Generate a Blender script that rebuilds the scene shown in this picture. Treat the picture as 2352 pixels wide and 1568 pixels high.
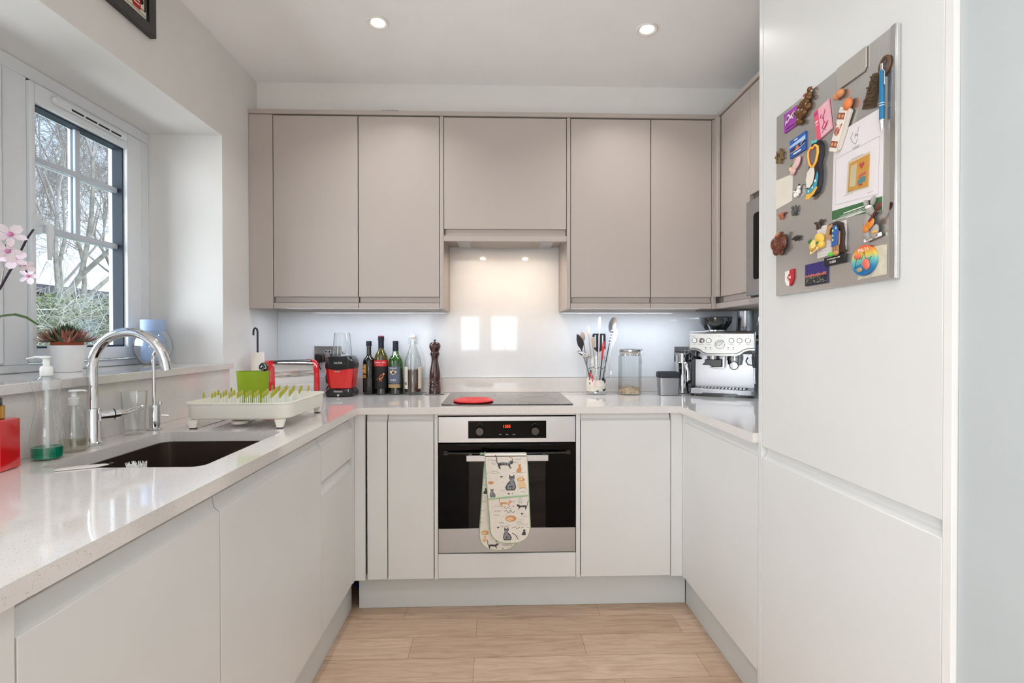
import bpy, bmesh, math, random
from mathutils import Matrix, Vector, Euler
for o in list(bpy.data.objects): bpy.data.objects.remove(o, do_unlink=True)
SC = bpy.context.scene; COL = SC.collection
PI = math.pi
def R(a): return math.radians(a)
def lin(c):
    return tuple(((x/255)/12.92 if x/255 <= 0.04045 else ((x/255+0.055)/1.055)**2.4) for x in c)

# ---------------------------------------------------------------- camera
cam_d = bpy.data.cameras.new('camera'); cam = bpy.data.objects.new('camera', cam_d); COL.objects.link(cam)
SC.camera = cam
cam_d.sensor_width = 36.0; cam_d.lens = 36.0*1168.07/2352; cam_d.clip_start = 0.02; cam_d.clip_end = 200
_y, _p, _r = R(1.7612), R(0.4464), R(-0.0476)
_f = Vector((math.sin(_y)*math.cos(_p), math.cos(_y)*math.cos(_p), -math.sin(_p)))
_r0 = Vector((math.cos(_y), -math.sin(_y), 0)); _u0 = _r0.cross(_f)
_rr = math.cos(_r)*_r0 + math.sin(_r)*_u0; _uu = -math.sin(_r)*_r0 + math.cos(_r)*_u0
cam.matrix_world = Matrix(((_rr.x, _uu.x, -_f.x, -0.0464), (_rr.y, _uu.y, -_f.y, -2.7745), (_rr.z, _uu.z, -_f.z, 1.1984), (0, 0, 0, 1)))

# ---------------------------------------------------------------- colour management
vs = SC.view_settings
vs.view_transform = 'Standard'; vs.look = 'None'; vs.gamma = 1.0; vs.use_curve_mapping = False
vs.exposure = EXPOSURE = 0.10
try:
    SC.cycles.max_bounces = 14; SC.cycles.diffuse_bounces = 7; SC.cycles.glossy_bounces = 6; SC.cycles.transmission_bounces = 12
    SC.cycles.transparent_max_bounces = 16; SC.cycles.caustics_reflective = False; SC.cycles.caustics_refractive = False
    SC.cycles.sample_clamp_indirect = 4.0; SC.cycles.blur_glossy = 0.5
except Exception: pass

# ---------------------------------------------------------------- world: pale spring sky
SKY = 1.5
W = bpy.data.worlds.new('world'); SC.world = W; W.use_nodes = True
nt = W.node_tree; nt.nodes.clear()
wo = nt.nodes.new('ShaderNodeOutputWorld'); bg = nt.nodes.new('ShaderNodeBackground')
tc = nt.nodes.new('ShaderNodeTexCoord'); sx = nt.nodes.new('ShaderNodeSeparateXYZ'); cr = nt.nodes.new('ShaderNodeValToRGB')
nz = nt.nodes.new('ShaderNodeTexNoise'); nz.inputs['Scale'].default_value = 3.0; nz.inputs['Detail'].default_value = 4
mx = nt.nodes.new('ShaderNodeMix'); mx.data_type = 'RGBA'; mr = nt.nodes.new('ShaderNodeMapRange')
nt.links.new(tc.outputs['Generated'], sx.inputs[0]); nt.links.new(sx.outputs['Z'], cr.inputs[0])
nt.links.new(tc.outputs['Generated'], nz.inputs['Vector'])
e = cr.color_ramp.elements
e[0].position = 0.0; e[0].color = (*lin((240, 245, 250)), 1); e[1].position = 0.75; e[1].color = (*lin((120, 175, 235)), 1)
x = e.new(0.22); x.color = (*lin((222, 236, 250)), 1); x = e.new(0.42); x.color = (*lin((165, 205, 245)), 1)
mr.inputs[1].default_value = 0.5; mr.inputs[2].default_value = 0.75; mr.inputs[4].default_value = 0.7
nt.links.new(nz.outputs['Fac'], mr.inputs[0]); nt.links.new(mr.outputs[0], mx.inputs['Factor'])
nt.links.new(cr.outputs[0], mx.inputs[6]); mx.inputs[7].default_value = (*lin((245, 248, 252)), 1)
nt.links.new(mx.outputs[2], bg.inputs[0]); bg.inputs[1].default_value = SKY
nt.links.new(bg.outputs[0], wo.inputs[0])

def lamp(name, kind, loc, rot, energy, color=(1, 1, 1), **k):
    d = bpy.data.lights.new(name, kind); d.energy = energy; d.color = color
    for a, b in k.items(): setattr(d, a, b)
    o = bpy.data.objects.new(name, d); COL.objects.link(o); o.location = loc; o.rotation_euler = rot; o['kind'] = 'helper'
    return o
# sun outside, high behind the house (it never reaches through the windows)
lamp('sun', 'SUN', (6, 3, 9), (R(48), 0, R(112)), 2.2, (1, 0.95, 0.86), angle=R(1.5))
# rear-window daylight, plus added fill lamps at unseen doors and outside kitchen window
HOOD_W, LED_W, WINDOW_W = 0.7, 1.7, 98
DAY = (0.97, 0.985, 1.0)
lamp('patio_fill', 'AREA', (-1.66, -5.2, 1.15), (0, R(-104), 0), 210, DAY, shape='RECTANGLE', size=2.0, size_y=2.2)  # added fill lamp at the unseen doors, tilted up to brighten the room
lamp('garden_window_daylight', 'AREA', (-0.19, -7.24, 1.35), (R(90), 0, 0), 22, DAY, shape='RECTANGLE', size=1.15, size_y=0.9)
_k = lamp('kitchen_window_portal', 'AREA', (-1.61, -1.455, 1.58), (0, R(-90), 0), 1, (1, 1, 1), shape='RECTANGLE', size=0.95, size_y=1.78)
_k2 = lamp('kitchen_window_fill', 'AREA', (-2.7, -1.95, 1.55), (0, R(-96), 0), WINDOW_W, (0.965, 0.98, 1.0), shape='RECTANGLE', size=1.9, size_y=2.6)  # added lamp outside, hidden from the camera, strengthens the light through this window
try: _k.data.cycles.is_portal = True
except Exception: pass

# ---------------------------------------------------------------- materials
MATS = {}
def mat(name, col, rough=0.5, metal=0.0, trans=0.0, ior=1.45, coat=0.0, emit=None, estr=1.0, alpha=1.0,
        noise=0.0, nscale=20.0, bump=0.0, bscale=None, spec=0.5, stretch=None, rgb=False, aniso=0.0, sheen=0.0):
    if name in MATS: return MATS[name]
    m = bpy.data.materials.new(name); m.use_nodes = True; t = m.node_tree; b = t.nodes['Principled BSDF']
    c = tuple(col) if rgb else lin(col)
    b.inputs['Base Color'].default_value = (*c, 1); b.inputs['Roughness'].default_value = rough
    b.inputs['Metallic'].default_value = metal; b.inputs['Transmission Weight'].default_value = trans
    b.inputs['IOR'].default_value = ior; b.inputs['Coat Weight'].default_value = coat; b.inputs['Alpha'].default_value = alpha
    b.inputs['Coat Roughness'].default_value = 0.06
    b.inputs['Specular IOR Level'].default_value = spec; b.inputs['Anisotropic'].default_value = aniso; b.inputs['Sheen Weight'].default_value = sheen
    if emit is not None:
        b.inputs['Emission Color'].default_value = (*lin(emit), 1); b.inputs['Emission Strength'].default_value = estr
    g = t.nodes.new('ShaderNodeTexCoord'); mp = t.nodes.new('ShaderNodeMapping'); t.links.new(g.outputs['Object'], mp.inputs[0])
    if stretch: mp.inputs['Scale'].default_value = stretch
    n = t.nodes.new('ShaderNodeTexNoise'); n.inputs['Scale'].default_value = nscale; n.inputs['Detail'].default_value = 5
    t.links.new(mp.outputs[0], n.inputs['Vector'])
    nn = max(noise, 0.015)
    rp = t.nodes.new('ShaderNodeValToRGB'); rp.color_ramp.elements[0].position = 0.3; rp.color_ramp.elements[1].position = 0.7
    rp.color_ramp.elements[0].color = (*[x*(1-nn) for x in c], 1); rp.color_ramp.elements[1].color = (*[min(1, x*(1+nn)) for x in c], 1)
    t.links.new(n.outputs['Fac'], rp.inputs[0]); t.links.new(rp.outputs[0], b.inputs['Base Color'])
    if bump:
        n2 = t.nodes.new('ShaderNodeTexNoise'); n2.inputs['Scale'].default_value = bscale or nscale; n2.inputs['Detail'].default_value = 3
        t.links.new(mp.outputs[0], n2.inputs['Vector'])
        bp_ = t.nodes.new('ShaderNodeBump'); bp_.inputs['Strength'].default_value = bump; bp_.inputs['Distance'].default_value = 0.002
        t.links.new(n2.outputs['Fac'], bp_.inputs['Height']); t.links.new(bp_.outputs[0], b.inputs['Normal'])
    MATS[name] = m; return m
def glass(name, col=(255, 255, 255), rough=0.0, fac=0.09, edge=0.6):
    """thin clear glass: mostly see-through, with a fresnel mirror skin"""
    if name in MATS: return MATS[name]
    m = bpy.data.materials.new(name); m.use_nodes = True; t = m.node_tree; t.nodes.clear()
    o = t.nodes.new('ShaderNodeOutputMaterial'); mixs = t.nodes.new('ShaderNodeMixShader'); tr = t.nodes.new('ShaderNodeBsdfTransparent')
    gl = t.nodes.new('ShaderNodeBsdfGlossy'); fr = t.nodes.new('ShaderNodeLayerWeight'); fr.inputs[0].default_value = 0.5
    pw = t.nodes.new('ShaderNodeMath'); pw.operation = 'POWER'; pw.inputs[1].default_value = 4.0
    ma = t.nodes.new('ShaderNodeMath'); ma.operation = 'MULTIPLY_ADD'; ma.inputs[1].default_value = 0.9; ma.inputs[2].default_value = fac*0.4
    ma.use_clamp = True
    lw = t.nodes.new('ShaderNodeLayerWeight'); lw.inputs[0].default_value = 0.35
    rp = t.nodes.new('ShaderNodeValToRGB'); c = lin(col)
    rp.color_ramp.elements[0].color = (*c, 1); rp.color_ramp.elements[1].color = (*[x*edge for x in c], 1); rp.color_ramp.elements[0].position = 0.45
    t.links.new(lw.outputs['Facing'], rp.inputs[0]); t.links.new(rp.outputs[0], tr.inputs[0])
    gl.inputs['Roughness'].default_value = rough; gl.inputs[0].default_value = (1, 1, 1, 1)
    t.links.new(fr.outputs['Facing'], pw.inputs[0]); t.links.new(pw.outputs[0], ma.inputs[0]); t.links.new(ma.outputs[0], mixs.inputs[0]); t.links.new(tr.outputs[0], mixs.inputs[1])
    t.links.new(gl.outputs[0], mixs.inputs[2]); t.links.new(mixs.outputs[0], o.inputs[0])
    MATS[name] = m; return m

# ---------------------------------------------------------------- mesh builder
class Mb:
    def __init__(s): s.v = []; s.f = []; s.mi = []; s.m = 0
    def add(s, v, f):
        n = len(s.v); s.v += [tuple(p) for p in v]; s.f += [tuple(i+n for i in q) for q in f]; s.mi += [s.m]*len(f); return s
    def box(s, x0, x1, y0, y1, z0, z1):
        if x1 < x0: x0, x1 = x1, x0
        if y1 < y0: y0, y1 = y1, y0
        if z1 < z0: z0, z1 = z1, z0
        return s.add([(x0,y0,z0),(x1,y0,z0),(x1,y1,z0),(x0,y1,z0),(x0,y0,z1),(x1,y0,z1),(x1,y1,z1),(x0,y1,z1)],
              [(0,3,2,1),(4,5,6,7),(0,1,5,4),(1,2,6,5),(2,3,7,6),(3,0,4,7)])
    def prism(s, poly, z0, z1, plane='xy'):
        """poly counter-clockwise in the plane; extruded from z0 to z1 along the third axis"""
        n = len(poly)
        def P(a, b, c): return {'xy': (a, b, c), 'xz': (a, c, b), 'yz': (c, a, b)}[plane]
        v = [P(a, b, z0) for a, b in poly] + [P(a, b, z1) for a, b in poly]
        f = [tuple(range(n))[::-1], tuple(range(n, 2*n))] + [(i, (i+1) % n, n+(i+1) % n, n+i) for i in range(n)]
        if plane == 'xz': f = [q[::-1] for q in f]
        return s.add(v, f)
    def lathe(s, prof, seg=32, c=(0, 0, 0), a0=0.0, a1=2*PI, sx=1.0, sy=1.0):
        full = abs(a1-a0-2*PI) < 1e-6; n = seg if full else seg+1; v = []; f = []
        for r, z in prof:
            for i in range(n):
                a = a0+(a1-a0)*i/seg; v.append((c[0]+r*sx*math.cos(a), c[1]+r*sy*math.sin(a), c[2]+z))
        for k in range(len(prof)-1):
            for i in range(seg):
                j = (i+1) % n if full else i+1
                f.append((k*n+i, k*n+j, (k+1)*n+j, (k+1)*n+i))
        if full:
            if prof[0][0] > 1e-6: f.append(tuple(range(n))[::-1])
            if prof[-1][0] > 1e-6: f.append(tuple((len(prof)-1)*n+i for i in range(n)))
        return s.add(v, f)
    def lathe_open(s, prof, seg=32, c=(0, 0, 0), sx=1.0, sy=1.0):
        """closed-loop profile (a wall with thickness) turned about z, no caps"""
        v = []; f = []; n = seg; L = len(prof)
        for r, z in prof:
            for i in range(n):
                a = 2*PI*i/seg; v.append((c[0]+r*sx*math.cos(a), c[1]+r*sy*math.sin(a), c[2]+z))
        for k in range(L-1):
            for i in range(n):
                j = (i+1) % n; f.append((k*n+i, k*n+j, (k+1)*n+j, (k+1)*n+i))
        return s.add(v, f)
    def tube(s, pts, r, seg=10, cap=True, closed=False, flat=1.0):
        pts = [Vector(p) for p in pts]; n = len(pts); rs = r if isinstance(r, (list, tuple)) else [r]*n
        v = []; f = []; prev = None
        for i, p in enumerate(pts):
            if closed: t = (pts[(i+1) % n]-pts[i-1]).normalized()
            else: t = (pts[min(i+1, n-1)]-pts[max(i-1, 0)]).normalized()
            if prev is None:
                a = Vector((0, 0, 1)) if abs(t.z) < 0.9 else Vector((1, 0, 0))
                u = t.cross(a).normalized()
            else:
                u = prev-t*prev.dot(t)
                u = u.normalized() if u.length > 1e-6 else t.orthogonal().normalized()
            prev = u; w = t.cross(u)
            for k in range(seg):
                an = 2*PI*k/seg; v.append(p+(u*math.cos(an)+w*math.sin(an)*flat)*rs[i])
        m = n if closed else n-1
        for i in range(m):
            j = (i+1) % n
            for k in range(seg):
                l = (k+1) % seg; f.append((i*seg+k, i*seg+l, j*seg+l, j*seg+k))
        if cap and not closed: f.append(tuple(range(seg))[::-1]); f.append(tuple((n-1)*seg+k for k in range(seg)))
        return s.add(v, f)
    def ball(s, c, r, seg=16, rings=10, sc=(1, 1, 1), rot=None):
        v = [(0, 0, -1)]; f = []
        for k in range(1, rings):
            ph = -PI/2+PI*k/rings
            for i in range(seg): v.append((math.cos(ph)*math.cos(2*PI*i/seg), math.cos(ph)*math.sin(2*PI*i/seg), math.sin(ph)))
        v.append((0, 0, 1)); n = len(v)-1
        for i in range(seg):
            j = (i+1) % seg; f.append((0, 1+j, 1+i)); f.append((n, n-seg+i, n-seg+j))
            for k in range(rings-2): a = 1+k*seg; f.append((a+i, a+j, a+seg+j, a+seg+i))
        M = (rot.to_matrix() if rot is not None else Matrix.Identity(3))
        return s.add([tuple(Vector(c)+M @ Vector((p[0]*r*sc[0], p[1]*r*sc[1], p[2]*r*sc[2]))) for p in v], f)
    def xf(s, M, start=0):
        for i in range(start, len(s.v)): s.v[i] = tuple(M @ Vector(s.v[i]))
        return s
    def n(s): return len(s.v)
    def mesh(s, name, mats, angle=35):
        me = bpy.data.meshes.new(name); me.from_pydata(s.v, [], s.f)
        for m in mats: me.materials.append(m)
        me.polygons.foreach_set('material_index', s.mi)
        me.polygons.foreach_set('use_smooth', [True]*len(me.polygons)); me.update()
        try: me.set_sharp_from_angle(angle=R(angle))
        except Exception: pass
        return me
def rrect(x0, x1, y0, y1, r, n=6):
    """rounded rectangle outline, counter-clockwise"""
    p = []
    for cx_, cy_, a in ((x1-r, y0+r, -90), (x1-r, y1-r, 0), (x0+r, y1-r, 90), (x0+r, y0+r, 180)):
        for i in range(n+1): t = R(a+90*i/n); p.append((cx_+r*math.cos(t), cy_+r*math.sin(t)))
    return p
def circ(cx_, cy_, r, n=24, ry=None): return [(cx_+r*math.cos(2*PI*i/n), cy_+(ry or r)*math.sin(2*PI*i/n)) for i in range(n)]

def link(name, me, parent=None, bevel=0.0, seg=2):
    o = bpy.data.objects.new(name, me); COL.objects.link(o)
    if parent is not None: o.parent = parent
    if bevel:
        b = o.modifiers.new('bevel', 'BEVEL'); b.width = bevel; b.segments = seg; b.limit_method = 'ANGLE'; b.angle_limit = R(40)
    return o
def P(name, mb, mats, parent=None, bevel=0.0, angle=35, label=None, seg=2, kind=None):
    """one mesh object: a part of `parent`, or a whole thing"""
    if not isinstance(mats, (list, tuple)): mats = [mats]
    o = link(name, mb.mesh(name, mats, angle), parent, bevel, seg)
    if label: o['label'] = label
    if kind: o['kind'] = kind
    return o
def T(name, label, cat, loc=(0, 0, 0), rz=0.0, group=None, M=None):
    """a thing: an Empty at its base that parents its parts"""
    o = bpy.data.objects.new(name, None); COL.objects.link(o); o.empty_display_size = 0.05
    o.location = loc; o.rotation_euler = (0, 0, rz)
    if M is not None: o.matrix_world = M
    o['label'] = label; o['category'] = cat
    if group: o['group'] = group
    return o
def tag(o, label, cat, group=None):
    o['label'] = label; o['category'] = cat
    if group: o['group'] = group
    return o
def struct(name, mb, mats, parent=None, bevel=0.0, angle=35):
    o = P(name, mb, mats, parent, bevel, angle)
    if parent is None: o['kind'] = 'structure'
    return o
def text_mb(mb, s, size, M, depth=0.0004, align='CENTER', sxy=(1, 1)):
    cu = bpy.data.curves.new('t', 'FONT'); cu.body = s; cu.size = size; cu.extrude = depth/2; cu.align_x = align; cu.align_y = 'CENTER'; cu.resolution_u = 2
    ob = bpy.data.objects.new('t', cu); COL.objects.link(ob)
    dg = bpy.context.evaluated_depsgraph_get(); me = bpy.data.meshes.new_from_object(ob.evaluated_get(dg))
    S = Matrix.Diagonal((sxy[0], sxy[1], 1, 1))
    mb.add([M @ (S @ v.co) for v in me.vertices], [tuple(p.vertices) for p in me.polygons])
    bpy.data.objects.remove(ob, do_unlink=True); bpy.data.curves.remove(cu); bpy.data.meshes.remove(me)
    return mb
def face_y(x, y, z, rz=0.0):    # text plane that faces -Y (towards the room)
    return Matrix.Translation((x, y, z)) @ Matrix.Rotation(rz, 4, 'Z') @ Matrix.Rotation(R(90), 4, 'X')
# ================================================================ common materials
ZC = 0.9007                      # worktop surface
XL = -1.222                      # left wall face
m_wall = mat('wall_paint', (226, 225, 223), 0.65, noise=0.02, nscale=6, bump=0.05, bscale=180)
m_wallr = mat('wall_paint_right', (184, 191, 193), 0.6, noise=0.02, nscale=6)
m_ceil = mat('ceiling_paint', (246, 247, 248), 0.75, noise=0.02, nscale=5)
m_white = mat('white_lacquer', (220, 221, 220), 0.32, noise=0.015, nscale=4)
m_rail = mat('white_rail', (220, 222, 218), 0.4)
m_plinth = mat('plinth_white', (208, 212, 212), 0.35, noise=0.02, nscale=4)
m_taupe = mat('taupe_lacquer', (178, 169, 163), 0.38, noise=0.015, nscale=3)
m_taupe_in = mat('taupe_inside', (150, 139, 130), 0.45)
m_upvc = mat('window_plastic', (224, 228, 232), 0.3)
m_gasket = mat('rubber_gasket', (22, 22, 30), 0.6)
m_black = mat('black_plastic', (12, 12, 14), 0.28, coat=0.3)
m_matblack = mat('matt_black', (16, 16, 18), 0.6)
m_chrome = mat('chrome', (225, 226, 228), 0.06, metal=1.0)
m_steel = mat('brushed_steel', (188, 189, 191), 0.3, metal=1.0, noise=0.05, nscale=60, stretch=(1, 1, 25))
m_steelh = mat('brushed_steel_wide', (186, 190, 194), 0.28, metal=1.0, noise=0.06, nscale=50, stretch=(25, 1, 1))
m_screenblk = mat('black_glass', (1, 1, 2), 0.04, spec=0.12)
m_redpl = mat('glossy_red', (200, 22, 28), 0.16, coat=0.8, noise=0.04)
g_pane = glass('window_glass', (250, 253, 255))
g_clear = glass('clear_glass', (253, 254, 254), fac=0.14, edge=0.28)
def quartz_mat():
    m = mat('quartz', (220, 216, 213), 0.07, coat=0.5); t = m.node_tree; b = t.nodes['Principled BSDF']
    g = [n for n in t.nodes if n.type == 'TEX_COORD'][0]
    rp0 = [n for n in t.nodes if n.type == 'VALTORGB'][0]
    mixs = rp0.outputs[0]
    for sc_, th, colr, fac in ((260, 0.20, (150, 140, 132), 0.85), (420, 0.16, (120, 112, 106), 0.7), (330, 0.14, (240, 238, 236), 0.8)):
        vo = t.nodes.new('ShaderNodeTexVoronoi'); vo.inputs['Scale'].default_value = sc_; t.links.new(g.outputs['Object'], vo.inputs['Vector'])
        wn = t.nodes.new('ShaderNodeTexNoise'); wn.inputs['Scale'].default_value = sc_*0.35; t.links.new(g.outputs['Object'], wn.inputs['Vector'])
        lt = t.nodes.new('ShaderNodeMath'); lt.operation = 'LESS_THAN'; lt.inputs[1].default_value = th; t.links.new(vo.outputs['Distance'], lt.inputs[0])
        gt = t.nodes.new('ShaderNodeMath'); gt.operation = 'GREATER_THAN'; gt.inputs[1].default_value = 0.53; t.links.new(wn.outputs['Fac'], gt.inputs[0])
        mu = t.nodes.new('ShaderNodeMath'); mu.operation = 'MULTIPLY'; t.links.new(lt.outputs[0], mu.inputs[0]); t.links.new(gt.outputs[0], mu.inputs[1])
        m2 = t.nodes.new('ShaderNodeMath'); m2.operation = 'MULTIPLY'; m2.inputs[1].default_value = fac; t.links.new(mu.outputs[0], m2.inputs[0])
        mm = t.nodes.new('ShaderNodeMix'); mm.data_type = 'RGBA'; t.links.new(m2.outputs[0], mm.inputs['Factor']); t.links.new(mixs, mm.inputs[6])
        mm.inputs[7].default_value = (*lin(colr), 1); mixs = mm.outputs[2]
    t.links.new(mixs, b.inputs['Base Color']); return m
m_quartz = quartz_mat()
def floor_mat():
    m = bpy.data.materials.new('oak_boards'); m.use_nodes = True; t = m.node_tree; b = t.nodes['Principled BSDF']
    g = t.nodes.new('ShaderNodeTexCoord'); b.inputs['Roughness'].default_value = 0.36
    br = t.nodes.new('ShaderNodeTexBrick'); br.inputs['Scale'].default_value = 1.0; br.inputs['Brick Width'].default_value = 0.84; br.inputs['Row Height'].default_value = 0.135
    br.inputs['Mortar Size'].default_value = 0.0007; br.inputs['Mortar Smooth'].default_value = 0.1; br.inputs['Bias'].default_value = 0; br.offset = 0.37; br.offset_frequency = 2; br.squash_frequency = 3; br.squash = 0.8
    br.inputs['Color1'].default_value = (*lin((212, 186, 164)), 1); br.inputs['Color2'].default_value = (*lin((196, 168, 144)), 1); br.inputs['Mortar'].default_value = (*lin((112, 84, 62)), 1)
    mp = t.nodes.new('ShaderNodeMapping'); mp.inputs['Location'].default_value = (0.13, 0.065, 0); t.links.new(g.outputs['Object'], mp.inputs[0]); t.links.new(mp.outputs[0], br.inputs['Vector'])
    m2 = t.nodes.new('ShaderNodeMapping'); m2.inputs['Scale'].default_value = (1.6, 11, 1); t.links.new(g.outputs['Object'], m2.inputs[0])
    n = t.nodes.new('ShaderNodeTexNoise'); n.inputs['Scale'].default_value = 2.4; n.inputs['Detail'].default_value = 9; n.inputs['Roughness'].default_value = 0.62; n.inputs['Distortion'].default_value = 1.6
    t.links.new(m2.outputs[0], n.inputs['Vector'])
    wv = t.nodes.new('ShaderNodeTexWave'); wv.bands_direction = 'Y'; wv.inputs['Scale'].default_value = 1.7; wv.inputs['Distortion'].default_value = 14; wv.inputs['Detail'].default_value = 4; wv.inputs['Detail Scale'].default_value = 1.2
    m3 = t.nodes.new('ShaderNodeMapping'); m3.inputs['Scale'].default_value = (1.2, 5.5, 1); t.links.new(g.outputs['Object'], m3.inputs[0]); t.links.new(m3.outputs[0], wv.inputs['Vector'])
    r1 = t.nodes.new('ShaderNodeValToRGB'); r1.color_ramp.elements[0].position = 0.30; r1.color_ramp.elements[0].color = (0.60, 0.52, 0.45, 1); r1.color_ramp.elements[1].position = 0.56; r1.color_ramp.elements[1].color = (1, 1, 1, 1)
    r2 = t.nodes.new('ShaderNodeValToRGB'); r2.color_ramp.elements[0].position = 0.0; r2.color_ramp.elements[0].color = (0.78, 0.72, 0.66, 1); r2.color_ramp.elements[1].position = 0.25; r2.color_ramp.elements[1].color = (1, 1, 1, 1)
    t.links.new(n.outputs['Fac'], r1.inputs[0]); t.links.new(wv.outputs['Fac'], r2.inputs[0])
    a = t.nodes.new('ShaderNodeMix'); a.data_type = 'RGBA'; a.blend_type = 'MULTIPLY'; a.inputs['Factor'].default_value = 0.55
    c = t.nodes.new('ShaderNodeMix'); c.data_type = 'RGBA'; c.blend_type = 'MULTIPLY'; c.inputs['Factor'].default_value = 0.45
    t.links.new(br.outputs['Color'], a.inputs[6]); t.links.new(r1.outputs[0], a.inputs[7]); t.links.new(a.outputs[2], c.inputs[6]); t.links.new(r2.outputs[0], c.inputs[7])
    t.links.new(c.outputs[2], b.inputs['Base Color'])
    return m
m_floor = floor_mat()

# ================================================================ the room
ZF = 2.455
f = Mb().box(-1.7, 3.4, -7.2, 0.2, -0.1, 0); struct('floor', f, m_floor)
f = Mb().box(-1.7, 3.4, -7.2, 0.2, ZF, ZF+0.12); struct('ceiling', f, m_ceil)
f = Mb().box(-1.62, 1.5, 0.006, 0.2, 0, ZF)
f.box(XL, 1.37, -0.228, 0.006, 2.2825, ZF); struct('wall_back', f, m_wall)   # with the boxed-in strip above the units
WY0, WY1, WZ0, WZ1 = -2.36, -0.549, 1.063, 2.066      # kitchen window opening
f = Mb()
f.box(-1.62, XL, WY1, 0.006, 0, ZF); f.box(-1.62, XL, WY0, WY1, 0, WZ0); f.box(-1.62, XL, WY0, WY1, WZ1, ZF)
f.box(-1.62, XL, -4.1, WY0, 0, ZF); f.box(-1.62, XL, -6.3, -4.1, 2.25, ZF); f.box(-1.62, XL, -7.2, -6.3, 0, ZF)
struct('wall_left', f, m_wall)
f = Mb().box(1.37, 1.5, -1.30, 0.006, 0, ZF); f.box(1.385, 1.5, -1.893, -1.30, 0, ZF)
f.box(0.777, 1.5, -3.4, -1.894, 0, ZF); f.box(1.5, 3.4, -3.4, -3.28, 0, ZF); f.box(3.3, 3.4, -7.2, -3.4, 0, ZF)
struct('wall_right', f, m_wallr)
f = Mb(); f.box(-1.62, -0.78, -7.2, -7, 0, ZF); f.box(0.41, 3.4, -7.2, -7, 0, ZF); f.box(-0.78, 0.41, -7.2, -7, 0, 0.9); f.box(-0.78, 0.41, -7.2, -7, 2.06, ZF)
struct('wall_front', f, m_wall)

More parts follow.
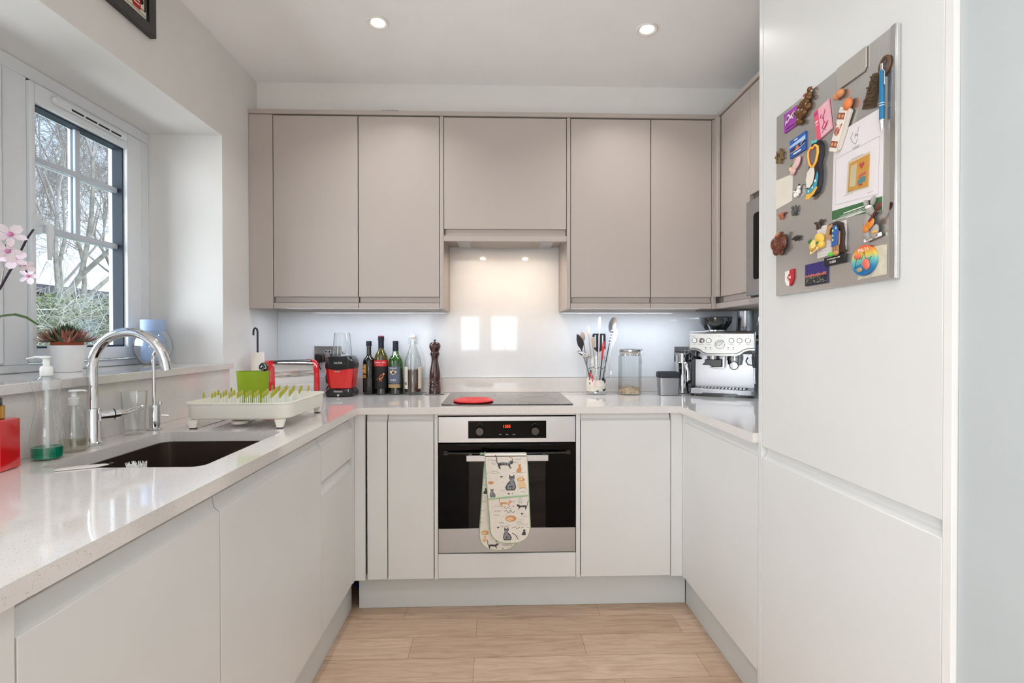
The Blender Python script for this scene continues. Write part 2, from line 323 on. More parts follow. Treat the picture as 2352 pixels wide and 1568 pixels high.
# kitchen window: outer frame, mullions, opening sashes, glass with glazing bars
FX0, FX1 = -1.602, -1.53
w1 = bpy.data.objects.new('window_1', None); COL.objects.link(w1); w1['kind'] = 'structure'; w1.location = (FX1, -1.455, 1.09)
def loc_to(root, mb): return mb.xf(Matrix.Translation(-Vector(root.location)))
zb, zt = 1.0895, 2.066
fr = Mb()
fr.box(FX0, FX1, WY0, WY1, zt-0.045, zt); fr.box(FX0, FX1, WY0, WY1, zb, zb+0.024)
for a, b in ((WY0, WY0+0.05), (-1.80, -1.72), (-1.195, -1.115), (-0.600, WY1)): fr.box(FX0, FX1, a, b, zb+0.024, zt-0.045)
P('window_frame', loc_to(w1, fr), m_upvc, w1, bevel=0.003)
def sash(y0, y1, vent=False, handle=False):
    z0, z1 = zb+0.030, zt-0.051; x0, x1 = FX0+0.006, FX1+0.012; b = 0.058
    gk = Mb(); gk.box(x0-0.002, FX1-0.012, y0-0.006, y1+0.012, z0-0.006, z1+0.006)      # dark shadow gap behind
    s = Mb()
    gy0, gy1, gz0, gz1 = y0+0.018, y1-0.078, z0+0.045, z1-0.062
    s.box(x0, x1, y0, gy0, z0, z1); s.box(x0, x1, gy1, y1, z0, z1); s.box(x0, x1, gy0, gy1, z0, gz0); s.box(x0, x1, gy0, gy1, gz1, z1)
    P('sash', loc_to(w1, s), m_upvc, w1, bevel=0.004)
    gm = Mb(); t = 0.006
    for (a0, a1, c0, c1) in ((gy0, gy0+t, gz0, gz1), (gy1-t, gy1, gz0, gz1), (gy0, gy1, gz0, gz0+t), (gy0, gy1, gz1-t, gz1)): gm.box(-1.575, -1.536, a0, a1, c0, c1)
    P('glass_rebate', loc_to(w1, gm), mat('rebate_grey', (38, 50, 64), 0.6), w1); gm = Mb()
    for (a0, a1, c0, c1) in ((y1+0.001, y1+0.011, z0, z1), (y0, y1, z1+0.0005, z1+0.0055)): gm.box(FX0+0.01, FX1-0.002, a0, a1, c0, c1)
    P('gasket', loc_to(w1, gm), m_gasket, w1)
    p = Mb().box(-1.572, -1.568, gy0, gy1, gz0, gz1); P('pane', loc_to(w1, p), g_pane, w1)
    br = Mb(); ym = (gy0+gy1)/2+0.008
    br.box(-1.5665, -1.556, ym-0.010, ym+0.010, 1.562, gz1); H = gz1-gz0
    for zz in (1.785, 1.562): br.box(-1.567, -1.5555, gy0, gy1, zz-0.010, zz+0.010)
    br2 = Mb(); br2.box(-1.5845, -1.5735, ym-0.010, ym+0.010, 1.562, gz1)
    for zz in (1.785, 1.562): br2.box(-1.585, -1.573, gy0, gy1, zz-0.010, zz+0.010)
    P('glazing_bar', loc_to(w1, br), mat('bar_plastic_shaded', (196, 204, 214), 0.35), w1, bevel=0.002); P('glazing_bar', loc_to(w1, br2), m_upvc, w1, bevel=0.002)  # room-side bars get a cooler grey that imitates their shade
    if vent:
        v = Mb(); v.prism(rrect(y0+0.075, y1-0.095, z1-0.040, z1-0.014, 0.012, 5), x1, x1+0.013, 'yz')
        sl = Mb(); L = y1-0.095-(y0+0.075); a = y0+0.075+L*0.20
        vt = P('trickle_vent', loc_to(w1, v), m_upvc, w1, bevel=0.003)
        for k in range(4): sl.box(x1+0.0125, x1+0.0145, a+k*L*0.18, a+k*L*0.18+L*0.15, z1-0.036, z1-0.030)
        P('vent_slots', loc_to(w1, sl), m_gasket, vt)
    if handle:
        h = Mb(); h.prism(rrect(y0+0.002, y0+0.028, 1.530, 1.595, 0.010, 5), x1, x1+0.010, 'yz')
        h.tube([(x1+0.006, y0+0.015, 1.562), (x1+0.026, y0+0.016, 1.566), (x1+0.034, y0+0.026, 1.560), (x1+0.033, y0+0.030, 1.53), (x1+0.031, y0+0.031, 1.49), (x1+0.029, y0+0.031, 1.45)],
               [0.008, 0.009, 0.011, 0.0105, 0.009, 0.006], 12, flat=1.0)
        P('window_handle', loc_to(w1, h), m_upvc, w1)
sash(-1.115, -0.613, vent=True, handle=True)
sash(-1.715, -1.207); sash(-2.305, -1.812, vent=True)

# living-area window behind the camera and added unseen glazed doors that let light in
w2 = bpy.data.objects.new('window_2', None); COL.objects.link(w2); w2['kind'] = 'structure'; w2.location = (-0.185, -7, 0.9)
fr = Mb()
for a, b in ((-0.78, -0.72), (-0.38, -0.14), (0.35, 0.41)): fr.box(a, b, -7.1, -7.02, 0.9, 2.06)
for a, b in ((0.9, 0.96), (1.60, 1.81), (2.0, 2.06)):
    fr.box(-0.72, -0.38, -7.1, -7.02, a, b); fr.box(-0.14, 0.35, -7.1, -7.02, a, b)
fr.box(-0.56, -0.545, -7.08, -7.05, 0.96, 1.6); fr.box(0.10, 0.115, -7.08, -7.05, 0.96, 1.6); fr.box(-0.72, -0.38, -7.08, -7.05, 1.47, 1.485); fr.box(-0.14, 0.35, -7.08, -7.05, 1.47, 1.485)
P('window_frame', loc_to(w2, fr), m_upvc, w2)
p = Mb().box(-0.74, 0.37, -7.066, -7.062, 0.93, 2.03); P('pane', loc_to(w2, p), g_pane, w2)
d1 = bpy.data.objects.new('added_door_1', None); COL.objects.link(d1); d1['kind'] = 'structure'; d1.location = (-1.5, -5.2, 0)  # doors added out of view as an opening for fill light
fr = Mb(); fr.box(-1.58, -1.50, -6.3, -6.22, 0, 2.25); fr.box(-1.58, -1.50, -4.18, -4.1, 0, 2.25); fr.box(-1.58, -1.50, -5.26, -5.14, 0, 2.25); fr.box(-1.58, -1.50, -6.22, -4.18, 2.17, 2.25); fr.box(-1.58, -1.50, -6.22, -4.18, 0.0, 0.09)
P('door_frame', loc_to(d1, fr), m_upvc, d1)
p = Mb().box(-1.545, -1.54, -6.22, -4.18, 0.09, 2.17); P('pane', loc_to(d1, p), g_pane, d1)

# quartz window sill, and quartz cladding under it
s = Mb(); s.box(FX1-0.03, -1.1985, WY0-0.03, WY1-0.0005, 1.0632, 1.089); s.box(XL+0.0005, -1.1985, WY1-0.0005, -0.505, 1.0632, 1.089)
struct('trim_1', s, m_quartz, bevel=0.002)
s = Mb().box(XL+0.0005, XL+0.012, -2.7, -0.52, ZC+0.0005, 1.0628); struct('trim_2', s, m_quartz)
s = Mb().box(XL+0.001, 1.3695, -0.0165, 0.0055, ZC+0.0005, 0.980); struct('trim_3', s, m_quartz, bevel=0.001)

# ceiling downlights
m_lampglow = mat('lamp_glow', (255, 246, 232), 0.4, emit=(255, 244, 228), estr=14)
m_rim = mat('downlight_rim', (222, 222, 220), 0.35)
def downlight(x, y, label, power=2.6):
    t = T('ceiling_downlight', label, 'ceiling light', (x, y, ZF-0.0005), group='recessed ceiling downlights')
    r = Mb().lathe_open([(0.043, 0), (0.043, -0.003), (0.040, -0.006), (0.030, -0.004), (0.027, -0.001), (0.027, 0.0)], 32); P('rim', r, m_rim, t)
    b = Mb().lathe([(0.0265, -0.0008), (0.020, -0.0016), (0.0001, -0.002)], 24); P('bulb', b, m_lampglow, t)
    l = lamp('downlight_lamp', 'AREA', (0, 0, -0.012), (0, 0, 0), power, (1.0, 0.965, 0.92), shape='DISK', size=0.06, spread=R(125)); l.parent = t
downlight(-0.517, -0.722, 'lit recessed downlight in front of the wall cabinet over the bottles')
downlight(0.568, -0.711, 'lit recessed downlight nearer the tall fridge unit, in front of the narrow wall cabinet')
for x, q in ((-0.52, 'on the window side'), (0.22, 'on the tall unit side')): downlight(x, -2.35, 'added unseen recessed downlight above the kitchen entrance, '+q)  # two more downlights added out of view for extra light
for x in (-0.6, 0.7, 2.2):  # living-area downlights added behind the camera to light the room
    for y in (-4.1, -5.8): downlight(x, y, 'added unseen living area downlight, '+{-0.6: 'by the added doors', 0.7: 'middle column', 2.2: 'far from the added doors'}[x]+(', row nearest the kitchen' if y > -5 else ', row by the garden window'))
# ================================================================ fitted cabinets
YD = -0.5746     # face of the base doors on the back run
XD = -0.657      # face of the left base doors
XR = 0.7674      # face of the right base doors and tall unit
def door_box(t, name, mb, m, bevel=0.002, **k): return P(name, mb, m, t, bevel=bevel, **k)

# --- back run base units: (x0, x1)
def base_back(x0, x1, label, cat='cabinet', c0=None, c1=None):
    t = T('base_cabinet', label, cat, ((x0+x1)/2, YD+0.3, 0.15), group='white base cabinets'); o = Vector(t.location)
    L = lambda mb: mb.xf(Matrix.Translation(-o))
    c0 = x0 if c0 is None else c0; c1 = x1 if c1 is None else c1
    P('body', L(Mb().box(c0+0.0008, c1-0.0008, YD+0.024, -0.03, 0.152, 0.869)), m_rail, t)
    # door with a finger-grip top edge
    d = Mb().prism([(YD, 0.156), (YD+0.021, 0.156), (YD+0.021, 0.866), (YD+0.017, 0.866), (YD+0.014, 0.846), (YD+0.006, 0.8385), (YD, 0.836)][::-1], x0+0.0015, x1-0.0015, 'yz')
    P('door', L(d), m_white, t, bevel=0.0012)
    return t
base_back(-0.603, -0.516, 'narrow white pull-out base cabinet beside the inside corner of the left run', c0=-0.6095)
base_back(-0.515, -0.3165, 'white base cabinet with one slim door directly left of the oven')
base_back(0.3195, 0.7165, 'white base cabinet with one wide door between the oven and the right corner')
def filler(name, mb, label, m=None):
    o = P(name, mb, m or m_white, None, bevel=0.001); tag(o, label, 'panel'); return o
filler('corner_filler_panel', Mb().box(-0.656, -0.6115, YD+0.0005, YD+0.019, 0.152, 0.869).box(-0.676, -0.6565, -0.5985, -0.5560, 0.152, 0.869), 'slim white filler panel in the inside corner beside the left run')
filler('corner_filler_panel', Mb().box(0.718, 0.7668, YD+0.0005, YD+0.019, 0.152, 0.869).box(0.7672, 0.787, -0.595, -0.5560, 0.152, 0.869), 'slim white filler panel in the inside corner beside the right run')

# --- left run, faces +X: (y0 far .. y1 near)
def base_left(ya, yb, label, drawer=False, z1=0.817):
    t = T('base_cabinet', label, 'cabinet', (XD-0.28, (ya+yb)/2, 0.15), group='white base cabinets'); o = Vector(t.location)
    L = lambda mb: mb.xf(Matrix.Translation(-o))
    tall = ya > -0.95 and ya < -0.6
    if tall and not drawer: P('body', L(Mb().box(-1.2, XD-0.024, yb+0.0008, ya-0.0008, 0.152, 0.66)), m_rail, t)
    elif -1.6 < (ya+yb)/2 < -1.1: # sink unit: low floor and thin sides so that the bowl has room
        b = Mb().box(-1.2, XD-0.024, yb+0.0008, ya-0.0008, 0.152, 0.60); b.box(XD-0.040, XD-0.024, yb+0.0008, ya-0.0008, 0.6, 0.869); P('body', L(b), m_rail, t)
    else: P('body', L(Mb().box(-1.2, XD-0.024, yb+0.0008, ya-0.0008, 0.152, 0.869)), m_rail, t)
    def panel(z0, z1, nm):
        prof = [(XD, z0), (XD, z1-0.001), (XD-0.006, z1+0.0015), (XD-0.013, z1+0.009), (XD-0.017, z1+0.030), (XD-0.022, z1+0.030), (XD-0.022, z0)]
        P(nm, L(Mb().prism(prof, yb+0.0015, ya-0.0015, 'xz')), m_white, t, bevel=0.001)
    if drawer: panel(0.693, z1, 'drawer'); panel(0.156, 0.648, 'door')
    else: panel(0.156, z1, 'door')
    return t
base_left(-0.60, -0.985, 'white base cabinet in the far corner of the window run, drawer over door', drawer=True)
base_left(-0.986, -1.634, 'white base cabinet under the sink, with one wide plain door')
base_left(-1.635, -2.112, 'nearest white base cabinet on the window run in view, door with a long finger grip')
filler('end_panel', Mb().box(-1.2, XD, -2.137, -2.1135, 0.0, 0.869), 'off-white upright panel closing off the near side of the window run cabinet')
base_left(-2.14, -2.735, 'white cabinet past the upright panel, nearest to the viewer')
# --- right run, faces -X
t = T('base_cabinet', 'white base cabinet under the coffee machine, beside the tall fridge unit', 'cabinet', (XR+0.3, -0.9, 0.15), group='white base cabinets'); o = Vector(t.location)
L = lambda mb: mb.xf(Matrix.Translation(-o))
P('body', L(Mb().box(XR+0.024, 1.36, -1.218, -0.60, 0.152, 0.869)), m_rail, t)
P('door', L(Mb().prism([(XR, 0.156), (XR+0.022, 0.156), (XR+0.022, 0.866), (XR+0.018, 0.866), (XR+0.014, 0.846), (XR+0.006, 0.8305), (XR, 0.828)], -1.2145, -0.5965, 'xz')), m_white, t, bevel=0.0012)
# --- plinths
tag(P('plinth', Mb().box(-0.655, 0.805, -0.511, -0.495, 0.0008, 0.151), m_plinth, bevel=0.001), 'white kickboard under the oven and back cabinets', 'plinth', 'white kickboards')
tag(P('plinth', Mb().box(-0.703, -0.6875, -2.112, -0.513, 0.0008, 0.151), m_plinth, bevel=0.001), 'white kickboard under the sink run', 'plinth', 'white kickboards')
tag(P('plinth', Mb().box(0.8065, 0.822, -1.220, -0.513, 0.0008, 0.151), m_plinth, bevel=0.001), 'white kickboard under the right-hand base cabinet', 'plinth', 'white kickboards')
tag(P('cable', Mb().tube([(-0.80, -0.30, 0.03), (-0.72, -0.36, 0.045), (-0.68, -0.40, 0.035), (-0.60, -0.36, 0.05)], 0.008, 10), mat('blue_plastic', (30, 60, 160), 0.35)), 'blue cable showing in the dark gap at the end of the kickboard', 'cable')

# --- worktop: one U-shaped slab with the sink cut-out and draining grooves
def worktop():
    bm = bmesh.new(); zt, zb_ = ZC, ZC-0.030
    outer = [(XL+0.001, -0.0005), (XL+0.001, -2.76), (-0.637, -2.76), (-0.637, -0.595), (0.750, -0.595), (0.750, -1.2195), (1.3695, -1.2195), (1.3695, -0.0005)]
    sink = [(-1.100, -1.582)] + [(-1.098, -1.583)] + rrect(-1.100, -0.727, -1.582, -1.134, 0.028, 6)
    sink = rrect(-1.100, -0.727, -1.582, -1.134, 0.030, 6)
    holes = [(sink, 0.030)] + [(rrect(x-0.0035, x+0.0035, -1.118, -0.74, 0.003, 3), 0.0022) for x in (-1.03, -0.975, -0.92, -0.865, -0.81)]
    def loop(pts, z): return [bm.verts.new((x, y, z)) for x, y in pts]
    def edges(vs_): return [bm.edges.new((vs_[i], vs_[(i+1) % len(vs_)])) for i in range(len(vs_))]
    ot = loop(outer, zt); ob_ = loop(outer, zb_); hl = [loop(h, zt) for h, d in holes]
    E = edges(ot)
    for h in hl: E += edges(h)
    bmesh.ops.triangle_fill(bm, edges=E, use_beauty=True, normal=(0, 0, 1))
    E = edges(ob_)
    sb_ = loop(sink, zb_); E += edges(sb_); bmesh.ops.triangle_fill(bm, edges=E, use_beauty=True, normal=(0, 0, -1))
    def wall(a, b):
        for i in range(len(a)):
            j = (i+1) % len(a); bm.faces.new((a[i], a[j], b[j], b[i]))
    wall(ot, ob_); wall(hl[0], sb_)
    for (h, d), v in list(zip(holes, hl))[1:]:
        lo = loop(h, zt-d); wall(v, lo); bm.faces.new(lo)
    bmesh.ops.recalc_face_normals(bm, faces=bm.faces)
    me = bpy.data.meshes.new('worktop'); bm.to_mesh(me); bm.free(); me.materials.append(m_quartz)
    return me
wt = link('worktop', worktop()); tag(wt, 'speckled pale quartz worktop running in a U around three sides of the kitchen', 'worktop')

# --- sink bowl
m_sink = mat('dark_sink', (104, 90, 80), 0.26, metal=0.8, noise=0.05, nscale=40)
sk = Mb()
o1 = rrect(-1.108, -0.719, -1.590, -1.126, 0.036, 6); o2 = rrect(-1.094, -0.733, -1.576, -1.140, 0.034, 6); o3 = rrect(-1.085, -0.742, -1.567, -1.149, 0.050, 6)
def loops(mb, rings):
    n = len(rings[0][0]); v = []; f = []
    for pts, z in rings: v += [(x, y, z) for x, y in pts]
    for k in range(len(rings)-1):
        for i in range(n): j = (i+1) % n; f.append((k*n+i, k*n+j, (k+1)*n+j, (k+1)*n+i))
    return mb.add(v, f), n
s_t = T('sink', 'dark undermounted sink bowl below the chrome swan-neck tap', 'sink', (-0.913, -1.358, 0.66)); o = Vector(s_t.location)
mbk, n = loops(Mb(), [(o2, 0.8705), (o1, 0.8705-0.0004), (o1, 0.866), (rrect(-1.098, -0.729, -1.580, -1.136, 0.036, 6), 0.86), (rrect(-1.090, -0.737, -1.572, -1.144, 0.05, 6), 0.666), (rrect(-1.05, -0.777, -1.53, -1.186, 0.05, 6), 0.660)])
mbk.f.append(tuple(range(5*n, 6*n))[::-1]); mbk.mi.append(0)
mb2, n = loops(Mb(), [(o2, 0.8702), (o2, 0.86), (o3, 0.70), (rrect(-1.05, -0.777, -1.53, -1.186, 0.05, 6), 0.672)])
mb2.f.append(tuple(range(3*n, 4*n))); mb2.mi.append(0); mbk.add(mb2.v, mb2.f)
P('bowl', mbk.xf(Matrix.Translation(-o)), m_sink, s_t)
P('drain', Mb().lathe([(0.04, 0), (0.04, 0.003), (0.03, 0.004), (0.028, 0.001), (0.0001, 0.001)], 28, (0, 0, 0.0122)), m_chrome, s_t)

# --- tall fridge-freezer unit (two doors) with side panels
t = T('tall_cabinet', 'tall white built-in fridge unit whose upper door carries the magnet board', 'cabinet', (1.06, -1.557, 0)); o = Vector(t.location)
L = lambda mb: mb.xf(Matrix.Translation(-o))
P('body', L(Mb().box(XR+0.024, 1.365, -1.870, -1.242, 0.124, 2.452)), m_rail, t)
P('kickboard', L(Mb().box(0.8065, 0.822, -1.872, -1.242, 0.0008, 0.1235)), m_plinth, t)
P('side_panel', L(Mb().box(XR-0.001, 1.365, -1.2405, -1.2215, 0.0008, 2.452)), m_white, t, bevel=0.001)
P('side_panel', L(Mb().box(XR-0.001, 1.365, -1.8925, -1.8735, 0.0008, 2.452)), m_wall, t, bevel=0.001)
P('door', L(Mb().prism([(XR, 0.865), (XR+0.004, 0.8615), (XR+0.022, 0.8615), (XR+0.022, 2.449), (XR, 2.449)], -1.8715, -1.2425, 'xz')), m_white, t, bevel=0.0012)
P('door', L(Mb().prism([(XR, 0.128), (XR+0.022, 0.128), (XR+0.022, 0.858), (XR+0.018, 0.858), (XR+0.015, 0.841), (XR+0.006, 0.8325), (XR, 0.830)], -1.8715, -1.2425, 'xz')), m_white, t, bevel=0.0012)

# --- upper cabinets on the back wall
YU = -0.317
def upper(name, x0, x1, label, z0=1.3415, z1=2.2595, dz0=1.394, doors=None, panels=()):
    t = T(name, label, 'cabinet', ((x0+x1)/2, -0.16, z0), group='taupe wall cabinets'); o = Vector(t.location)
    L = lambda mb: mb.xf(Matrix.Translation(-o))
    P('body', L(Mb().box(x0+0.0008, x1-0.0008, YU+0.0225, -0.001, z0+0.012, z1)), m_taupe_in, t)
    for a, b in doors: P('door', L(Mb().box(a+0.0017, b-0.0017, YU, YU+0.021, dz0, z1-0.004)), m_taupe, t, bevel=0.0015)
    for a, b in doors: P('grip_rail', L(Mb().box(a+0.006, b-0.002, YU+0.013, YU+0.022, dz0-0.027, dz0-0.001)), m_taupe, t)
    P('bottom_rail', L(Mb().box(x0+0.0008, x1-0.0008, YU, YU+0.022, z0-0.003, dz0-0.030)), m_taupe, t, bevel=0.001)
    return t
tag(P('wall_filler_panel', Mb().box(XL+0.001, -1.109, YU, YU+0.02, 1.3375, 2.2595), m_taupe, bevel=0.001), 'taupe upright filler panel between the window wall and the first wall cabinet', 'panel')
upper('wall_cabinet', -1.1075, -0.7065, 'taupe wall cabinet over the toaster', doors=[(-1.1075, -0.7065)])
upper('wall_cabinet', -0.7055, -0.3185, 'taupe wall cabinet over the wine bottles', doors=[(-0.7055, -0.3185)])
upper('wall_cabinet', 0.3135, 0.7045, 'taupe wall cabinet over the utensil mug and glass jar', doors=[(0.3135, 0.7045)])
upper('wall_cabinet', 0.7055, 1.006, 'narrow taupe wall cabinet over the steel knock box', doors=[(0.7055, 1.006)])
for x0, x1, side in ((-0.3175, -0.299, 'bottle'), (0.2955, 0.3125, 'utensil mug')):
    tag(P('hood_side_panel', Mb().box(x0, x1, YU-0.001, -0.001, 1.337, 2.2595), m_taupe, bevel=0.001), 'taupe upright panel flanking the extractor recess on the '+side+' side', 'panel')
# hood cabinet with the built-in extractor
t = T('hood_cabinet', 'taupe lift-up cabinet over the hob with the extractor fitted in its underside', 'cabinet', (0, -0.16, 1.66)); o = Vector(t.location)
L = lambda mb: mb.xf(Matrix.Translation(-o))
P('body', L(Mb().box(-0.2985, 0.295, YU+0.0225, -0.001, 1.70, 2.2595)), m_taupe_in, t)
P('door', L(Mb().box(-0.2965, 0.293, YU, YU+0.021, 1.721, 2.2555)), m_taupe, t, bevel=0.0015)
P('grip_rail', L(Mb().box(-0.290, 0.290, YU+0.013, YU+0.022, 1.692, 1.7205)), m_taupe, t)
P('bottom_rail', L(Mb().box(-0.2985, 0.295, YU, YU+0.022, 1.662, 1.689)), m_taupe, t, bevel=0.001)
u = Mb().box(-0.2985, 0.295, YU+0.0225, -0.001, 1.6915, 1.6985); P('underside', L(u), m_taupe, t)
hm = P('extractor', L(Mb().prism(rrect(-0.245, 0.245, -0.285, -0.035, 0.01, 4), 1.679, 1.6912)), m_steelh, t, bevel=0.002)
m_filter = mat('mesh_filter', (168, 160, 152), 0.35, metal=1.0, noise=0.25, nscale=400)
P('filter', L(Mb().prism(rrect(-0.18, 0.18, -0.27, -0.05, 0.008, 4), 1.6755, 1.6788)), m_filter, hm, bevel=0.001)
P('latch', L(Mb().box(-0.165, -0.150, -0.245, -0.225, 1.6738, 1.6753)), m_black, hm)
for x in (-0.125, 0.125):
    P('hood_lamp', L(Mb().lathe([(0.022, 1.6778), (0.017, 1.6752), (0.0001, 1.6745)], 20, (x, -0.245, 0))), mat('hood_glow', (255, 236, 210), 0.4, emit=(255, 226, 190), estr=7), hm)
    l = lamp('hood_lamp_light', 'AREA', Vector((x, -0.245, 1.665))-o, (R(18), 0, 0), HOOD_W, (1.0, 0.74, 0.52), shape='DISK', size=0.03, spread=R(150)); l.parent = t
# right-hand wall cabinets, facing the window
XU = 1.0287
tag(P('corner_post', Mb().box(1.0075, XU, YU+0.001, YU+0.035, 1.3375, 2.2595).box(XU-0.0175, XU, -0.366, YU+0.0005, 1.394, 2.2555), m_taupe, bevel=0.003), 'taupe post where the back and right-hand wall cabinets meet', 'panel')
t = T('wall_cabinet', 'taupe wall cabinet on the side wall above the coffee machine, one tall door', 'cabinet', (1.2, -0.5, 1.34), group='taupe wall cabinets'); o = Vector(t.location)
L = lambda mb: mb.xf(Matrix.Translation(-o))
P('body', L(Mb().box(XU+0.0225, 1.368, -0.643, -0.002, 1.342, 2.2595)), m_taupe_in, t)
P('door', L(Mb().box(XU, XU+0.021, -0.6425, -0.368, 1.394, 2.2555)), m_taupe, t, bevel=0.0015)
P('grip_rail', L(Mb().box(XU+0.013, XU+0.022, -0.640, -0.37, 1.367, 1.393)), m_taupe, t)
P('bottom_rail', L(Mb().box(XU, XU+0.022, -0.643, -0.3, 1.3385, 1.364)), m_taupe, t, bevel=0.001)
t = T('wall_cabinet', 'taupe wall cabinet above the built-in microwave, partly hidden by the fridge unit', 'cabinet', (1.2, -0.93, 1.79), group='taupe wall cabinets'); o = Vector(t.location)
P('body', L(Mb().box(XU+0.0225, 1.368, -1.22, -0.6445, 1.776, 2.2595)), m_taupe_in, t)
P('door', L(Mb().box(XU, XU+0.021, -1.2185, -0.6455, 1.80, 2.2555)), m_taupe, t, bevel=0.0015)
t = T('microwave', 'built-in stainless microwave half hidden behind the tall fridge unit', 'microwave', (1.2, -0.93, 1.37)); o = Vector(t.location)
P('body', L(Mb().box(XU+0.003, 1.36, -1.215, -0.652, 1.3655, 1.772)), m_black, t)
P('front', L(Mb().box(XU-0.016, XU+0.0025, -1.215, -0.645, 1.372, 1.768)), m_steelh, t, bevel=0.003)
P('door_glass', L(Mb().prism(rrect(-1.19, -0.715, 1.435, 1.705, 0.015, 5), XU-0.0205, XU-0.0162, 'yz')), m_screenblk, t)
tag(P('shelf_panel', Mb().box(XU, 1.368, -1.22, -0.6435, 1.3385, 1.3645), m_taupe, bevel=0.001), 'taupe shelf board under the microwave', 'shelf')
# cornice over all wall cabinets
c = Mb().box(XL+0.001, XU-0.006, YU-0.006, -0.2285, 2.2615, 2.282); c.box(XU-0.006, 1.368, -1.2205, -0.2285, 2.2615, 2.282)
tag(P('cornice', c, m_taupe, bevel=0.0015), 'taupe cornice board running along the top of the wall cabinets', 'cornice')
# small pale strip and cable end left on top of the cornice
tt = T('light_driver', 'tiny dark cable end and pale block lying on the cornice', 'cable', (-0.56, -0.30, 2.2825))
P('block', Mb().box(-0.015, 0.045, -0.012, 0.006, 0, 0.006), m_gasket, tt, bevel=0.001)
P('wire', Mb().tube([(-0.045, -0.004, 0.002), (-0.035, -0.004, 0.007), (-0.022, -0.004, 0.007), (-0.012, -0.003, 0.004)], 0.0016, 6), m_gasket, tt)

# --- splashback: back-painted glass
m_splash = mat('splash_glass', (222, 226, 230), 0.03, coat=0.6, noise=0.01)
s = Mb().box(XL+0.0015, 1.369, 0.0, 0.0055, 0.9815, 1.338); s.box(-0.2985, 0.295, 0.0, 0.0055, 1.338, 1.69)
tag(P('splashback', s, m_splash), 'glossy pale glass splashback between the worktop and the wall cabinets', 'splashback')

# --- LED strips under the wall cabinets
m_led = mat('led_diffuser', (240, 244, 255), 0.4, emit=(225, 235, 255), estr=1.1)
def led(x0, x1, y, label, pw, along='x', x=0):
    if along == 'x':
        t = T('led_strip_light', label, 'light', ((x0+x1)/2, y, 1.3490), group='strip lights under the wall cabinets')
        P('housing', Mb().box(-(x1-x0)/2, (x1-x0)/2, -0.010, 0.010, -0.004, 0.004), m_rim, t); P('diffuser', Mb().box(-(x1-x0)/2+0.004, (x1-x0)/2-0.004, -0.007, 0.007, -0.0052, -0.0042), m_led, t)
        l = lamp('led_strip_lamp', 'AREA', (0, 0, -0.009), (0, 0, 0), pw, (0.80, 0.88, 1.0), shape='RECTANGLE', size=x1-x0-0.02, size_y=0.02); l.parent = t
    else:
        t = T('led_strip_light', label, 'light', (x, (x0+x1)/2, 1.335), group='strip lights under the wall cabinets')
        P('housing', Mb().box(-0.010, 0.010, -(x1-x0)/2, (x1-x0)/2, -0.004, 0.003), m_rim, t); P('diffuser', Mb().box(-0.007, 0.007, -(x1-x0)/2+0.004, (x1-x0)/2-0.004, -0.0052, -0.0042), m_led, t)
        l = lamp('led_strip_lamp', 'AREA', (0, 0, -0.009), (0, 0, 0), pw, (0.80, 0.88, 1.0), shape='RECTANGLE', size=0.02, size_y=x1-x0-0.02); l.parent = t
led(-1.10, -0.33, -0.19, 'slim strip light under the wall cabinets over the toaster and bottles', LED_W)
led(0.33, 1.0, -0.19, 'slim strip light under the wall cabinets over the utensil mug', LED_W*1.1)
led(-1.15, -0.36, 0, 'slim strip light under the microwave shelf', LED_W*0.8, 'y', 1.30)
# ================================================================ oven, hob and oven gloves
OX0, OX1 = -0.2975, 0.2972
t = T('oven', 'built-in stainless and black glass single oven in the back run', 'oven', (0, -0.30, 0.264)); o = Vector(t.location)
L = lambda mb: mb.xf(Matrix.Translation(-o))
YO = YD
b = Mb(); b.box(OX0+0.01, OX1-0.01, YO+0.30, -0.04, 0.27, 0.855)
b.box(OX0+0.01, OX0+0.10, YO+0.022, YO+0.30, 0.27, 0.855); b.box(OX1-0.10, OX1-0.01, YO+0.022, YO+0.30, 0.27, 0.855)
b.box(OX0+0.10, OX1-0.10, YO+0.022, YO+0.30, 0.69, 0.855); b.box(OX0+0.10, OX1-0.10, YO+0.022, YO+0.30, 0.27, 0.365)
m_ovin = mat('oven_enamel', (46, 47, 50), 0.35, noise=0.2, nscale=30)
P('body', L(b), m_ovin, t)
c = Mb().box(OX0, OX1, YO, YO+0.02, 0.744, 0.8565); cp = P('control_panel', L(c), m_steelh, t, bevel=0.0015)
P('display_panel', L(Mb().box(-0.1685, 0.1695, YO-0.0012, YO-0.0002, 0.7625, 0.838)), m_screenblk, cp)
P('clock_digits', text_mb(Mb(), '1555', 0.0185, face_y(-0.002, YO-0.0016, 0.8135).copy(), 0.0004, sxy=(0.92, 1)).xf(Matrix.Translation(-o)), mat('clock_red', (255, 70, 40), 0.5, emit=(255, 70, 35), estr=2.5), cp)
for x in (-0.1185, 0.121):
    P('control_knob', L(Mb().lathe([(0.0001, -0.013), (0.0165, -0.013), (0.019, -0.010), (0.020, 0.0)], 28).xf(Matrix.Translation((x, YO-0.0014, 0.794)) @ Matrix.Rotation(R(-90), 4, 'X') @ Matrix.Diagonal((1, 1, 1, 1)))), mat('gloss_black', (6, 6, 7), 0.12, coat=0.8), cp)
bt = Mb()
for x in (-0.030, -0.001, 0.029): bt.lathe([(0.005, -0.0012), (0.005, 0)], 14, (0, 0, 0)).xf(Matrix.Identity(4)) if False else bt.box(x-0.005, x+0.005, YO-0.0022, YO-0.0013, 0.7775, 0.7805)
P('touch_buttons', L(bt), mat('button_grey', (150, 152, 158), 0.3), cp)
mk = Mb()
for x in (-0.1185, 0.121):
    mk.lathe([(0.0030, -0.0002), (0.0042, 0.0002)], 14).xf(Matrix.Identity(4)); mk.v = mk.v; 
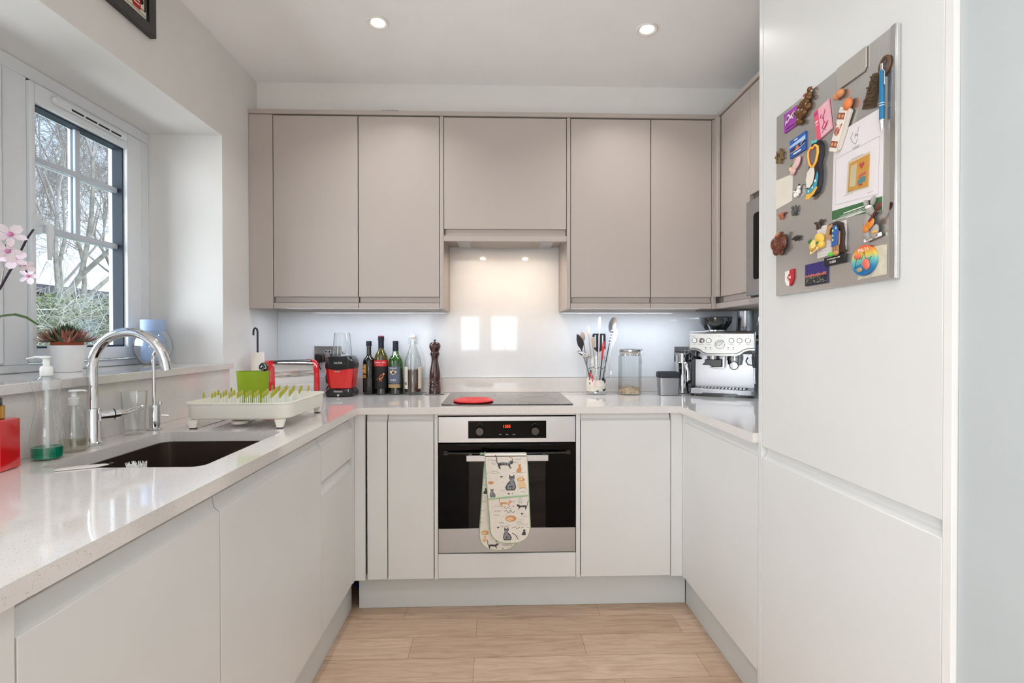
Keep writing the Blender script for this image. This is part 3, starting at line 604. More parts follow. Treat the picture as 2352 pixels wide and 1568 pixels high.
mk = Mb()
for x in (-0.1185, 0.121):
    mk.box(x-0.004, x+0.004, YO-0.0017, YO-0.0013, 0.826, 0.8268); mk.box(x-0.012, x-0.0105, YO-0.0017, YO-0.0013, 0.820, 0.8212); mk.box(x+0.0105, x+0.012, YO-0.0017, YO-0.0013, 0.820, 0.8212)
P('printed_marks', L(mk), mat('button_grey', (150, 152, 158), 0.3), cp)
# door: black glass frame round a see-through window
dr = Mb()
wx0, wx1, wz0, wz1 = -0.1665, 0.167, 0.372, 0.668
dr.box(OX0+0.003, wx0, YO-0.001, YO+0.015, 0.3735, 0.7395); dr.box(wx1, OX1-0.003, YO-0.001, YO+0.015, 0.3735, 0.7395); dr.box(wx0, wx1, YO-0.001, YO+0.015, wz1, 0.7395)
dp = P('door', L(dr), m_screenblk, t)
P('door_window', L(Mb().box(wx0+0.0003, wx1-0.0003, YO-0.0006, YO+0.003, 0.3735, wz1-0.0003)), glass('oven_glass', (120, 122, 128), fac=0.06), dp)
P('door_bottom_trim', L(Mb().box(OX0, OX1, YO, YO+0.018, 0.2665, 0.3725)), m_steelh, dp, bevel=0.0012)
sl = Mb()
for k in range(5): sl.box(-0.22+k*0.067*1.35, -0.22+k*0.067*1.35+0.055, YO-0.0018, YO-0.0011, 0.7335, 0.7352)
P('vent_slots', L(sl), mat('dark_blue_gloss', (20, 24, 60), 0.15), dp)
rk = Mb()
for z in (0.56, 0.475):
    rk.tube([(wx0-0.02, YO+0.045, z), (wx1+0.02, YO+0.045, z)], 0.0022, 8)
    for k in range(12): rk.tube([(wx0+0.012+k*0.028, YO+0.045, z), (wx0+0.012+k*0.028, YO+0.26, z)], 0.0011, 6)
P('oven_rack', L(rk), m_chrome, t)
hd = Mb().box(-0.1745, 0.1745, YO-0.045, YO-0.037, 0.6725, 0.6985)
hp = P('handle', L(hd), m_steelh, dp, bevel=0.002)
hk = Mb(); arc = [(-0.272+0.544*i/20, YO-0.034+0.026*((i-10)/10)**2-0.0, 0.7025) for i in range(21)]
hk.tube(arc, 0.008, 10, flat=0.7); hk.box(-0.272, -0.256, YO-0.012, YO-0.0015, 0.694, 0.710); hk.box(0.256, 0.272, YO-0.012, YO-0.0015, 0.694, 0.710)
hk.box(-0.165, -0.150, YO-0.0368, YO-0.0015, 0.678, 0.705); hk.box(0.150, 0.165, YO-0.0368, YO-0.0015, 0.678, 0.705)
P('handle_bracket', L(hk), mat('gloss_black', (6, 6, 7), 0.12, coat=0.8), hp)
t = T('oven_housing', 'white framework around the oven: thin uprights, top strip and plain panel beneath', 'cabinet', (0, YD+0.2, 0.1525)); o = Vector(t.location)
L = lambda mb: mb.xf(Matrix.Translation(-o))
P('lower_panel', L(Mb().box(-0.2985, 0.2985, YD+0.0005, YD+0.02, 0.1565, 0.262)), m_white, t, bevel=0.001)
P('top_strip', L(Mb().box(-0.2985, 0.2985, YD+0.0005, YD+0.02, 0.862, 0.8695)), m_white, t)
P('upright', L(Mb().box(-0.3145, -0.2995, YD+0.0005, YD+0.45, 0.1525, 0.8695)), m_white, t, bevel=0.001)
P('upright', L(Mb().box(0.3, 0.3175, YD+0.0005, YD+0.45, 0.1525, 0.8695)), m_white, t, bevel=0.001)

# hob
t = T('induction_hob', 'black glass induction hob set on the worktop above the oven', 'hob', (0.003, -0.29, ZC+0.0004))
P('hob_glass', Mb().prism(rrect(-0.292, 0.290, -0.250, 0.225, 0.006, 4), 0, 0.0045), mat('hob_glass', (30, 28, 27), 0.07, coat=0.5), t, bevel=0.001)
zn = Mb()
for x, y, r in ((-0.14, 0.10, 0.09), (0.14, 0.10, 0.075), (0.14, -0.10, 0.095), (-0.14, -0.10, 0.075)):
    zn.lathe_open([(r, 0.0046), (r, 0.0048), (r-0.0015, 0.0048), (r-0.0015, 0.0046)], 40, (x, y, 0))
zn.box(0.05, 0.055, -0.235, -0.215, 0.0046, 0.0048); zn.box(0.09, 0.10, -0.23, -0.22, 0.0046, 0.0048)
P('zone_markings', zn, mat('hob_print', (120, 118, 116), 0.4), t)
# red trivet
t = T('trivet', 'round red rubber trivet lying on the hob', 'trivet', (-0.152, -0.435, ZC+0.0054))
P('mat', Mb().lathe([(0.088, 0), (0.092, 0.003), (0.092, 0.006), (0.089, 0.008), (0.0001, 0.008)], 48), mat('red_rubber', (214, 44, 48), 0.35, noise=0.04), t)
rg = Mb()
for r in (0.082, 0.070, 0.058, 0.046, 0.034, 0.022, 0.010): rg.lathe_open([(r+0.0025, 0.0079), (r+0.0015, 0.0098), (r-0.0015, 0.0098), (r-0.0025, 0.0079)], 40)
P('ridges', rg, mat('red_rubber_light', (222, 62, 66), 0.3), t)

# ---- double oven gloves hanging over the handle
m_cloth = mat('glove_cotton', (232, 226, 216), 0.9, noise=0.04, nscale=60, bump=0.4, bscale=500, sheen=0.3)
m_pipe = mat('glove_piping', (158, 188, 150), 0.85)
c_dk = mat('print_charcoal', (78, 78, 80), 0.9); c_gr = mat('print_grey', (140, 142, 148), 0.9); c_or = mat('print_ginger', (208, 148, 104), 0.9); c_cr = mat('print_cream', (230, 200, 156), 0.9)
PR = [m_cloth, m_pipe, c_dk, c_gr, c_or, c_cr]
def blob(mb, mi, pts, x, z, s, y, flip=1, rot=0):
    mb.m = mi; q = []
    for a, b in pts:
        a *= flip; ca, sa = math.cos(rot), math.sin(rot); q.append((x+s*(a*ca-b*sa), z+s*(a*sa+b*ca)))
    area = sum(q[i][0]*q[(i+1) % len(q)][1]-q[(i+1) % len(q)][0]*q[i][1] for i in range(len(q)))
    if area < 0: q = q[::-1]
    mb.prism(q, y-0.0004, y, 'xz')
def stroke(mb, mi, pts, x, z, s, y, w, flip=1):
    mb.m = mi; pts = [(x+s*a*flip, z+s*b) for a, b in pts]
    for (a, b), (c, d) in zip(pts[:-1], pts[1:]):
        l = math.hypot(c-a, d-b) or 1; nx, nz_ = -(d-b)/l*w/2, (c-a)/l*w/2
        mb.add([(a+nx, y, b+nz_), (c+nx, y, d+nz_), (c-nx, y, d-nz_), (a-nx, y, b-nz_)], [(0, 1, 2, 3)])
SIT = [(-.25,-.5),(.28,-.5),(.36,-.3),(.30,0),(.22,.15),(.27,.30),(.24,.52),(.15,.40),(.04,.40),(-.06,.52),(-.09,.28),(-.02,.13),(-.2,-.05),(-.33,-.3)]
WALK = [(-.55,.10),(-.2,.16),(.25,.12),(.42,.22),(.45,.34),(.53,.24),(.62,.34),(.66,.16),(.58,.02),(.42,.0),(.44,-.2),(.52,-.32),(.40,-.32),(.30,-.08),(-.2,-.06),(-.35,-.12),(-.30,-.34),(-.42,-.34),(-.52,-.1)]
CURL = [(.55*math.cos(a*PI/8), .32*math.sin(a*PI/8)) for a in range(16)]
def cat_sit(mb, x, z, s, y, body=2, inner=3, fl=1):
    blob(mb, body, SIT, x, z, s, y, fl); blob(mb, inner, [(a*.75+.02, b*.8-.03) for a, b in SIT], x, z, s, y-0.0003, fl)
    stroke(mb, body, [(-.1,-.3),(.1,-.2),(.1,-.45)], x, z, s, y-0.0008, s*.06, fl); stroke(mb, body, [(.02,.2),(.05,.26)], x, z, s, y-0.0008, s*.07, fl); stroke(mb, body, [(-.2,-.1),(0,-.02)], x, z, s, y-0.0008, s*.06, fl)
def cat_walk(mb, x, z, s, y, body=2, inner=3, fl=1):
    blob(mb, body, WALK, x, z, s, y, fl); blob(mb, inner, [(a*.7-.02, b*.55+.02) for a, b in WALK[:14]], x, z, s, y-0.0003, fl)
    stroke(mb, body, [(-.5,.05),(-.62,.25),(-.62,.5),(-.72,.72)], x, z, s, y, s*.07, fl)
    for k in range(3): stroke(mb, body, [(-.3+k*.22,.12),(-.34+k*.22,-.02)], x, z, s, y-0.0008, s*.06, fl)
def cat_curl(mb, x, z, s, y, a=4, b=5):
    blob(mb, a, CURL, x, z, s, y); blob(mb, b, [(p*.7-.08, q*.6-.04) for p, q in CURL], x, z, s, y-0.0003); stroke(mb, a, [(-.2,-.1),(.1,-.16),(.3,-.05)], x, z, s, y-0.0008, s*.05)
def mouse(mb, x, z, s, y, c=2): blob(mb, c, [(p*.8, q) for p, q in CURL], x, z, s, y); stroke(mb, c, [(.4,0),(.8,.1),(1.1,0)], x, z, s, y, s*.08)
def word(mb, x, z, s, y, c=2, seed=0):
    rr = random.Random(seed); pts = [(0, 0)]
    for k in range(7): pts.append((pts[-1][0]+.28, rr.uniform(-.28, .34)))
    stroke(mb, c, pts, x-s, z, s, y, s*.09)
def ground(mb, x, z, w, y, c=3): stroke(mb, c, [(-.5, 0), (-.2, .03), (.1, -.02), (.5, .02)], x, z, w, y, 0.0012)
def pad(name, x0t, x1t, x0b, x1b, zt, zbm, y, parent, seam=None, th=0.010, seed=1):
    """quilted pad: outline tapers from the top edge to a round bottom end"""
    zc = zbm+(x1b-x0b)*0.42; out = [(x0t, zt)]
    out += [(x0t+(x0b-x0t)*k/6, zt+(zc-zt)*k/6) for k in range(1, 6)]
    cxm, rx, rz = (x0b+x1b)/2, (x1b-x0b)/2, zc-zbm
    out += [(cxm-rx*math.copysign(abs(math.cos(PI*k/16))**.75, math.cos(PI*k/16)), zc-rz*abs(math.sin(PI*k/16))**.85) for k in range(17)]
    out += [(x1b+(x1t-x1b)*k/6, zc+(zt-zc)*k/6) for k in range(1, 7)]
    mb = Mb(); mb.m = 0; mb.prism(out, y, y+th, 'xz')
    n0 = mb.n(); mb.m = 1; mb.tube([(a, y+th*0.45, b) for a, b in out], 0.0042, 8, closed=True)
    if seam is not None: mb.tube([(x0t+(x0b-x0t)*.5, y-0.001, seam[0]), (x1t+(x1b-x1t)*.4, y-0.001, seam[1])], 0.0035, 8)
    return mb
gx = T('oven_gloves', 'cat-print double oven gloves with green piping draped over the oven door handle', 'oven gloves', (-0.01, YO-0.06, 0.33)); o = Vector(gx.location)
yf = YO-0.064
mb = pad('front', -0.094, 0.081, -0.072, 0.094, 0.701, 0.333, yf, gx, seam=(0.520, 0.534))
yp = yf-0.0002
cat_walk(mb, -0.012, 0.665, 0.055, yp); cat_sit(mb, 0.012, 0.588, 0.066, yp, 2, 3); cat_curl(mb, 0.056, 0.600, 0.030, yp, 4, 5); blob(mb, 5, SIT, 0.062, 0.592, 0.052, yp-0.0004, -1)
blob(mb, 4, [(a*.8, b) for a, b in SIT], 0.048, 0.648, 0.038, yp, 1); stroke(mb, 2, [(0,0),(.6,.1),(.9,.5)], 0.036, 0.636, 0.03, yp, 0.0012)
cat_sit(mb, -0.062, 0.545, 0.036, yp, 2, 3, -1); cat_curl(mb, -0.070, 0.588, 0.022, yp, 4, 4); mouse(mb, -0.026, 0.613, 0.011, yp); mouse(mb, 0.005, 0.541, 0.010, yp); mouse(mb, 0.020, 0.541, 0.006, yp)
stroke(mb, 4, [(0,0),(.5,-.1),(.8,-.6)], 0.006, 0.695, 0.022, yp, 0.004)
for k, (x, z, s_) in enumerate(((-.062,.682,.020),(.034,.672,.012),(-.056,.667,.012),(-.052,.636,.016),(.044,.688,.014),(.065,.562,.014),(-.020,.555,.012),(-.018,.590,.008),(.066,.548,.01),(-.006,.530,.008))): word(mb, x, z, s_, yp, 2 if k % 3 else 3, k)
ground(mb, -0.060, 0.628, 0.06, yp); ground(mb, 0.05, 0.63, 0.06, yp); ground(mb, 0.03, 0.528, 0.05, yp)
cat_walk(mb, -0.010, 0.500, 0.040, yp, 4, 5); cat_walk(mb, 0.062, 0.486, 0.036, yp, 2, 2, -1); cat_curl(mb, 0.014, 0.436, 0.042, yp, 4, 5); cat_sit(mb, 0.000, 0.372, 0.054, yp, 2, 3, -1); stroke(mb, 2, [(0,0),(.4,-.2),(.8,-.8)], 0.018, 0.375, 0.034, yp, 0.003)
mouse(mb, 0.060, 0.456, 0.010, yp); mouse(mb, -0.040, 0.399, 0.011, yp); mouse(mb, 0.062, 0.398, 0.006, yp); mouse(mb, 0.086, 0.398, 0.005, yp); mouse(mb, 0.024, 0.488, 0.006, yp); cat_sit(mb, 0.068, 0.378, 0.026, yp, 2, 2); cat_sit(mb, 0.052, 0.512, 0.022, yp, 3, 0)
for k, (x, z, s_) in enumerate(((.022,.505,.012),(-.042,.468,.014),(.010,.466,.022),(.070,.445,.012),(-.025,.418,.012),(.050,.420,.012),(-.010,.404,.020),(.036,.396,.018),(-.046,.452,.012),(.060,.430,.010),(.0,.482,.016),(.045,.362,.008))): word(mb, x, z, s_, yp, 2 if k % 3 else 3, 20+k)
ground(mb, -0.03, 0.488, 0.06, yp); ground(mb, 0.064, 0.412, 0.045, yp)
P('front_mitt', mb.xf(Matrix.Translation(-o)), PR, gx)
yb2 = YO-0.030
mb = pad('back', -0.094, 0.070, -0.118, 0.046, 0.698, 0.292, yb2-0.004, gx, th=0.009); yq = yb2-0.0042
mb.m = 0
cat_curl(mb, -0.096, 0.366, 0.030, yq, 4, 5); cat_walk(mb, -0.062, 0.310, 0.036, yq, 2, 2); cat_sit(mb, -0.098, 0.340, 0.024, yq, 4, 5); mouse(mb, -0.046, 0.331, 0.010, yq); mouse(mb, 0.0, 0.326, 0.011, yq, 4)
word(mb, 0.000, 0.312, 0.020, yq, 3, 50); mouse(mb, -0.020, 0.297, 0.006, yq)
for k, z in enumerate((0.60, 0.57, 0.535, 0.50, 0.46, 0.428, 0.412)): word(mb, -0.093-(0.6-z)*.1, z, 0.010, yq, 2, 60+k)
cat_sit(mb, -0.094, 0.545, 0.026, yq, 2, 2)
P('back_mitt', mb.xf(Matrix.Translation(-o)), PR, gx)
br = Mb(); br.m = 0; br.prism([(yf, 0.698), (yf, 0.7035), (yf+0.006, 0.7085), (yb2-0.006, 0.7085), (yb2+0.0045, 0.7035), (yb2+0.0045, 0.6995), (yf+0.012, 0.6995)][::-1], -0.0935, 0.0800, 'yz')
br.m = 1; br.tube([(-0.094, yf+0.003, 0.700), (-0.0955, yf+0.006, 0.709), (-0.0955, yb2-0.006, 0.709), (-0.0955, yb2+0.002, 0.70)], 0.0035, 8)
br.tube([(-0.096, yf+0.010, 0.7075), (-0.112, yf+0.014, 0.7095), (-0.116, yf+0.020, 0.7035), (-0.100, yf+0.022, 0.7045)], 0.003, 8)
P('connecting_band', br.xf(Matrix.Translation(-o)), PR, gx)

# ================================================================ things on the back worktop
Z0 = ZC+0.0006
# bottles -----------------------------------------------------------------
m_dkglass = mat('dark_bottle_glass', (20, 22, 14), 0.08, trans=0.0, coat=0.5)
g_green = mat('green_bottle_glass', (86, 150, 40), 0.05, coat=0.6); g_olive = mat('olive_bottle_glass', (150, 140, 44), 0.05, coat=0.6)
g_green = glass('green_glass', (120, 185, 60), fac=0.2); g_olive = glass('olive_glass', (178, 168, 62), fac=0.2); g_blkg = glass('amber_dark_glass', (60, 56, 36), fac=0.2)
m_wine = mat('dark_wine', (16, 6, 8), 0.1)
def arc_label(mb, r, z0, z1, a0, a1, seg=20, th=0.0004):
    """label wrapped on a bottle; angles measured from -Y towards +X, degrees"""
    v = []; f = []
    for i in range(seg+1):
        a = R(-90+a0+(a1-a0)*i/seg)
        for rr_, z in ((r, z0), (r, z1), (r+th, z1), (r+th, z0)): v.append((rr_*math.cos(a), rr_*math.sin(a), z))
    for i in range(seg):
        for k in range(4): l = (k+1) % 4; f.append((i*4+k, i*4+l, (i+1)*4+l, (i+1)*4+k))
    f.append((0, 1, 2, 3)); f.append((seg*4+3, seg*4+2, seg*4+1, seg*4)); return mb.add(v, f)
def wrap(mb, r):
    """bend a flat figure drawn in (x, z) at y=0 on to a cylinder of radius r about z"""
    for i, (x, y, z) in enumerate(mb.v): a = x/r; q = r-y; mb.v[i] = (q*math.sin(a), -q*math.cos(a), z)
    return mb
FY = Matrix.Rotation(R(90), 4, 'X')
def txt(mb, s, size, x, z, r, th=0.0003, sxy=(1, 1)):
    m2 = text_mb(Mb(), s, size, Matrix.Translation((x, -0.0006, z)) @ FY, th, sxy=sxy); wrap(m2, r); m = mb.m; mb.add(m2.v, m2.f); return mb
def bottle(label, x, y, prof, gl, rz=0, name='wine_bottle', cat='bottle'):
    t = T(name, label, cat, (x, y, Z0), R(rz), group='bottles in front of the splashback')
    P('glass_body', Mb().lathe(prof, 32), gl, t); return t
m_lw = mat('print_white', (235, 232, 226), 0.6); m_gold = mat('label_gold', (190, 150, 60), 0.45, noise=0.15, nscale=90); m_navy = mat('foil_navy', (16, 18, 34), 0.35)
# 1 oil bottle with tan label
t = bottle('dark square-shouldered oil bottle with a mustard-yellow label, first after the blender', -0.717, -0.075,
   [(0.029, 0), (0.031, 0.004), (0.031, 0.172), (0.028, 0.184), (0.017, 0.197), (0.0125, 0.206), (0.0120, 0.252)], mat('black_green_glass', (14, 15, 9), 0.06, coat=0.8), name='oil_bottle')
P('cap', Mb().lathe([(0.0135, 0), (0.0145, 0.002), (0.0145, 0.022), (0.0135, 0.0265), (0.0001, 0.0268)], 24, (0, 0, 0.2525)), mat('cap_navy', (22, 24, 40), 0.35), t)
lb = Mb(); arc_label(lb, 0.0312, 0.012, 0.160, -88, -12); P('label', lb, mat('label_black', (18, 18, 18), 0.5), t)
l2 = Mb(); arc_label(l2, 0.0317, 0.110, 0.158, -88, -14); arc_label(l2, 0.0317, 0.086, 0.103, -88, -18); P('label_panel', l2, m_gold, t, label='mustard-yellow label panel')
w = Mb(); txt(w, 'od', 0.020, -0.0270, 0.146, 0.0322); txt(w, 'mp', 0.020, -0.0270, 0.126, 0.0322)
rr = random.Random(3)
for k in range(8): 
    m2 = Mb().box(-0.045, -0.012-rr.random()*0.006, -0.0005, 0, 0.022+k*0.0075, 0.0252+k*0.0075); wrap(m2, 0.0318); w.add(m2.v, m2.f)
P('lettering', w, m_lw, t)
# 2 wine with red band and kangaroo
t = bottle('olive-glass wine bottle with a red band and an orange kangaroo, tallest of the bottles', -0.6535, -0.075,
   [(0.033, 0), (0.036, 0.004), (0.036, 0.175), (0.034, 0.196), (0.028, 0.212), (0.018, 0.228), (0.0145, 0.240), (0.0140, 0.262)], g_olive)
P('wine', Mb().lathe([(0.030, 0.006), (0.0335, 0.010), (0.0335, 0.152), (0.0001, 0.152)], 28), m_wine, t)
fo = Mb().lathe([(0.0150, 0.2415), (0.0148, 0.2795), (0.0162, 0.2805), (0.0162, 0.300), (0.0150, 0.3015), (0.0001, 0.3016)], 24); P('foil', fo, m_navy, t)
P('foil_top', Mb().lathe([(0.0152, 0.3018), (0.0150, 0.307), (0.0001, 0.3072)], 24), mat('foil_red', (150, 40, 62), 0.4), t)
lb = Mb(); arc_label(lb, 0.0362, 0.030, 0.150, -70, 70); P('label', lb, mat('label_black', (18, 18, 18), 0.5), t)
l2 = Mb(); arc_label(l2, 0.0364, 0.148, 0.180, -85, 85); P('label_band', l2, mat('label_red', (196, 34, 40), 0.5), t, label='red label band')
w = Mb(); txt(w, '[ yellow tail ]', 0.0118, 0, 0.1685, 0.0371); txt(w, 'SHIRAZ RED WINE'.replace('SHIRAZ RED WINE', 'australian wine'), 0.0060, 0, 0.1555, 0.0371); P('lettering', w, m_lw, t)
KG = [(.50,.95),(.62,.99),(.70,.90),(.86,.86),(.84,.80),(.66,.74),(.55,.58),(.50,.40),(.42,.30),(.36,.34),(.40,.45),(.28,.30),(.20,.22),(.28,.05),(.36,-.04),(.25,-.04),(.13,.10),(.06,.24),(-.02,.05),(.02,-.08),(-.08,-.06),(-.08,.12),(-.10,.30),(-.30,.20),(-.62,.12),(-.55,.20),(-.25,.36),(-.04,.62),(.22,.78),(.42,.84)]
w = Mb(); w.prism([(a*0.030+0.002, 0.072+b*0.042) for a, b in KG][::-1], -0.0006, 0, 'xz'); wrap(w, 0.0368); P('kangaroo_emblem', w, mat('label_orange', (222, 128, 70), 0.5), t)
# 3 port
t = bottle('green port bottle with a slate-blue TAWNY PORT label, beside the kangaroo wine', -0.5775, -0.075,
   [(0.035, 0), (0.038, 0.004), (0.038, 0.165), (0.035, 0.182), (0.026, 0.197), (0.018, 0.208), (0.0152, 0.225), (0.0145, 0.245)], g_green)
P('port_wine', Mb().lathe([(0.032, 0.006), (0.0355, 0.010), (0.0355, 0.135), (0.0001, 0.135)], 28), m_wine, t)
P('foil', Mb().lathe([(0.0157, 0.2275), (0.0150, 0.2515), (0.0153, 0.276), (0.0138, 0.2795), (0.0001, 0.280)], 24), m_navy, t)
lb = Mb(); arc_label(lb, 0.0383, 0.058, 0.146, -62, 42); P('label', lb, mat('label_slate', (92, 98, 118), 0.55, noise=0.05), t)
l2 = Mb(); arc_label(l2, 0.0383, 0.035, 0.054, -62, 42); P('lower_band', l2, mat('label_tan', (170, 140, 96), 0.55), t)
w = Mb(); txt(w, 'TAWNY', 0.0115, -0.007, 0.137, 0.0392); txt(w, 'PORT', 0.0145, -0.007, 0.075, 0.0392, sxy=(.9, 1))
for z in (0.098, 0.0905, 0.067): m2 = Mb().box(-0.025, 0.011, -0.0005, 0, z, z+0.0008); wrap(m2, 0.0388); w.add(m2.v, m2.f)
m2 = Mb(); m2.prism([(-0.008, 0.164), (-0.001, 0.170), (-0.001, 0.174), (0.0, 0.19)][:0] or [(-0.0075, 0.0), (0.0075, 0.0), (0.0075, 0.012), (0.0105, 0.020), (0.0075, 0.028), (0.0065, 0.042), (-0.0065, 0.042), (-0.0075, 0.028), (-0.0105, 0.020), (-0.0075, 0.012)], -0.0006, 0, 'xz')
wrap(m2, 0.0190); m2.xf(Matrix.Translation((0, 0, 0.185)) @ Matrix.Rotation(R(7), 4, 'X')); w.add(m2.v, m2.f)
P('lettering', w, m_lw, t)
w = Mb(); EM = [(0,.5),(.12,.28),(.3,.22),(.55,.26),(.5,.1),(.62,.0),(.4,-.1),(.24,-.2),(0,-.42),(-.24,-.2),(-.4,-.1),(-.62,0),(-.5,.1),(-.55,.26),(-.3,.22),(-.12,.28)]
w.prism([(-0.007+a*0.032, 0.116+b*0.032) for a, b in EM][::-1], -0.0005, 0, 'xz'); wrap(w, 0.0389); P('emblem', w, mat('label_palegold', (226, 206, 130), 0.5), t)
w = Mb(); w.prism([(-0.007+a*0.014, 0.114+b*0.016) for a, b in [(-.5,-.5),(.5,-.5),(.4,.2),(.15,.5),(-.15,.5),(-.4,.2)]][::-1] if False else circ(-0.007, 0.115, 0.0065, 14), -0.0007, -0.0001, 'xz'); wrap(w, 0.0394); P('emblem_centre', w, mat('label_slate_dark', (44, 46, 60), 0.5), t)
# 4 swing-top bottle with brown spirit
ty = -0.078
for x, who in ((-0.488, 'swing-top bottle'), (-0.371, 'pepper mill')):
    tr = T('coaster', 'thin round silver coaster under the '+who, 'coaster', (x, ty, Z0), group='silver coasters')
    P('plate', Mb().lathe([(0.046, 0), (0.056, 0.0022), (0.0562, 0.0030), (0.050, 0.0022), (0.0001, 0.0022)], 40), m_chrome, tr)
t = T('swing_top_bottle', 'clear swing-top bottle half full of brown liquid, on a silver coaster', 'bottle', (-0.486, ty, Z0+0.0024), group='bottles in front of the splashback')
P('glass_body', Mb().lathe_open([(0.0001, 0.002), (0.040, 0.0), (0.0435, 0.004), (0.0440, 0.150), (0.0425, 0.170), (0.034, 0.200), (0.022, 0.232), (0.0150, 0.258), (0.0135, 0.275), (0.0155, 0.277), (0.0155, 0.290), (0.0120, 0.291), (0.0112, 0.275), (0.0130, 0.255), (0.032, 0.198), (0.0405, 0.166), (0.0415, 0.012), (0.0001, 0.008)], 36), g_clear, t)
P('liquid', Mb().lathe([(0.036, 0.0090), (0.0405, 0.012), (0.0408, 0.128), (0.0001, 0.128)], 30), mat('amber_spirit', (96, 46, 20), 0.08, trans=0.55, noise=0.3, nscale=40), t)
P('stopper', Mb().lathe([(0.0105, 0.292), (0.0135, 0.296), (0.0135, 0.304), (0.008, 0.309), (0.0001, 0.310)], 20), mat('porcelain_white', (240, 238, 234), 0.25), t)
P('washer', Mb().lathe([(0.0112, 0.2895), (0.0118, 0.2905), (0.0112, 0.2918)], 20), mat('washer_orange', (208, 112, 70), 0.6), t)
wr = Mb()
for sx_ in (-1, 1): wr.tube([(sx_*0.015, 0, 0.300), (sx_*0.021, 0, 0.292), (sx_*0.024, 0, 0.276), (sx_*0.0235, 0, 0.262), (sx_*0.018, 0, 0.262), (sx_*0.016, 0, 0.268), (sx_*0.019, -0.004, 0.288), (sx_*0.014, 0, 0.301)], 0.0010, 6)
wr.tube([(0.0160*math.cos(a*PI/12), 0.0160*math.sin(a*PI/12), 0.268) for a in range(24)], 0.0010, 6, closed=True)
P('wire_bail', wr, m_chrome, t)
lb = Mb(); arc_label(lb, 0.0443, 0.028, 0.143, -88, -28); arc_label(lb, 0.0443, 0.028, 0.143, 46, 88); P('label', lb, mat('label_ivory', (222, 216, 196), 0.6), t)
w = Mb()
m2 = Mb().box(-0.046, -0.030, -0.0005, 0, 0.048, 0.062); m2.box(-0.042, -0.024, -0.0005, 0, 0.068, 0.069)
for k in range(8): m2.box(-0.040, -0.0265, -0.0005, 0, 0.078+k*0.0065, 0.0785+k*0.0065)
wrap(m2, 0.0449); w.add(m2.v, m2.f); P('label_print', w, mat('print_darkgrey', (70, 70, 66), 0.6), t)
# 5 pepper mill
m_mill = mat('dark_walnut', (58, 26, 20), 0.18, coat=0.7, noise=0.35, nscale=35, stretch=(1, 1, 0.2))
t = T('pepper_mill', 'tall dark polished wooden pepper mill on a silver coaster', 'pepper mill', (-0.371, ty, Z0+0.0024))
P('body', Mb().lathe([(0.0305, 0), (0.0305, 0.030), (0.0285, 0.033), (0.0300, 0.037), (0.0300, 0.044), (0.0270, 0.048), (0.0295, 0.052), (0.0295, 0.060), (0.0265, 0.064), (0.0285, 0.078), (0.0290, 0.098), (0.0270, 0.120), (0.0210, 0.148), (0.0175, 0.172), (0.0180, 0.188), (0.0220, 0.200), (0.0255, 0.206), (0.0255, 0.2105)], 32), m_mill, t)
P('head', Mb().lathe([(0.0235, 0.2112), (0.0235, 0.2145), (0.0205, 0.220), (0.0260, 0.232), (0.0305, 0.244), (0.0300, 0.256), (0.0240, 0.267), (0.0120, 0.2725), (0.0001, 0.273)], 32), m_mill, t)
P('collar', Mb().lathe([(0.0225, 0.2102), (0.0258, 0.2108), (0.0225, 0.2115)], 32), m_chrome, t)
P('finial', Mb().lathe([(0.0035, 0.2732), (0.0025, 0.276), (0.0065, 0.281), (0.0060, 0.284), (0.0001, 0.2845)], 16), mat('finial_dark', (30, 26, 26), 0.3, metal=0.8), t)

# toaster ------------------------------------------------------------------
t = T('toaster', 'red and chrome two-slot toaster on the worktop between kitchen roll and blender', 'toaster', (-1.062, -0.238, Z0), R(38))
hx, hy = 0.090, 0.074
prof = [(hy-0.006, 0.018), (hy, 0.030), (hy+0.002, 0.085), (hy-0.003, 0.135), (hy-0.010, 0.158), (hy-0.022, 0.175), (hy-0.040, 0.185)]
pr2 = prof+[(-a, b) for a, b in prof[::-1]]
P('chrome_shell', Mb().prism(pr2, -hx, hx, 'yz'), mat('toaster_chrome', (214, 212, 212), 0.06, metal=1.0), t, angle=50)
for sx_ in (-1, 1):
    e = Mb(); sections = ((0.0, 1.035, 1.025), (0.016, 1.035, 1.02), (0.026, 0.97, 0.99), (0.030, 0.88, 0.95))
    v = []; f = []; n = len(pr2)
    for dx, sy_, sz_ in sections: v += [(sx_*(hx+0.0003+dx), y*sy_, 0.012+(z-0.012)*sz_) for y, z in pr2]
    for k in range(3):
        for i in range(n): j = (i+1) % n; f.append((k*n+i, k*n+j, (k+1)*n+j, (k+1)*n+i)[::sx_])
    f.append(tuple(range(n))[::-sx_]); f.append(tuple(range(3*n, 4*n))[::sx_]); e.add(v, f)
    P('end_cap', e, m_redpl, t, angle=50)
fb = Mb().box(-hx-0.018, hx+0.018, -hy+0.002, hy-0.002, 0.004, 0.0178).box(-hx-0.024, -hx+0.01, -hy-0.004, hy+0.004, 0.0, 0.030)
P('base', fb, m_black, t, bevel=0.002)
for y in (-0.021, 0.021): P('slot', Mb().box(-0.075, 0.075, y-0.010, y+0.010, 0.1845, 0.1860), m_matblack, t)
P('lever', Mb().box(hx+0.0305, hx+0.040, -0.015, 0.015, 0.12, 0.132), m_black, t, bevel=0.002)
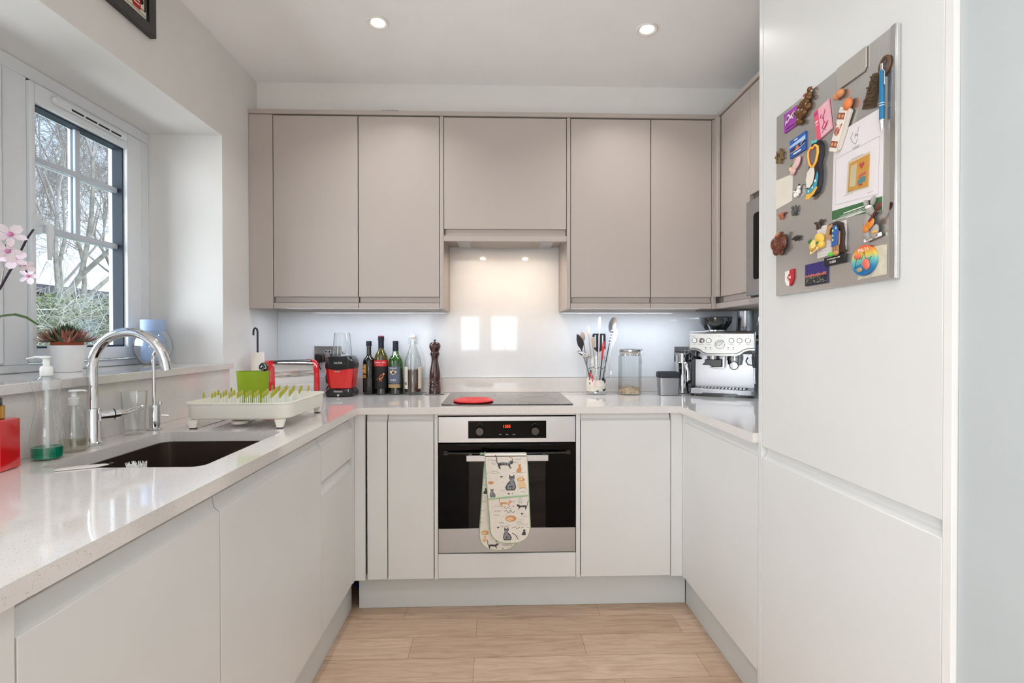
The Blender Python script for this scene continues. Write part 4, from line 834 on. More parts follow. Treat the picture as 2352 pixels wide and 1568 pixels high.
# kitchen-roll on a black hooked stand
t = T('kitchen_roll_holder', 'almost finished white kitchen roll on a black hooked stand in the corner', 'kitchen roll', (-1.163, -0.36, Z0))
P('base', Mb().lathe([(0.050, 0), (0.052, 0.003), (0.050, 0.007), (0.0001, 0.008)], 30), m_matblack, t)
P('rod', Mb().tube([(0, 0, 0.006), (0, 0, 0.325), (-0.003, 0, 0.338), (-0.010, 0, 0.343), (-0.017, 0, 0.337), (-0.019, 0, 0.322), (-0.019, 0, 0.308)], 0.0042, 10), mat('black_rod', (28, 24, 44), 0.3), t)
P('paper_roll', Mb().lathe_open([(0.029, 0.0085), (0.029, 0.228), (0.0275, 0.2285), (0.020, 0.228), (0.020, 0.0085)], 32), mat('kitchen_paper', (240, 234, 226), 0.95, bump=0.5, bscale=300), t)
# blender ------------------------------------------------------------------
t = T('blender', 'red and black personal blender with an upturned clear cup', 'blender', (-0.838, -0.135, Z0))
m_blr = mat('blender_red', (214, 30, 28), 0.2, coat=0.5)
def octo(r, k=0.72): return [(r, -r*k), (r, r*k), (r*k, r), (-r*k, r), (-r, r*k), (-r, -r*k), (-r*k, -r), (r*k, -r)]
def stack(mb, rings):
    n = len(rings[0][0]); v = []; f = []
    for pts, z in rings: v += [(x, y, z) for x, y in pts]
    for k in range(len(rings)-1):
        for i in range(n): j = (i+1) % n; f.append((k*n+i, k*n+j, (k+1)*n+j, (k+1)*n+i))
    f.append(tuple(range(n))[::-1]); f.append(tuple((len(rings)-1)*n+i for i in range(n))); return mb.add(v, f)
P('base', stack(Mb(), [(octo(0.064), 0.0), (octo(0.068), 0.004), (octo(0.068), 0.012), (octo(0.0705), 0.020), (octo(0.060), 0.036), (octo(0.056), 0.040)]), m_black, t, bevel=0.0015)
P('motor_body', stack(Mb(), [(octo(0.0560), 0.0405), (octo(0.0640), 0.10), (octo(0.0695), 0.1500)]), m_blr, t, bevel=0.002)
P('collar', stack(Mb(), [(octo(0.0700), 0.1405), (octo(0.0715), 0.160), (octo(0.0650), 0.188), (octo(0.0560), 0.2035)]), m_black, t, bevel=0.002)
P('collar_lip', Mb().prism([(-0.0495, 0.1400), (0.0, 0.1340), (0.0495, 0.1400), (0.0495, 0.1425), (-0.0495, 0.1425)], -0.0716, -0.0690, 'xz'), m_black, t)
P('badge', Mb().prism(rrect(-0.022, 0.022, 0.0235, 0.0325, 0.003, 3), -0.0725, -0.0655, 'xz'), m_chrome, t)
P('dial', Mb().lathe([(0.006, 0), (0.006, 0.004)], 16).xf(Matrix.Translation((0, -0.0682, 0.009)) @ Matrix.Rotation(R(90), 4, 'X')), m_chrome, t)
w = text_mb(Mb(), 'SALTER', 0.0125, face_y(0, -0.0725, 0.170), 0.0004); w = text_mb(w, 'NUTRI', 0.0095, face_y(-0.006, -0.0705, 0.1270), 0.0004); P('lettering', w, m_lw, t)
cu = Mb().lathe_open([(0.0490, 0.204), (0.0490, 0.212), (0.0480, 0.225), (0.0395, 0.318), (0.037, 0.3225), (0.0001, 0.3225), (0.0001, 0.3205), (0.036, 0.3205), (0.0375, 0.317), (0.0460, 0.225), (0.0470, 0.204)], 36); P('cup', cu, g_clear, t)
bl = Mb()
for a in range(4): 
    an = a*PI/2+0.4; bl.tube([(0, 0, 0.212), (0.018*math.cos(an), 0.018*math.sin(an), 0.216), (0.024*math.cos(an), 0.024*math.sin(an), 0.226 if a % 2 else 0.212)], 0.0022, 6)
P('blade', bl, m_chrome, t)

# sockets ------------------------------------------------------------------
m_sock = mat('socket_steel', (150, 148, 148), 0.12, metal=1.0)
def socket(x0, x1, z0, z1, label, plugs):
    t = T('wall_socket', label, 'socket', ((x0+x1)/2, -0.0005, (z0+z1)/2)); hx, hz = (x1-x0)/2, (z1-z0)/2
    P('plate', Mb().prism(rrect(-hx, hx, -hz, hz, 0.003, 3), -0.006, 0, 'xz'), m_sock, t, bevel=0.001)
    sw = Mb()
    for a in (-0.016, 0.003): sw.box(a, a+0.012, -0.0078, -0.0062, 0.004, 0.022)
    q = P('switches', sw, mat('socket_grey', (214, 212, 214), 0.4), t)
    rk = Mb()
    for a in (-0.014, 0.005): rk.box(a, a+0.008, -0.0092, -0.0079, 0.007, 0.019)
    P('rocker', rk, m_black, q)
    for k, (px, pz) in enumerate(plugs):
        p_ = T('plug', ('black plug in the ' + ('left' if k == 0 else 'right') + ' half of the ' + ('socket behind the blender' if x0 < 0 else 'socket behind the coffee machine')), 'plug', ((x0+x1)/2+px, -0.0068, (z0+z1)/2+pz), group='black plugs in the wall sockets')
        P('plug_body', Mb().prism(rrect(-0.021, 0.021, -0.024, 0.022, 0.010, 4), -0.030, -0.0016, 'xz'), m_black, p_, bevel=0.004)
        P('plug_cord', Mb().tube([(0, -0.018, -0.0235), (0, -0.02, -0.04), (0.01, -0.022, -0.062)] if x0 < 0 else [(0, -0.018, -0.0235), (0.002, -0.02, -0.035)], 0.0035, 8), m_black, p_)
    return t
socket(-1.026, -0.880, 1.068, 1.153, 'polished steel double socket on the splashback behind the blender', [(-0.042, -0.020), (0.040, -0.018)])
socket(0.932, 1.078, 1.0645, 1.147, 'dark steel double socket on the splashback behind the coffee machine', [(-0.040, -0.018), (0.038, -0.018)])
cb = Mb()
for k in range(4):
    cb.tube([(-0.945+0.004*k, -0.045, 1.02-0.012*k), (-0.925, -0.055-0.004*k, 1.030-0.01*k), (-0.908-0.003*k, -0.06, 1.005-0.012*k), (-0.912, -0.062, 0.975-0.008*k), (-0.928, -0.062-0.003*k, 0.950), (-0.946+0.003*k, -0.055, 0.962), (-0.950, -0.05, 0.99)], 0.0030, 8, closed=True)
cb.tube([(-0.93, -0.06, 0.95), (-0.945, -0.06, 0.925), (-0.93, -0.055, 0.905), (-0.905, -0.06, 0.9046)], 0.0030, 8)
tag(P('coiled_flex', cb, m_black), 'black flex bunched up between the toaster and the blender', 'cable')
# ================================================================ mug of utensils, glass jar, coffee corner
m_ss = mat('polished_steel', (205, 206, 208), 0.14, metal=1.0)
m_ssb = mat('satin_steel', (158, 158, 161), 0.32, metal=1.0, noise=0.04, nscale=80, stretch=(20, 1, 1))
mx0, my0 = 0.476, -0.125
t = T('glass_mug', 'tall printed glass mug holding the cooking utensils', 'mug', (mx0, my0, Z0))
P('glass_body', Mb().lathe_open([(0.0001, 0.003), (0.048, 0.0), (0.0515, 0.004), (0.0520, 0.012), (0.0505, 0.018), (0.0505, 0.165), (0.048, 0.185), (0.0475, 0.2), (0.0455, 0.2), (0.0455, 0.184), (0.0480, 0.163), (0.0480, 0.020), (0.0001, 0.016)], 40), g_clear, t)
P('handle', Mb().tube([(0.049, 0, 0.148), (0.062, 0, 0.152), (0.074, 0, 0.140), (0.079, 0, 0.115), (0.077, 0, 0.088), (0.068, 0, 0.064), (0.050, 0, 0.052)], 0.0055, 10), g_clear, t)
pr = Mb()
def figw(poly, mi, r=0.0512):
    m2 = Mb(); m2.prism(poly[::-1], -0.0005, 0, 'xz'); wrap(m2, r); pr.m = mi; pr.add(m2.v, m2.f)
GP = [mat('mug_print_cream', (232, 226, 214), 0.6), mat('mug_print_red', (206, 72, 76), 0.6), mat('mug_print_black', (24, 24, 26), 0.6), mat('mug_print_green', (96, 120, 100), 0.6), mat('mug_print_pink', (232, 200, 204), 0.6)]
def figband(lo, hi, mi, r, n=30):     # a band that follows the curve of the mug: lower and upper edge given as (x, z) points
    def at(p, x):
        for (x0, z0), (x1, z1) in zip(p[:-1], p[1:]):
            if x0 <= x <= x1: return z0+(z1-z0)*(x-x0)/(x1-x0)
        return p[-1][1]
    v = []; x0, x1 = lo[0][0], lo[-1][0]
    for i in range(n+1): x = x0+(x1-x0)*i/n; a_ = x/r; v += [(r*math.sin(a_), -r*math.cos(a_), at(lo, x)), (r*math.sin(a_), -r*math.cos(a_), at(hi, x))]
    pr.m = mi; pr.add(v, [(2*i, 2*i+2, 2*i+3, 2*i+1) for i in range(n)])
figband([(-0.078, 0.020), (0.078, 0.020)], [(-0.078, 0.080), (-0.066, 0.086), (-0.05, 0.096), (-0.035, 0.084), (-0.01, 0.074), (0.015, 0.078), (0.040, 0.068), (0.078, 0.060)], 0, 0.0509)
for a, b, s_, mi in ((-0.040, 0.108, 0.011, 1), (-0.030, 0.092, 0.010, 1), (-0.046, 0.084, 0.008, 1), (-0.038, 0.122, 0.008, 2), (-0.028, 0.075, 0.006, 1)): figw([(a+s_*math.cos(k*1.257+.3)*(1 if k % 2 else .6), b+s_*1.3*math.sin(k*1.257+.3)) for k in range(5)], mi)
for k in range(9): figw([(-0.048+k*0.012+s*math.cos(q*2.1), 0.137+0.004*(k % 3)+s*math.sin(q*2.1)) for q, s in ((0, .005), (1, .004), (2, .006))], 3 if k % 2 else 2)
figw([(-0.022, 0.052), (-0.012, 0.044), (0.004, 0.042), (0.018, 0.048), (0.021, 0.060), (0.012, 0.073), (0.0, 0.080), (-0.014, 0.072), (-0.024, 0.062)], 4, 0.0515)
for a, b, w_, h_ in ((0.030, 0.082, .014, .010), (0.042, 0.070, .008, .012), (-0.004, 0.022, .010, .004), (0.036, 0.026, .016, .006), (0.046, 0.031, .007, .005), (-0.045, 0.060, .004, .008)): figw([(a-w_*.8, b+h_*.4), (a-w_*.2, b-h_), (a+w_, b-h_*.5), (a+w_*.5, b+h_*.2), (a+w_*.9, b+h_), (a, b+h_*.5)], 2, 0.0517)
for k in range(3): figband([(-0.066, 0.0335+k*0.006), (0.066, 0.029+k*0.006)], [(-0.066, 0.0341+k*0.006), (0.066, 0.0296+k*0.006)], 3, 0.0513)
P('printed_pattern', pr, GP, t)
def utensil(name, label, cat, top, base, build):
    """a utensil built along local z, from its foot inside the mug to its head; leaning so that z runs base -> top"""
    b, q = Vector(base), Vector(top); d = (q-b).normalized(); L_ = (q-b).length
    xax = Vector((0, 1, 0)).cross(d).normalized(); yax = d.cross(xax)
    M = Matrix(((xax.x, yax.x, d.x, b.x), (xax.y, yax.y, d.y, b.y), (xax.z, yax.z, d.z, b.z), (0, 0, 0, 1)))
    t = T(name, label, cat, M=M, group='cooking utensils in the glass mug'); build(t, L_); return t
W_ = mat('spoon_wood', (202, 182, 160), 0.6, noise=0.12, nscale=40, stretch=(1, 1, 0.15)); W2 = mat('spoon_wood_pale', (222, 212, 204), 0.6, noise=0.08, nscale=40, stretch=(1, 1, 0.15)); W3 = mat('spoon_wood_brown', (156, 134, 122), 0.6, noise=0.15, nscale=40, stretch=(1, 1, 0.15))
m_nyl = mat('black_nylon', (30, 30, 36), 0.4); m_nylw = mat('white_nylon', (236, 238, 242), 0.35); m_redh = mat('red_handle', (214, 34, 34), 0.3)
zt = Z0+0.018
def rodpart(t, z0, z1, r0, r1, m, nm='handle', flat=0.6): P(nm, Mb().tube([(0, 0, z0), (0, 0, (z0+z1)/2), (0, 0, z1)], [r0, (r0+r1)/2, r1], 10, flat=flat), m, t)
def bowl(t, zc, a, b, m, nm='spoon_bowl', th=0.28, edge=False): P(nm, Mb().ball((0, 0, zc), 1, 18, 12, (a, a*th, b)), m, t)
def spoon_wood(m, a=0.010, b=0.028, r=0.005):
    def f(t, L_): rodpart(t, 0, L_-b*1.6, r, r*0.85, m); bowl(t, L_-b, a, b, m)
    return f
utensil('wooden_spoon', 'pale wooden spoon standing tallest in the glass mug, long narrow head', 'spoon', (0.493, -0.135, ZC+0.406), (0.480, -0.150, zt), spoon_wood(W2, 0.0075, 0.030))
utensil('wooden_spoon', 'tan wooden spoon with a slim pale tip, second tallest wooden one in the mug', 'spoon', (0.434, -0.130, ZC+0.357), (0.462, -0.135, zt), spoon_wood(W_, 0.0075, 0.028, 0.0058))
utensil('wooden_spoon', 'brown wooden spoon with an oval head behind the black nylon spoon', 'spoon', (0.407, -0.095, ZC+0.327), (0.450, -0.115, zt), spoon_wood(W3, 0.013, 0.024))
utensil('wooden_spatula', 'flat-ended wooden spatula in the middle of the glass mug', 'spatula', (0.452, -0.15, ZC+0.300), (0.484, -0.105, zt+0.002), lambda t, L_: (rodpart(t, 0, L_-0.05, 0.005, 0.006, W_), P('blade', Mb().prism([(-0.006, L_-0.055), (0.006, L_-0.055), (0.011, L_), (-0.010, L_-0.006)], -0.0025, 0.0025, 'xz'), W_, t, bevel=0.001)))
def nylon_spoon(t, L_):
    rodpart(t, 0, L_-0.07, 0.005, 0.005, m_nyl)
    m2 = Mb().prism([(-0.003, L_-0.085), (0.004, L_-0.088), (0.020, L_-0.062), (0.021, L_-0.035), (0.010, L_-0.008), (0.0, L_), (-0.010, L_-0.03), (-0.012, L_-0.06)], -0.004, 0.004, 'xz'); P('spoon_bowl', m2, m_nyl, t, bevel=0.002)
utensil('serving_spoon', 'black nylon serving spoon leaning out of the mug towards the hob', 'spoon', (0.372, -0.135, ZC+0.316), (0.470, -0.100, zt), nylon_spoon)
def ladle(t, L_):
    rodpart(t, 0, L_-0.02, 0.0035, 0.0035, m_ss); P('ladle_bowl', Mb().ball((0, 0.0, L_-0.012), 1, 20, 12, (0.013, 0.022, 0.036), rot=Euler((0, R(-50), 0))), m_ss, t)
utensil('ladle', 'stainless steel spoon hanging low over the rim of the mug, towards the hob', 'spoon', (0.400, -0.165, ZC+0.222), (0.452, -0.150, zt+0.004), ladle)
def slotted(t, L_):
    rodpart(t, 0, L_-0.09, 0.0045, 0.004, m_nyl)
    for k in range(4): x = -0.030+k*0.0195; P('blade_strip', Mb().prism([(x, L_-0.075), (x+0.012, L_-0.085), (x+0.012, L_-0.006), (x, L_-0.006)], -0.0015, 0.0015, 'xz'), m_nyl, t)
    P('blade_tip', Mb().prism([(-0.030, L_-0.008), (0.0405, L_-0.008), (0.038, L_), (-0.026, L_)], -0.0016, 0.0016, 'xz'), m_nyl, t)
    P('blade_shoulder', Mb().prism([(-0.003, L_-0.10), (0.005, L_-0.10), (0.0405, L_-0.073), (-0.030, L_-0.073)], -0.0017, 0.0017, 'xz'), m_nyl, t)
utensil('slotted_turner', 'black slotted turner behind the tall pale wooden spoon', 'spatula', (0.495, -0.080, ZC+0.318), (0.492, -0.098, zt), slotted)
def silver_spoon(t, L_):
    rodpart(t, 0, L_-0.125, 0.004, 0.0035, m_nyl); rodpart(t, L_-0.125, L_-0.075, 0.0035, 0.004, m_ss, 'neck')
    m2 = Mb().lathe_open([(0.001, -0.006), (0.6, -0.005), (1.0, 0.0), (0.94, 0.0), (0.55, -0.0035), (0.001, -0.0045)], 32); m2.xf(Matrix.Translation((0, 0, L_-0.042)) @ Matrix.Rotation(R(96), 4, 'X') @ Matrix.Diagonal((0.0215, 0.042, 1.0, 1)))
    P('spoon_bowl', m2, mat('grey_steel', (170, 170, 172), 0.22, metal=1.0), t)
utensil('serving_spoon', 'large oval stainless serving spoon leaning towards the glass jar, black handle', 'spoon', (0.572, -0.120, ZC+0.404), (0.500, -0.125, zt), silver_spoon)
def spag(t, L_):
    rodpart(t, 0, L_-0.085, 0.0045, 0.006, m_nylw)
    b_ = Mb().prism([(-0.006, L_-0.10), (0.007, L_-0.10), (0.016, L_-0.05), (0.017, L_-0.015), (0.008, L_), (-0.006, L_-0.012), (-0.010, L_-0.05)], -0.003, 0.003, 'xz')
    P('head', b_, m_nylw, t, bevel=0.0012)
    for k in range(5): P('tooth', Mb().tube([(-0.004, 0, L_-0.014-k*0.016), (-0.016, -0.005, L_-0.012-k*0.016), (-0.024, -0.009, L_-0.016-k*0.016)], [0.0035, 0.003, 0.0018], 8), m_nylw, t)
utensil('spaghetti_server', 'white nylon spaghetti server with teeth, in front of the oval steel spoon', 'utensil', (0.572, -0.150, ZC+0.342), (0.503, -0.150, zt), spag)
def redh(t, L_):
    rodpart(t, 0, L_-0.075, 0.004, 0.005, m_nyl, 'shaft')
    P('grip', Mb().tube([(0, 0, L_-0.10), (0, 0, L_-0.085), (0, 0, L_-0.055), (0, 0, L_-0.035), (0, 0, L_-0.012), (0, 0, L_)], [0.003, 0.0058, 0.0050, 0.0065, 0.0060, 0.003], 12), m_redh, t)
    P('hole', Mb().tube([(0, -0.0068, L_-0.024), (0, -0.0068, L_-0.014)], 0.0018, 8), m_ss, t)
utensil('red_handled_utensil', 'bright red utensil handle rising from the front of the mug', 'utensil', (0.509, -0.160, ZC+0.276), (0.483, -0.155, zt), redh)

# glass storage jar
jx, jy = 0.655, -0.125
t = T('storage_jar', 'tall clear hexagonal clip-top jar with a little muesli at the bottom', 'jar', (jx, jy, Z0))
def ngon(r, n, ph=0.0): return [(r*math.cos(ph+2*PI*k/n), r*math.sin(ph+2*PI*k/n)) for k in range(n)]
def wallstack(outer_r, inner_r, z0, zb_, z1, n=6, ph=0.0):
    mb = Mb(); rings = [(ngon(outer_r, n, ph), z0), (ngon(outer_r, n, ph), z1), (ngon(inner_r, n, ph), z1), (ngon(inner_r, n, ph), zb_)]
    v = []; f = []
    for pts, z in rings: v += [(x, y, z) for x, y in pts]
    for k in range(3):
        for i in range(n): j = (i+1) % n; f.append((k*n+i, k*n+j, (k+1)*n+j, (k+1)*n+i))
    f.append(tuple(range(n))[::-1]); f.append(tuple(3*n+i for i in range(n))); return mb.add(v, f)
P('glass_body', wallstack(0.0625, 0.0600, 0, 0.004, 0.198), g_clear, t, angle=20)
P('neck', Mb().lathe_open([(0.0525, 0.1985), (0.0525, 0.215), (0.0505, 0.215), (0.0505, 0.1985)], 32), g_clear, t)
P('lid', Mb().lathe([(0.0520, 0.222), (0.0555, 0.224), (0.0555, 0.233), (0.050, 0.2365), (0.0001, 0.237)], 36), m_ss, t)
P('seal', Mb().lathe([(0.0535, 0.2155), (0.0545, 0.2185), (0.0535, 0.2215)], 32), mat('rubber_seal', (196, 180, 160), 0.7), t)
wr = Mb(); 
for z, r in ((0.209, 0.0545), (0.203, 0.0540)): wr.tube([(r*math.cos(a*PI/14), r*math.sin(a*PI/14), z) for a in range(28)], 0.0013, 6, closed=True)
wr.tube([(-0.054, -0.01, 0.206), (-0.060, -0.015, 0.198)], 0.0014, 6)
wr.tube([(0.036, -0.044, 0.230), (0.052, -0.036, 0.236), (0.056, -0.030, 0.226), (0.044, -0.045, 0.212)], 0.0016, 6); wr.tube([(0.030, -0.048, 0.222), (0.046, -0.044, 0.216), (0.044, -0.047, 0.200)], 0.002, 6)
P('wire_clip', wr, m_ss, t)
P('clip_lever', Mb().tube([(0.044, -0.049, 0.212), (0.042, -0.053, 0.192), (0.040, -0.054, 0.180)], [0.0018, 0.0022, 0.0035], 8).tube([(0.040+0.006*math.cos(a*PI/8), -0.0545, 0.172+0.008*math.sin(a*PI/8)) for a in range(16)], 0.0014, 6, closed=True), m_ss, t)
ms = Mb(); rr = random.Random(7)
ms.m = 0; ms.add(*(lambda n: ([(x, y, 0.0045) for x, y in ngon(0.0590, 6)]+[(x*0.99, y*0.99, 0.026+0.010*math.sin(i*2.0)) for i, (x, y) in enumerate(ngon(0.0590, 6))]+[(0, 0, 0.040)], [tuple(range(6))[::-1]]+[(i, (i+1) % 6, 6+(i+1) % 6, 6+i) for i in range(6)]+[(6+i, 6+(i+1) % 6, 12) for i in range(6)]))(6))
for k in range(520):
    a = rr.uniform(0, 2*PI); q = 0.0585*math.sqrt(rr.uniform(0.0, 1)); x, y = q*math.cos(a)*0.93, q*math.sin(a)*0.93
    if k % 2 == 0: q = 0.0515; x, y = q*math.cos(a)*rr.uniform(1.0, 1.03), q*math.sin(a)*rr.uniform(1.0, 1.03); z = rr.uniform(0.006, 0.033)
    else: z = 0.031+0.009*(1-q/0.06)
    ms.m = rr.choices((0, 1, 2, 3), (10, 8, 2, 0.7))[0]
    ms.ball((x, y, z), rr.uniform(0.0016, 0.0034), 6, 4, (1.3, 0.8, 0.6), Euler((rr.uniform(0, 3), rr.uniform(0, 3), 0)))
mo = P('muesli', ms, [mat('oat', (206, 182, 150), 0.9), mat('oat_dark', (172, 138, 102), 0.9), mat('raisin', (48, 30, 30), 0.7), mat('dried_berry', (186, 34, 48), 0.6)], None)
mo.location = (jx, jy, Z0); mo['kind'] = 'stuff'; tag(mo, 'loose muesli with raisins and red berries at the bottom of the jar', 'muesli')

# knock box
t = T('knock_box', 'small steel box with a black open top beside the chrome jug', 'knock box', (0.842, -0.170, Z0), R(-6))
def taper(mb, b, tp, z0, z1, r0=0.012, r1=0.014):
    return stack(mb, [(rrect(-b[0], b[0], -b[1], b[1], r0), z0), (rrect(-tp[0], tp[0], -tp[1], tp[1], r1), z1)])
P('steel_body', taper(Mb(), (0.047, 0.038), (0.053, 0.044), 0.0, 0.092), m_ssb, t, bevel=0.002)
mb, n = loops(Mb(), [(rrect(-0.054, 0.054, -0.045, 0.045, 0.016), 0.0905), (rrect(-0.0555, 0.0555, -0.047, 0.047, 0.016), 0.096), (rrect(-0.0545, 0.0545, -0.046, 0.046, 0.016), 0.117), (rrect(-0.050, 0.050, -0.041, 0.041, 0.014), 0.119), (rrect(-0.048, 0.048, -0.039, 0.039, 0.014), 0.0925)])
mb.f.append(tuple(range(4*n, 5*n))); mb.mi.append(0); mb.f.append(tuple(range(n))[::-1]); mb.mi.append(0); P('rubber_rim', mb, mat('dark_rubber', (30, 34, 42), 0.55), t)
P('side_clip', Mb().box(0.0558, 0.061, -0.012, 0.012, 0.080, 0.104), mat('dark_rubber', (30, 34, 42), 0.55), t, bevel=0.003)

# chrome jug with spout behind the knock box
t = T('chrome_jug', 'polished chrome cylinder with a flat lid and a curved spout, behind the knock box', 'jug', (0.948, -0.080, Z0))
P('body', Mb().lathe([(0.036, 0), (0.038, 0.004), (0.036, 0.010), (0.0325, 0.020), (0.0325, 0.150), (0.036, 0.160), (0.036, 0.168), (0.033, 0.172), (0.034, 0.205)], 32), m_chrome, t)
P('lid', Mb().lathe([(0.038, 0.2055), (0.0465, 0.207), (0.0465, 0.211), (0.040, 0.213), (0.0001, 0.214)], 36), m_ss, t)
P('spout', Mb().tube([(0.002, -0.030, 0.165), (0.006, -0.045, 0.158), (0.010, -0.050, 0.13), (0.012, -0.050, 0.09), (0.014, -0.048, 0.065)], [0.012, 0.013, 0.013, 0.0145, 0.016], 16), m_chrome, t)
P('outlet', Mb().lathe([(0.0001, 0), (0.0095, 0), (0.0095, 0.003)], 20).xf(Matrix.Translation((0.0150, -0.0640, 0.064)) @ Matrix.Rotation(R(90), 4, 'X')), m_matblack, t)
P('grip', Mb().tube([(0.020, 0.022, 0.19), (0.028, 0.034, 0.18), (0.030, 0.036, 0.12), (0.028, 0.034, 0.05), (0.022, 0.024, 0.03)], 0.006, 10), m_black, t)

# espresso machine ---------------------------------------------------------
EM_ = T('espresso_machine', 'brushed steel espresso machine with a pressure gauge in the corner of the worktop', 'coffee machine', (1.072, -0.278, Z0), R(-28))
t = EM_
def fp(x, z, r, h, y, prof=None, seg=28, mb=None):     # disc facing the front
    return (mb or Mb()).lathe(prof or [(r, 0), (r, h*0.7), (r*0.9, h), (0.0001, h)], seg).xf(Matrix.Translation((x, y, z)) @ Matrix.Rotation(R(90), 4, 'X'))
P('feet_base', Mb().prism(rrect(-0.148, 0.148, 0.008, 0.200, 0.03, 5), 0.0, 0.0105), m_black, t)
tr = Mb(); tr.prism(rrect(-0.155, 0.155, 0.0, 0.120, 0.022, 6), 0.0110, 0.0390); P('drip_tray', tr, m_ssb, t, bevel=0.003)
P('tray_skirt', Mb().prism([(-0.10, 0.0108), (0.085, 0.0108), (0.070, 0.0190), (-0.085, 0.0190)], -0.0008, 0.02, 'xz'), m_black, t)
gr = Mb()
for k in range(13): gr.box(-0.10+k*0.0165, -0.10+k*0.0165+0.0095, 0.022, 0.098, 0.0392, 0.0408)
P('drip_grille', gr, m_ss, t); P('grille_well', Mb().box(-0.108, 0.120, 0.018, 0.102, 0.0389, 0.0393), m_matblack, t)
P('back_body', Mb().box(-0.150, 0.150, 0.120, 0.203, 0.012, 0.215), m_ssb, t, bevel=0.004)
P('side_pillar', Mb().box(-0.152, -0.132, 0.085, 0.119, 0.040, 0.2300), m_black, t, bevel=0.003)
hd = Mb(); hprof = [(0.010, 0.236), (0.004, 0.242), (0.010, 0.318), (0.018, 0.328), (0.203, 0.328), (0.203, 0.2155), (0.030, 0.2155)]
hd.prism(hprof[::-1], -0.155, 0.155, 'yz'); P('head', hd, m_ssb, t, bevel=0.004)
fpn = Mb().prism([(-0.150, 0.243), (-0.125, 0.243), (-0.100, 0.236), (-0.085, 0.222), (-0.065, 0.216), (0.060, 0.216), (0.080, 0.222), (0.100, 0.236), (0.125, 0.243), (0.150, 0.243), (0.148, 0.316), (-0.148, 0.316)], -0.002, 0.0042, 'xz')
P('front_panel', fpn, mat('panel_steel', (164, 163, 160), 0.35, metal=1.0), t, bevel=0.0015)
lip = Mb().prism([(-0.152, 0.2425), (-0.125, 0.2425), (-0.100, 0.2355), (-0.085, 0.2215), (-0.065, 0.2155), (0.060, 0.2155), (0.080, 0.2215), (0.100, 0.2355), (0.125, 0.2425), (0.152, 0.2425), (0.152, 0.232), (0.125, 0.232), (0.105, 0.226), (0.085, 0.210), (0.062, 0.2035), (-0.067, 0.2035), (-0.088, 0.210), (-0.105, 0.226), (-0.125, 0.232), (-0.152, 0.232)][::-1], -0.003, 0.030, 'xz')
P('front_lip', lip, mat('dark_steel', (120, 118, 118), 0.2, metal=1.0), t, bevel=0.0015)
rb = Mb()
for k in range(5): rb.box(-0.142+k*0.0125, -0.138+k*0.0125, -0.0032, -0.0022, 0.285+0.002*k, 0.312)
for k in range(4): rb.box(0.105+k*0.0115, 0.109+k*0.0115, -0.0032, -0.0022, 0.285+0.002*(3-k), 0.312)
P('vent_ribs', rb, m_ss, t)
m_face = mat('button_steel', (216, 214, 212), 0.25, metal=0.7)
for x in (-0.126, -0.058, 0.0465, 0.083, 0.1207):
    b_ = P('push_button', fp(x, 0.281, 0.0105, 0.004, -0.0022), m_face, t)
    rg = Mb().tube([(x+0.0118*math.cos(a*PI/12), -0.0028, 0.281+0.0118*math.sin(a*PI/12)) for a in range(24)], 0.0011, 6, closed=True); P('button_ring', rg, m_black, b_)
    P('button_mark', Mb().prism([(x-0.004, 0.277), (x-0.002, 0.276), (x+0.005, 0.285), (x+0.003, 0.2865)], -0.0066, -0.0062, 'xz'), mat('print_darkgrey', (70, 70, 66), 0.6), b_)
P('grind_dial', Mb().lathe([(0.0135, 0), (0.0135, 0.003), (0.008, 0.004), (0.0075, 0.014), (0.0001, 0.015)], 24).xf(Matrix.Translation((-0.091, -0.0022, 0.281)) @ Matrix.Rotation(R(90), 4, 'X')), mat('dark_steel', (120, 118, 118), 0.2, metal=1.0), t)
gz = fp(-0.007, 0.262, 0.0225, 0.006, -0.0022, [(0.0235, 0), (0.0235, 0.006), (0.0205, 0.0075), (0.0195, 0.004), (0.0001, 0.004)]); gg = P('pressure_gauge', gz, m_ss, t)
P('gauge_face', fp(-0.007, 0.262, 0.0185, 0.0004, -0.0066, [(0.0188, 0), (0.0188, 0.0004), (0.0001, 0.0004)]), mat('gauge_white', (232, 232, 228), 0.4), gg)
nd = Mb().prism([(-0.014, 0.2555), (-0.0125, 0.2545), (0.002, 0.2665), (0.001, 0.2675)], -0.0076, -0.0072, 'xz')
nd.tube([(-0.007+0.0135*math.cos(a), -0.0073, 0.262+0.0135*math.sin(a)) for a in [R(20+14*k) for k in range(14)]], 0.0010, 5)
P('gauge_needle', nd, m_black, gg)
ld = Mb()
for x in (-0.072, -0.0506, 0.0317, 0.055): P('indicator_light', fp(x, 0.2455, 0.0028, 0.001, -0.0022, seg=12), m_black, t)
w = Mb()
for x, ww in ((-0.126, .010), (-0.094, .024), (-0.058, .018), (0.0465, .020), (0.083, .006), (0.1207, .014)): w.box(x-ww/2, x+ww/2, -0.0026, -0.0022, 0.2602, 0.2618)
for x in (-0.072, -0.0506, 0.0317, 0.055): w.box(x-0.005, x+0.005, -0.0026, -0.0022, 0.2372, 0.2386)
P('printed_marks', w, mat('print_darkgrey', (70, 70, 66), 0.6), t)
P('brand_lettering', text_mb(Mb(), 'Sage', 0.015, face_y(-0.007, -0.0026, 0.3035), 0.0003), mat('button_steel_dim', (206, 204, 200), 0.4), t)
P('group_head', Mb().lathe([(0.034, 0), (0.034, -0.016), (0.037, -0.018), (0.037, -0.034)][::-1], 30, (0.060, 0.060, 0.2154)), m_ss, t)
pf = Mb().lathe([(0.028, 0.158), (0.034, 0.162), (0.034, 0.1812)], 28, (0.060, 0.060, 0)); pt_ = P('portafilter', pf, m_ss, t)
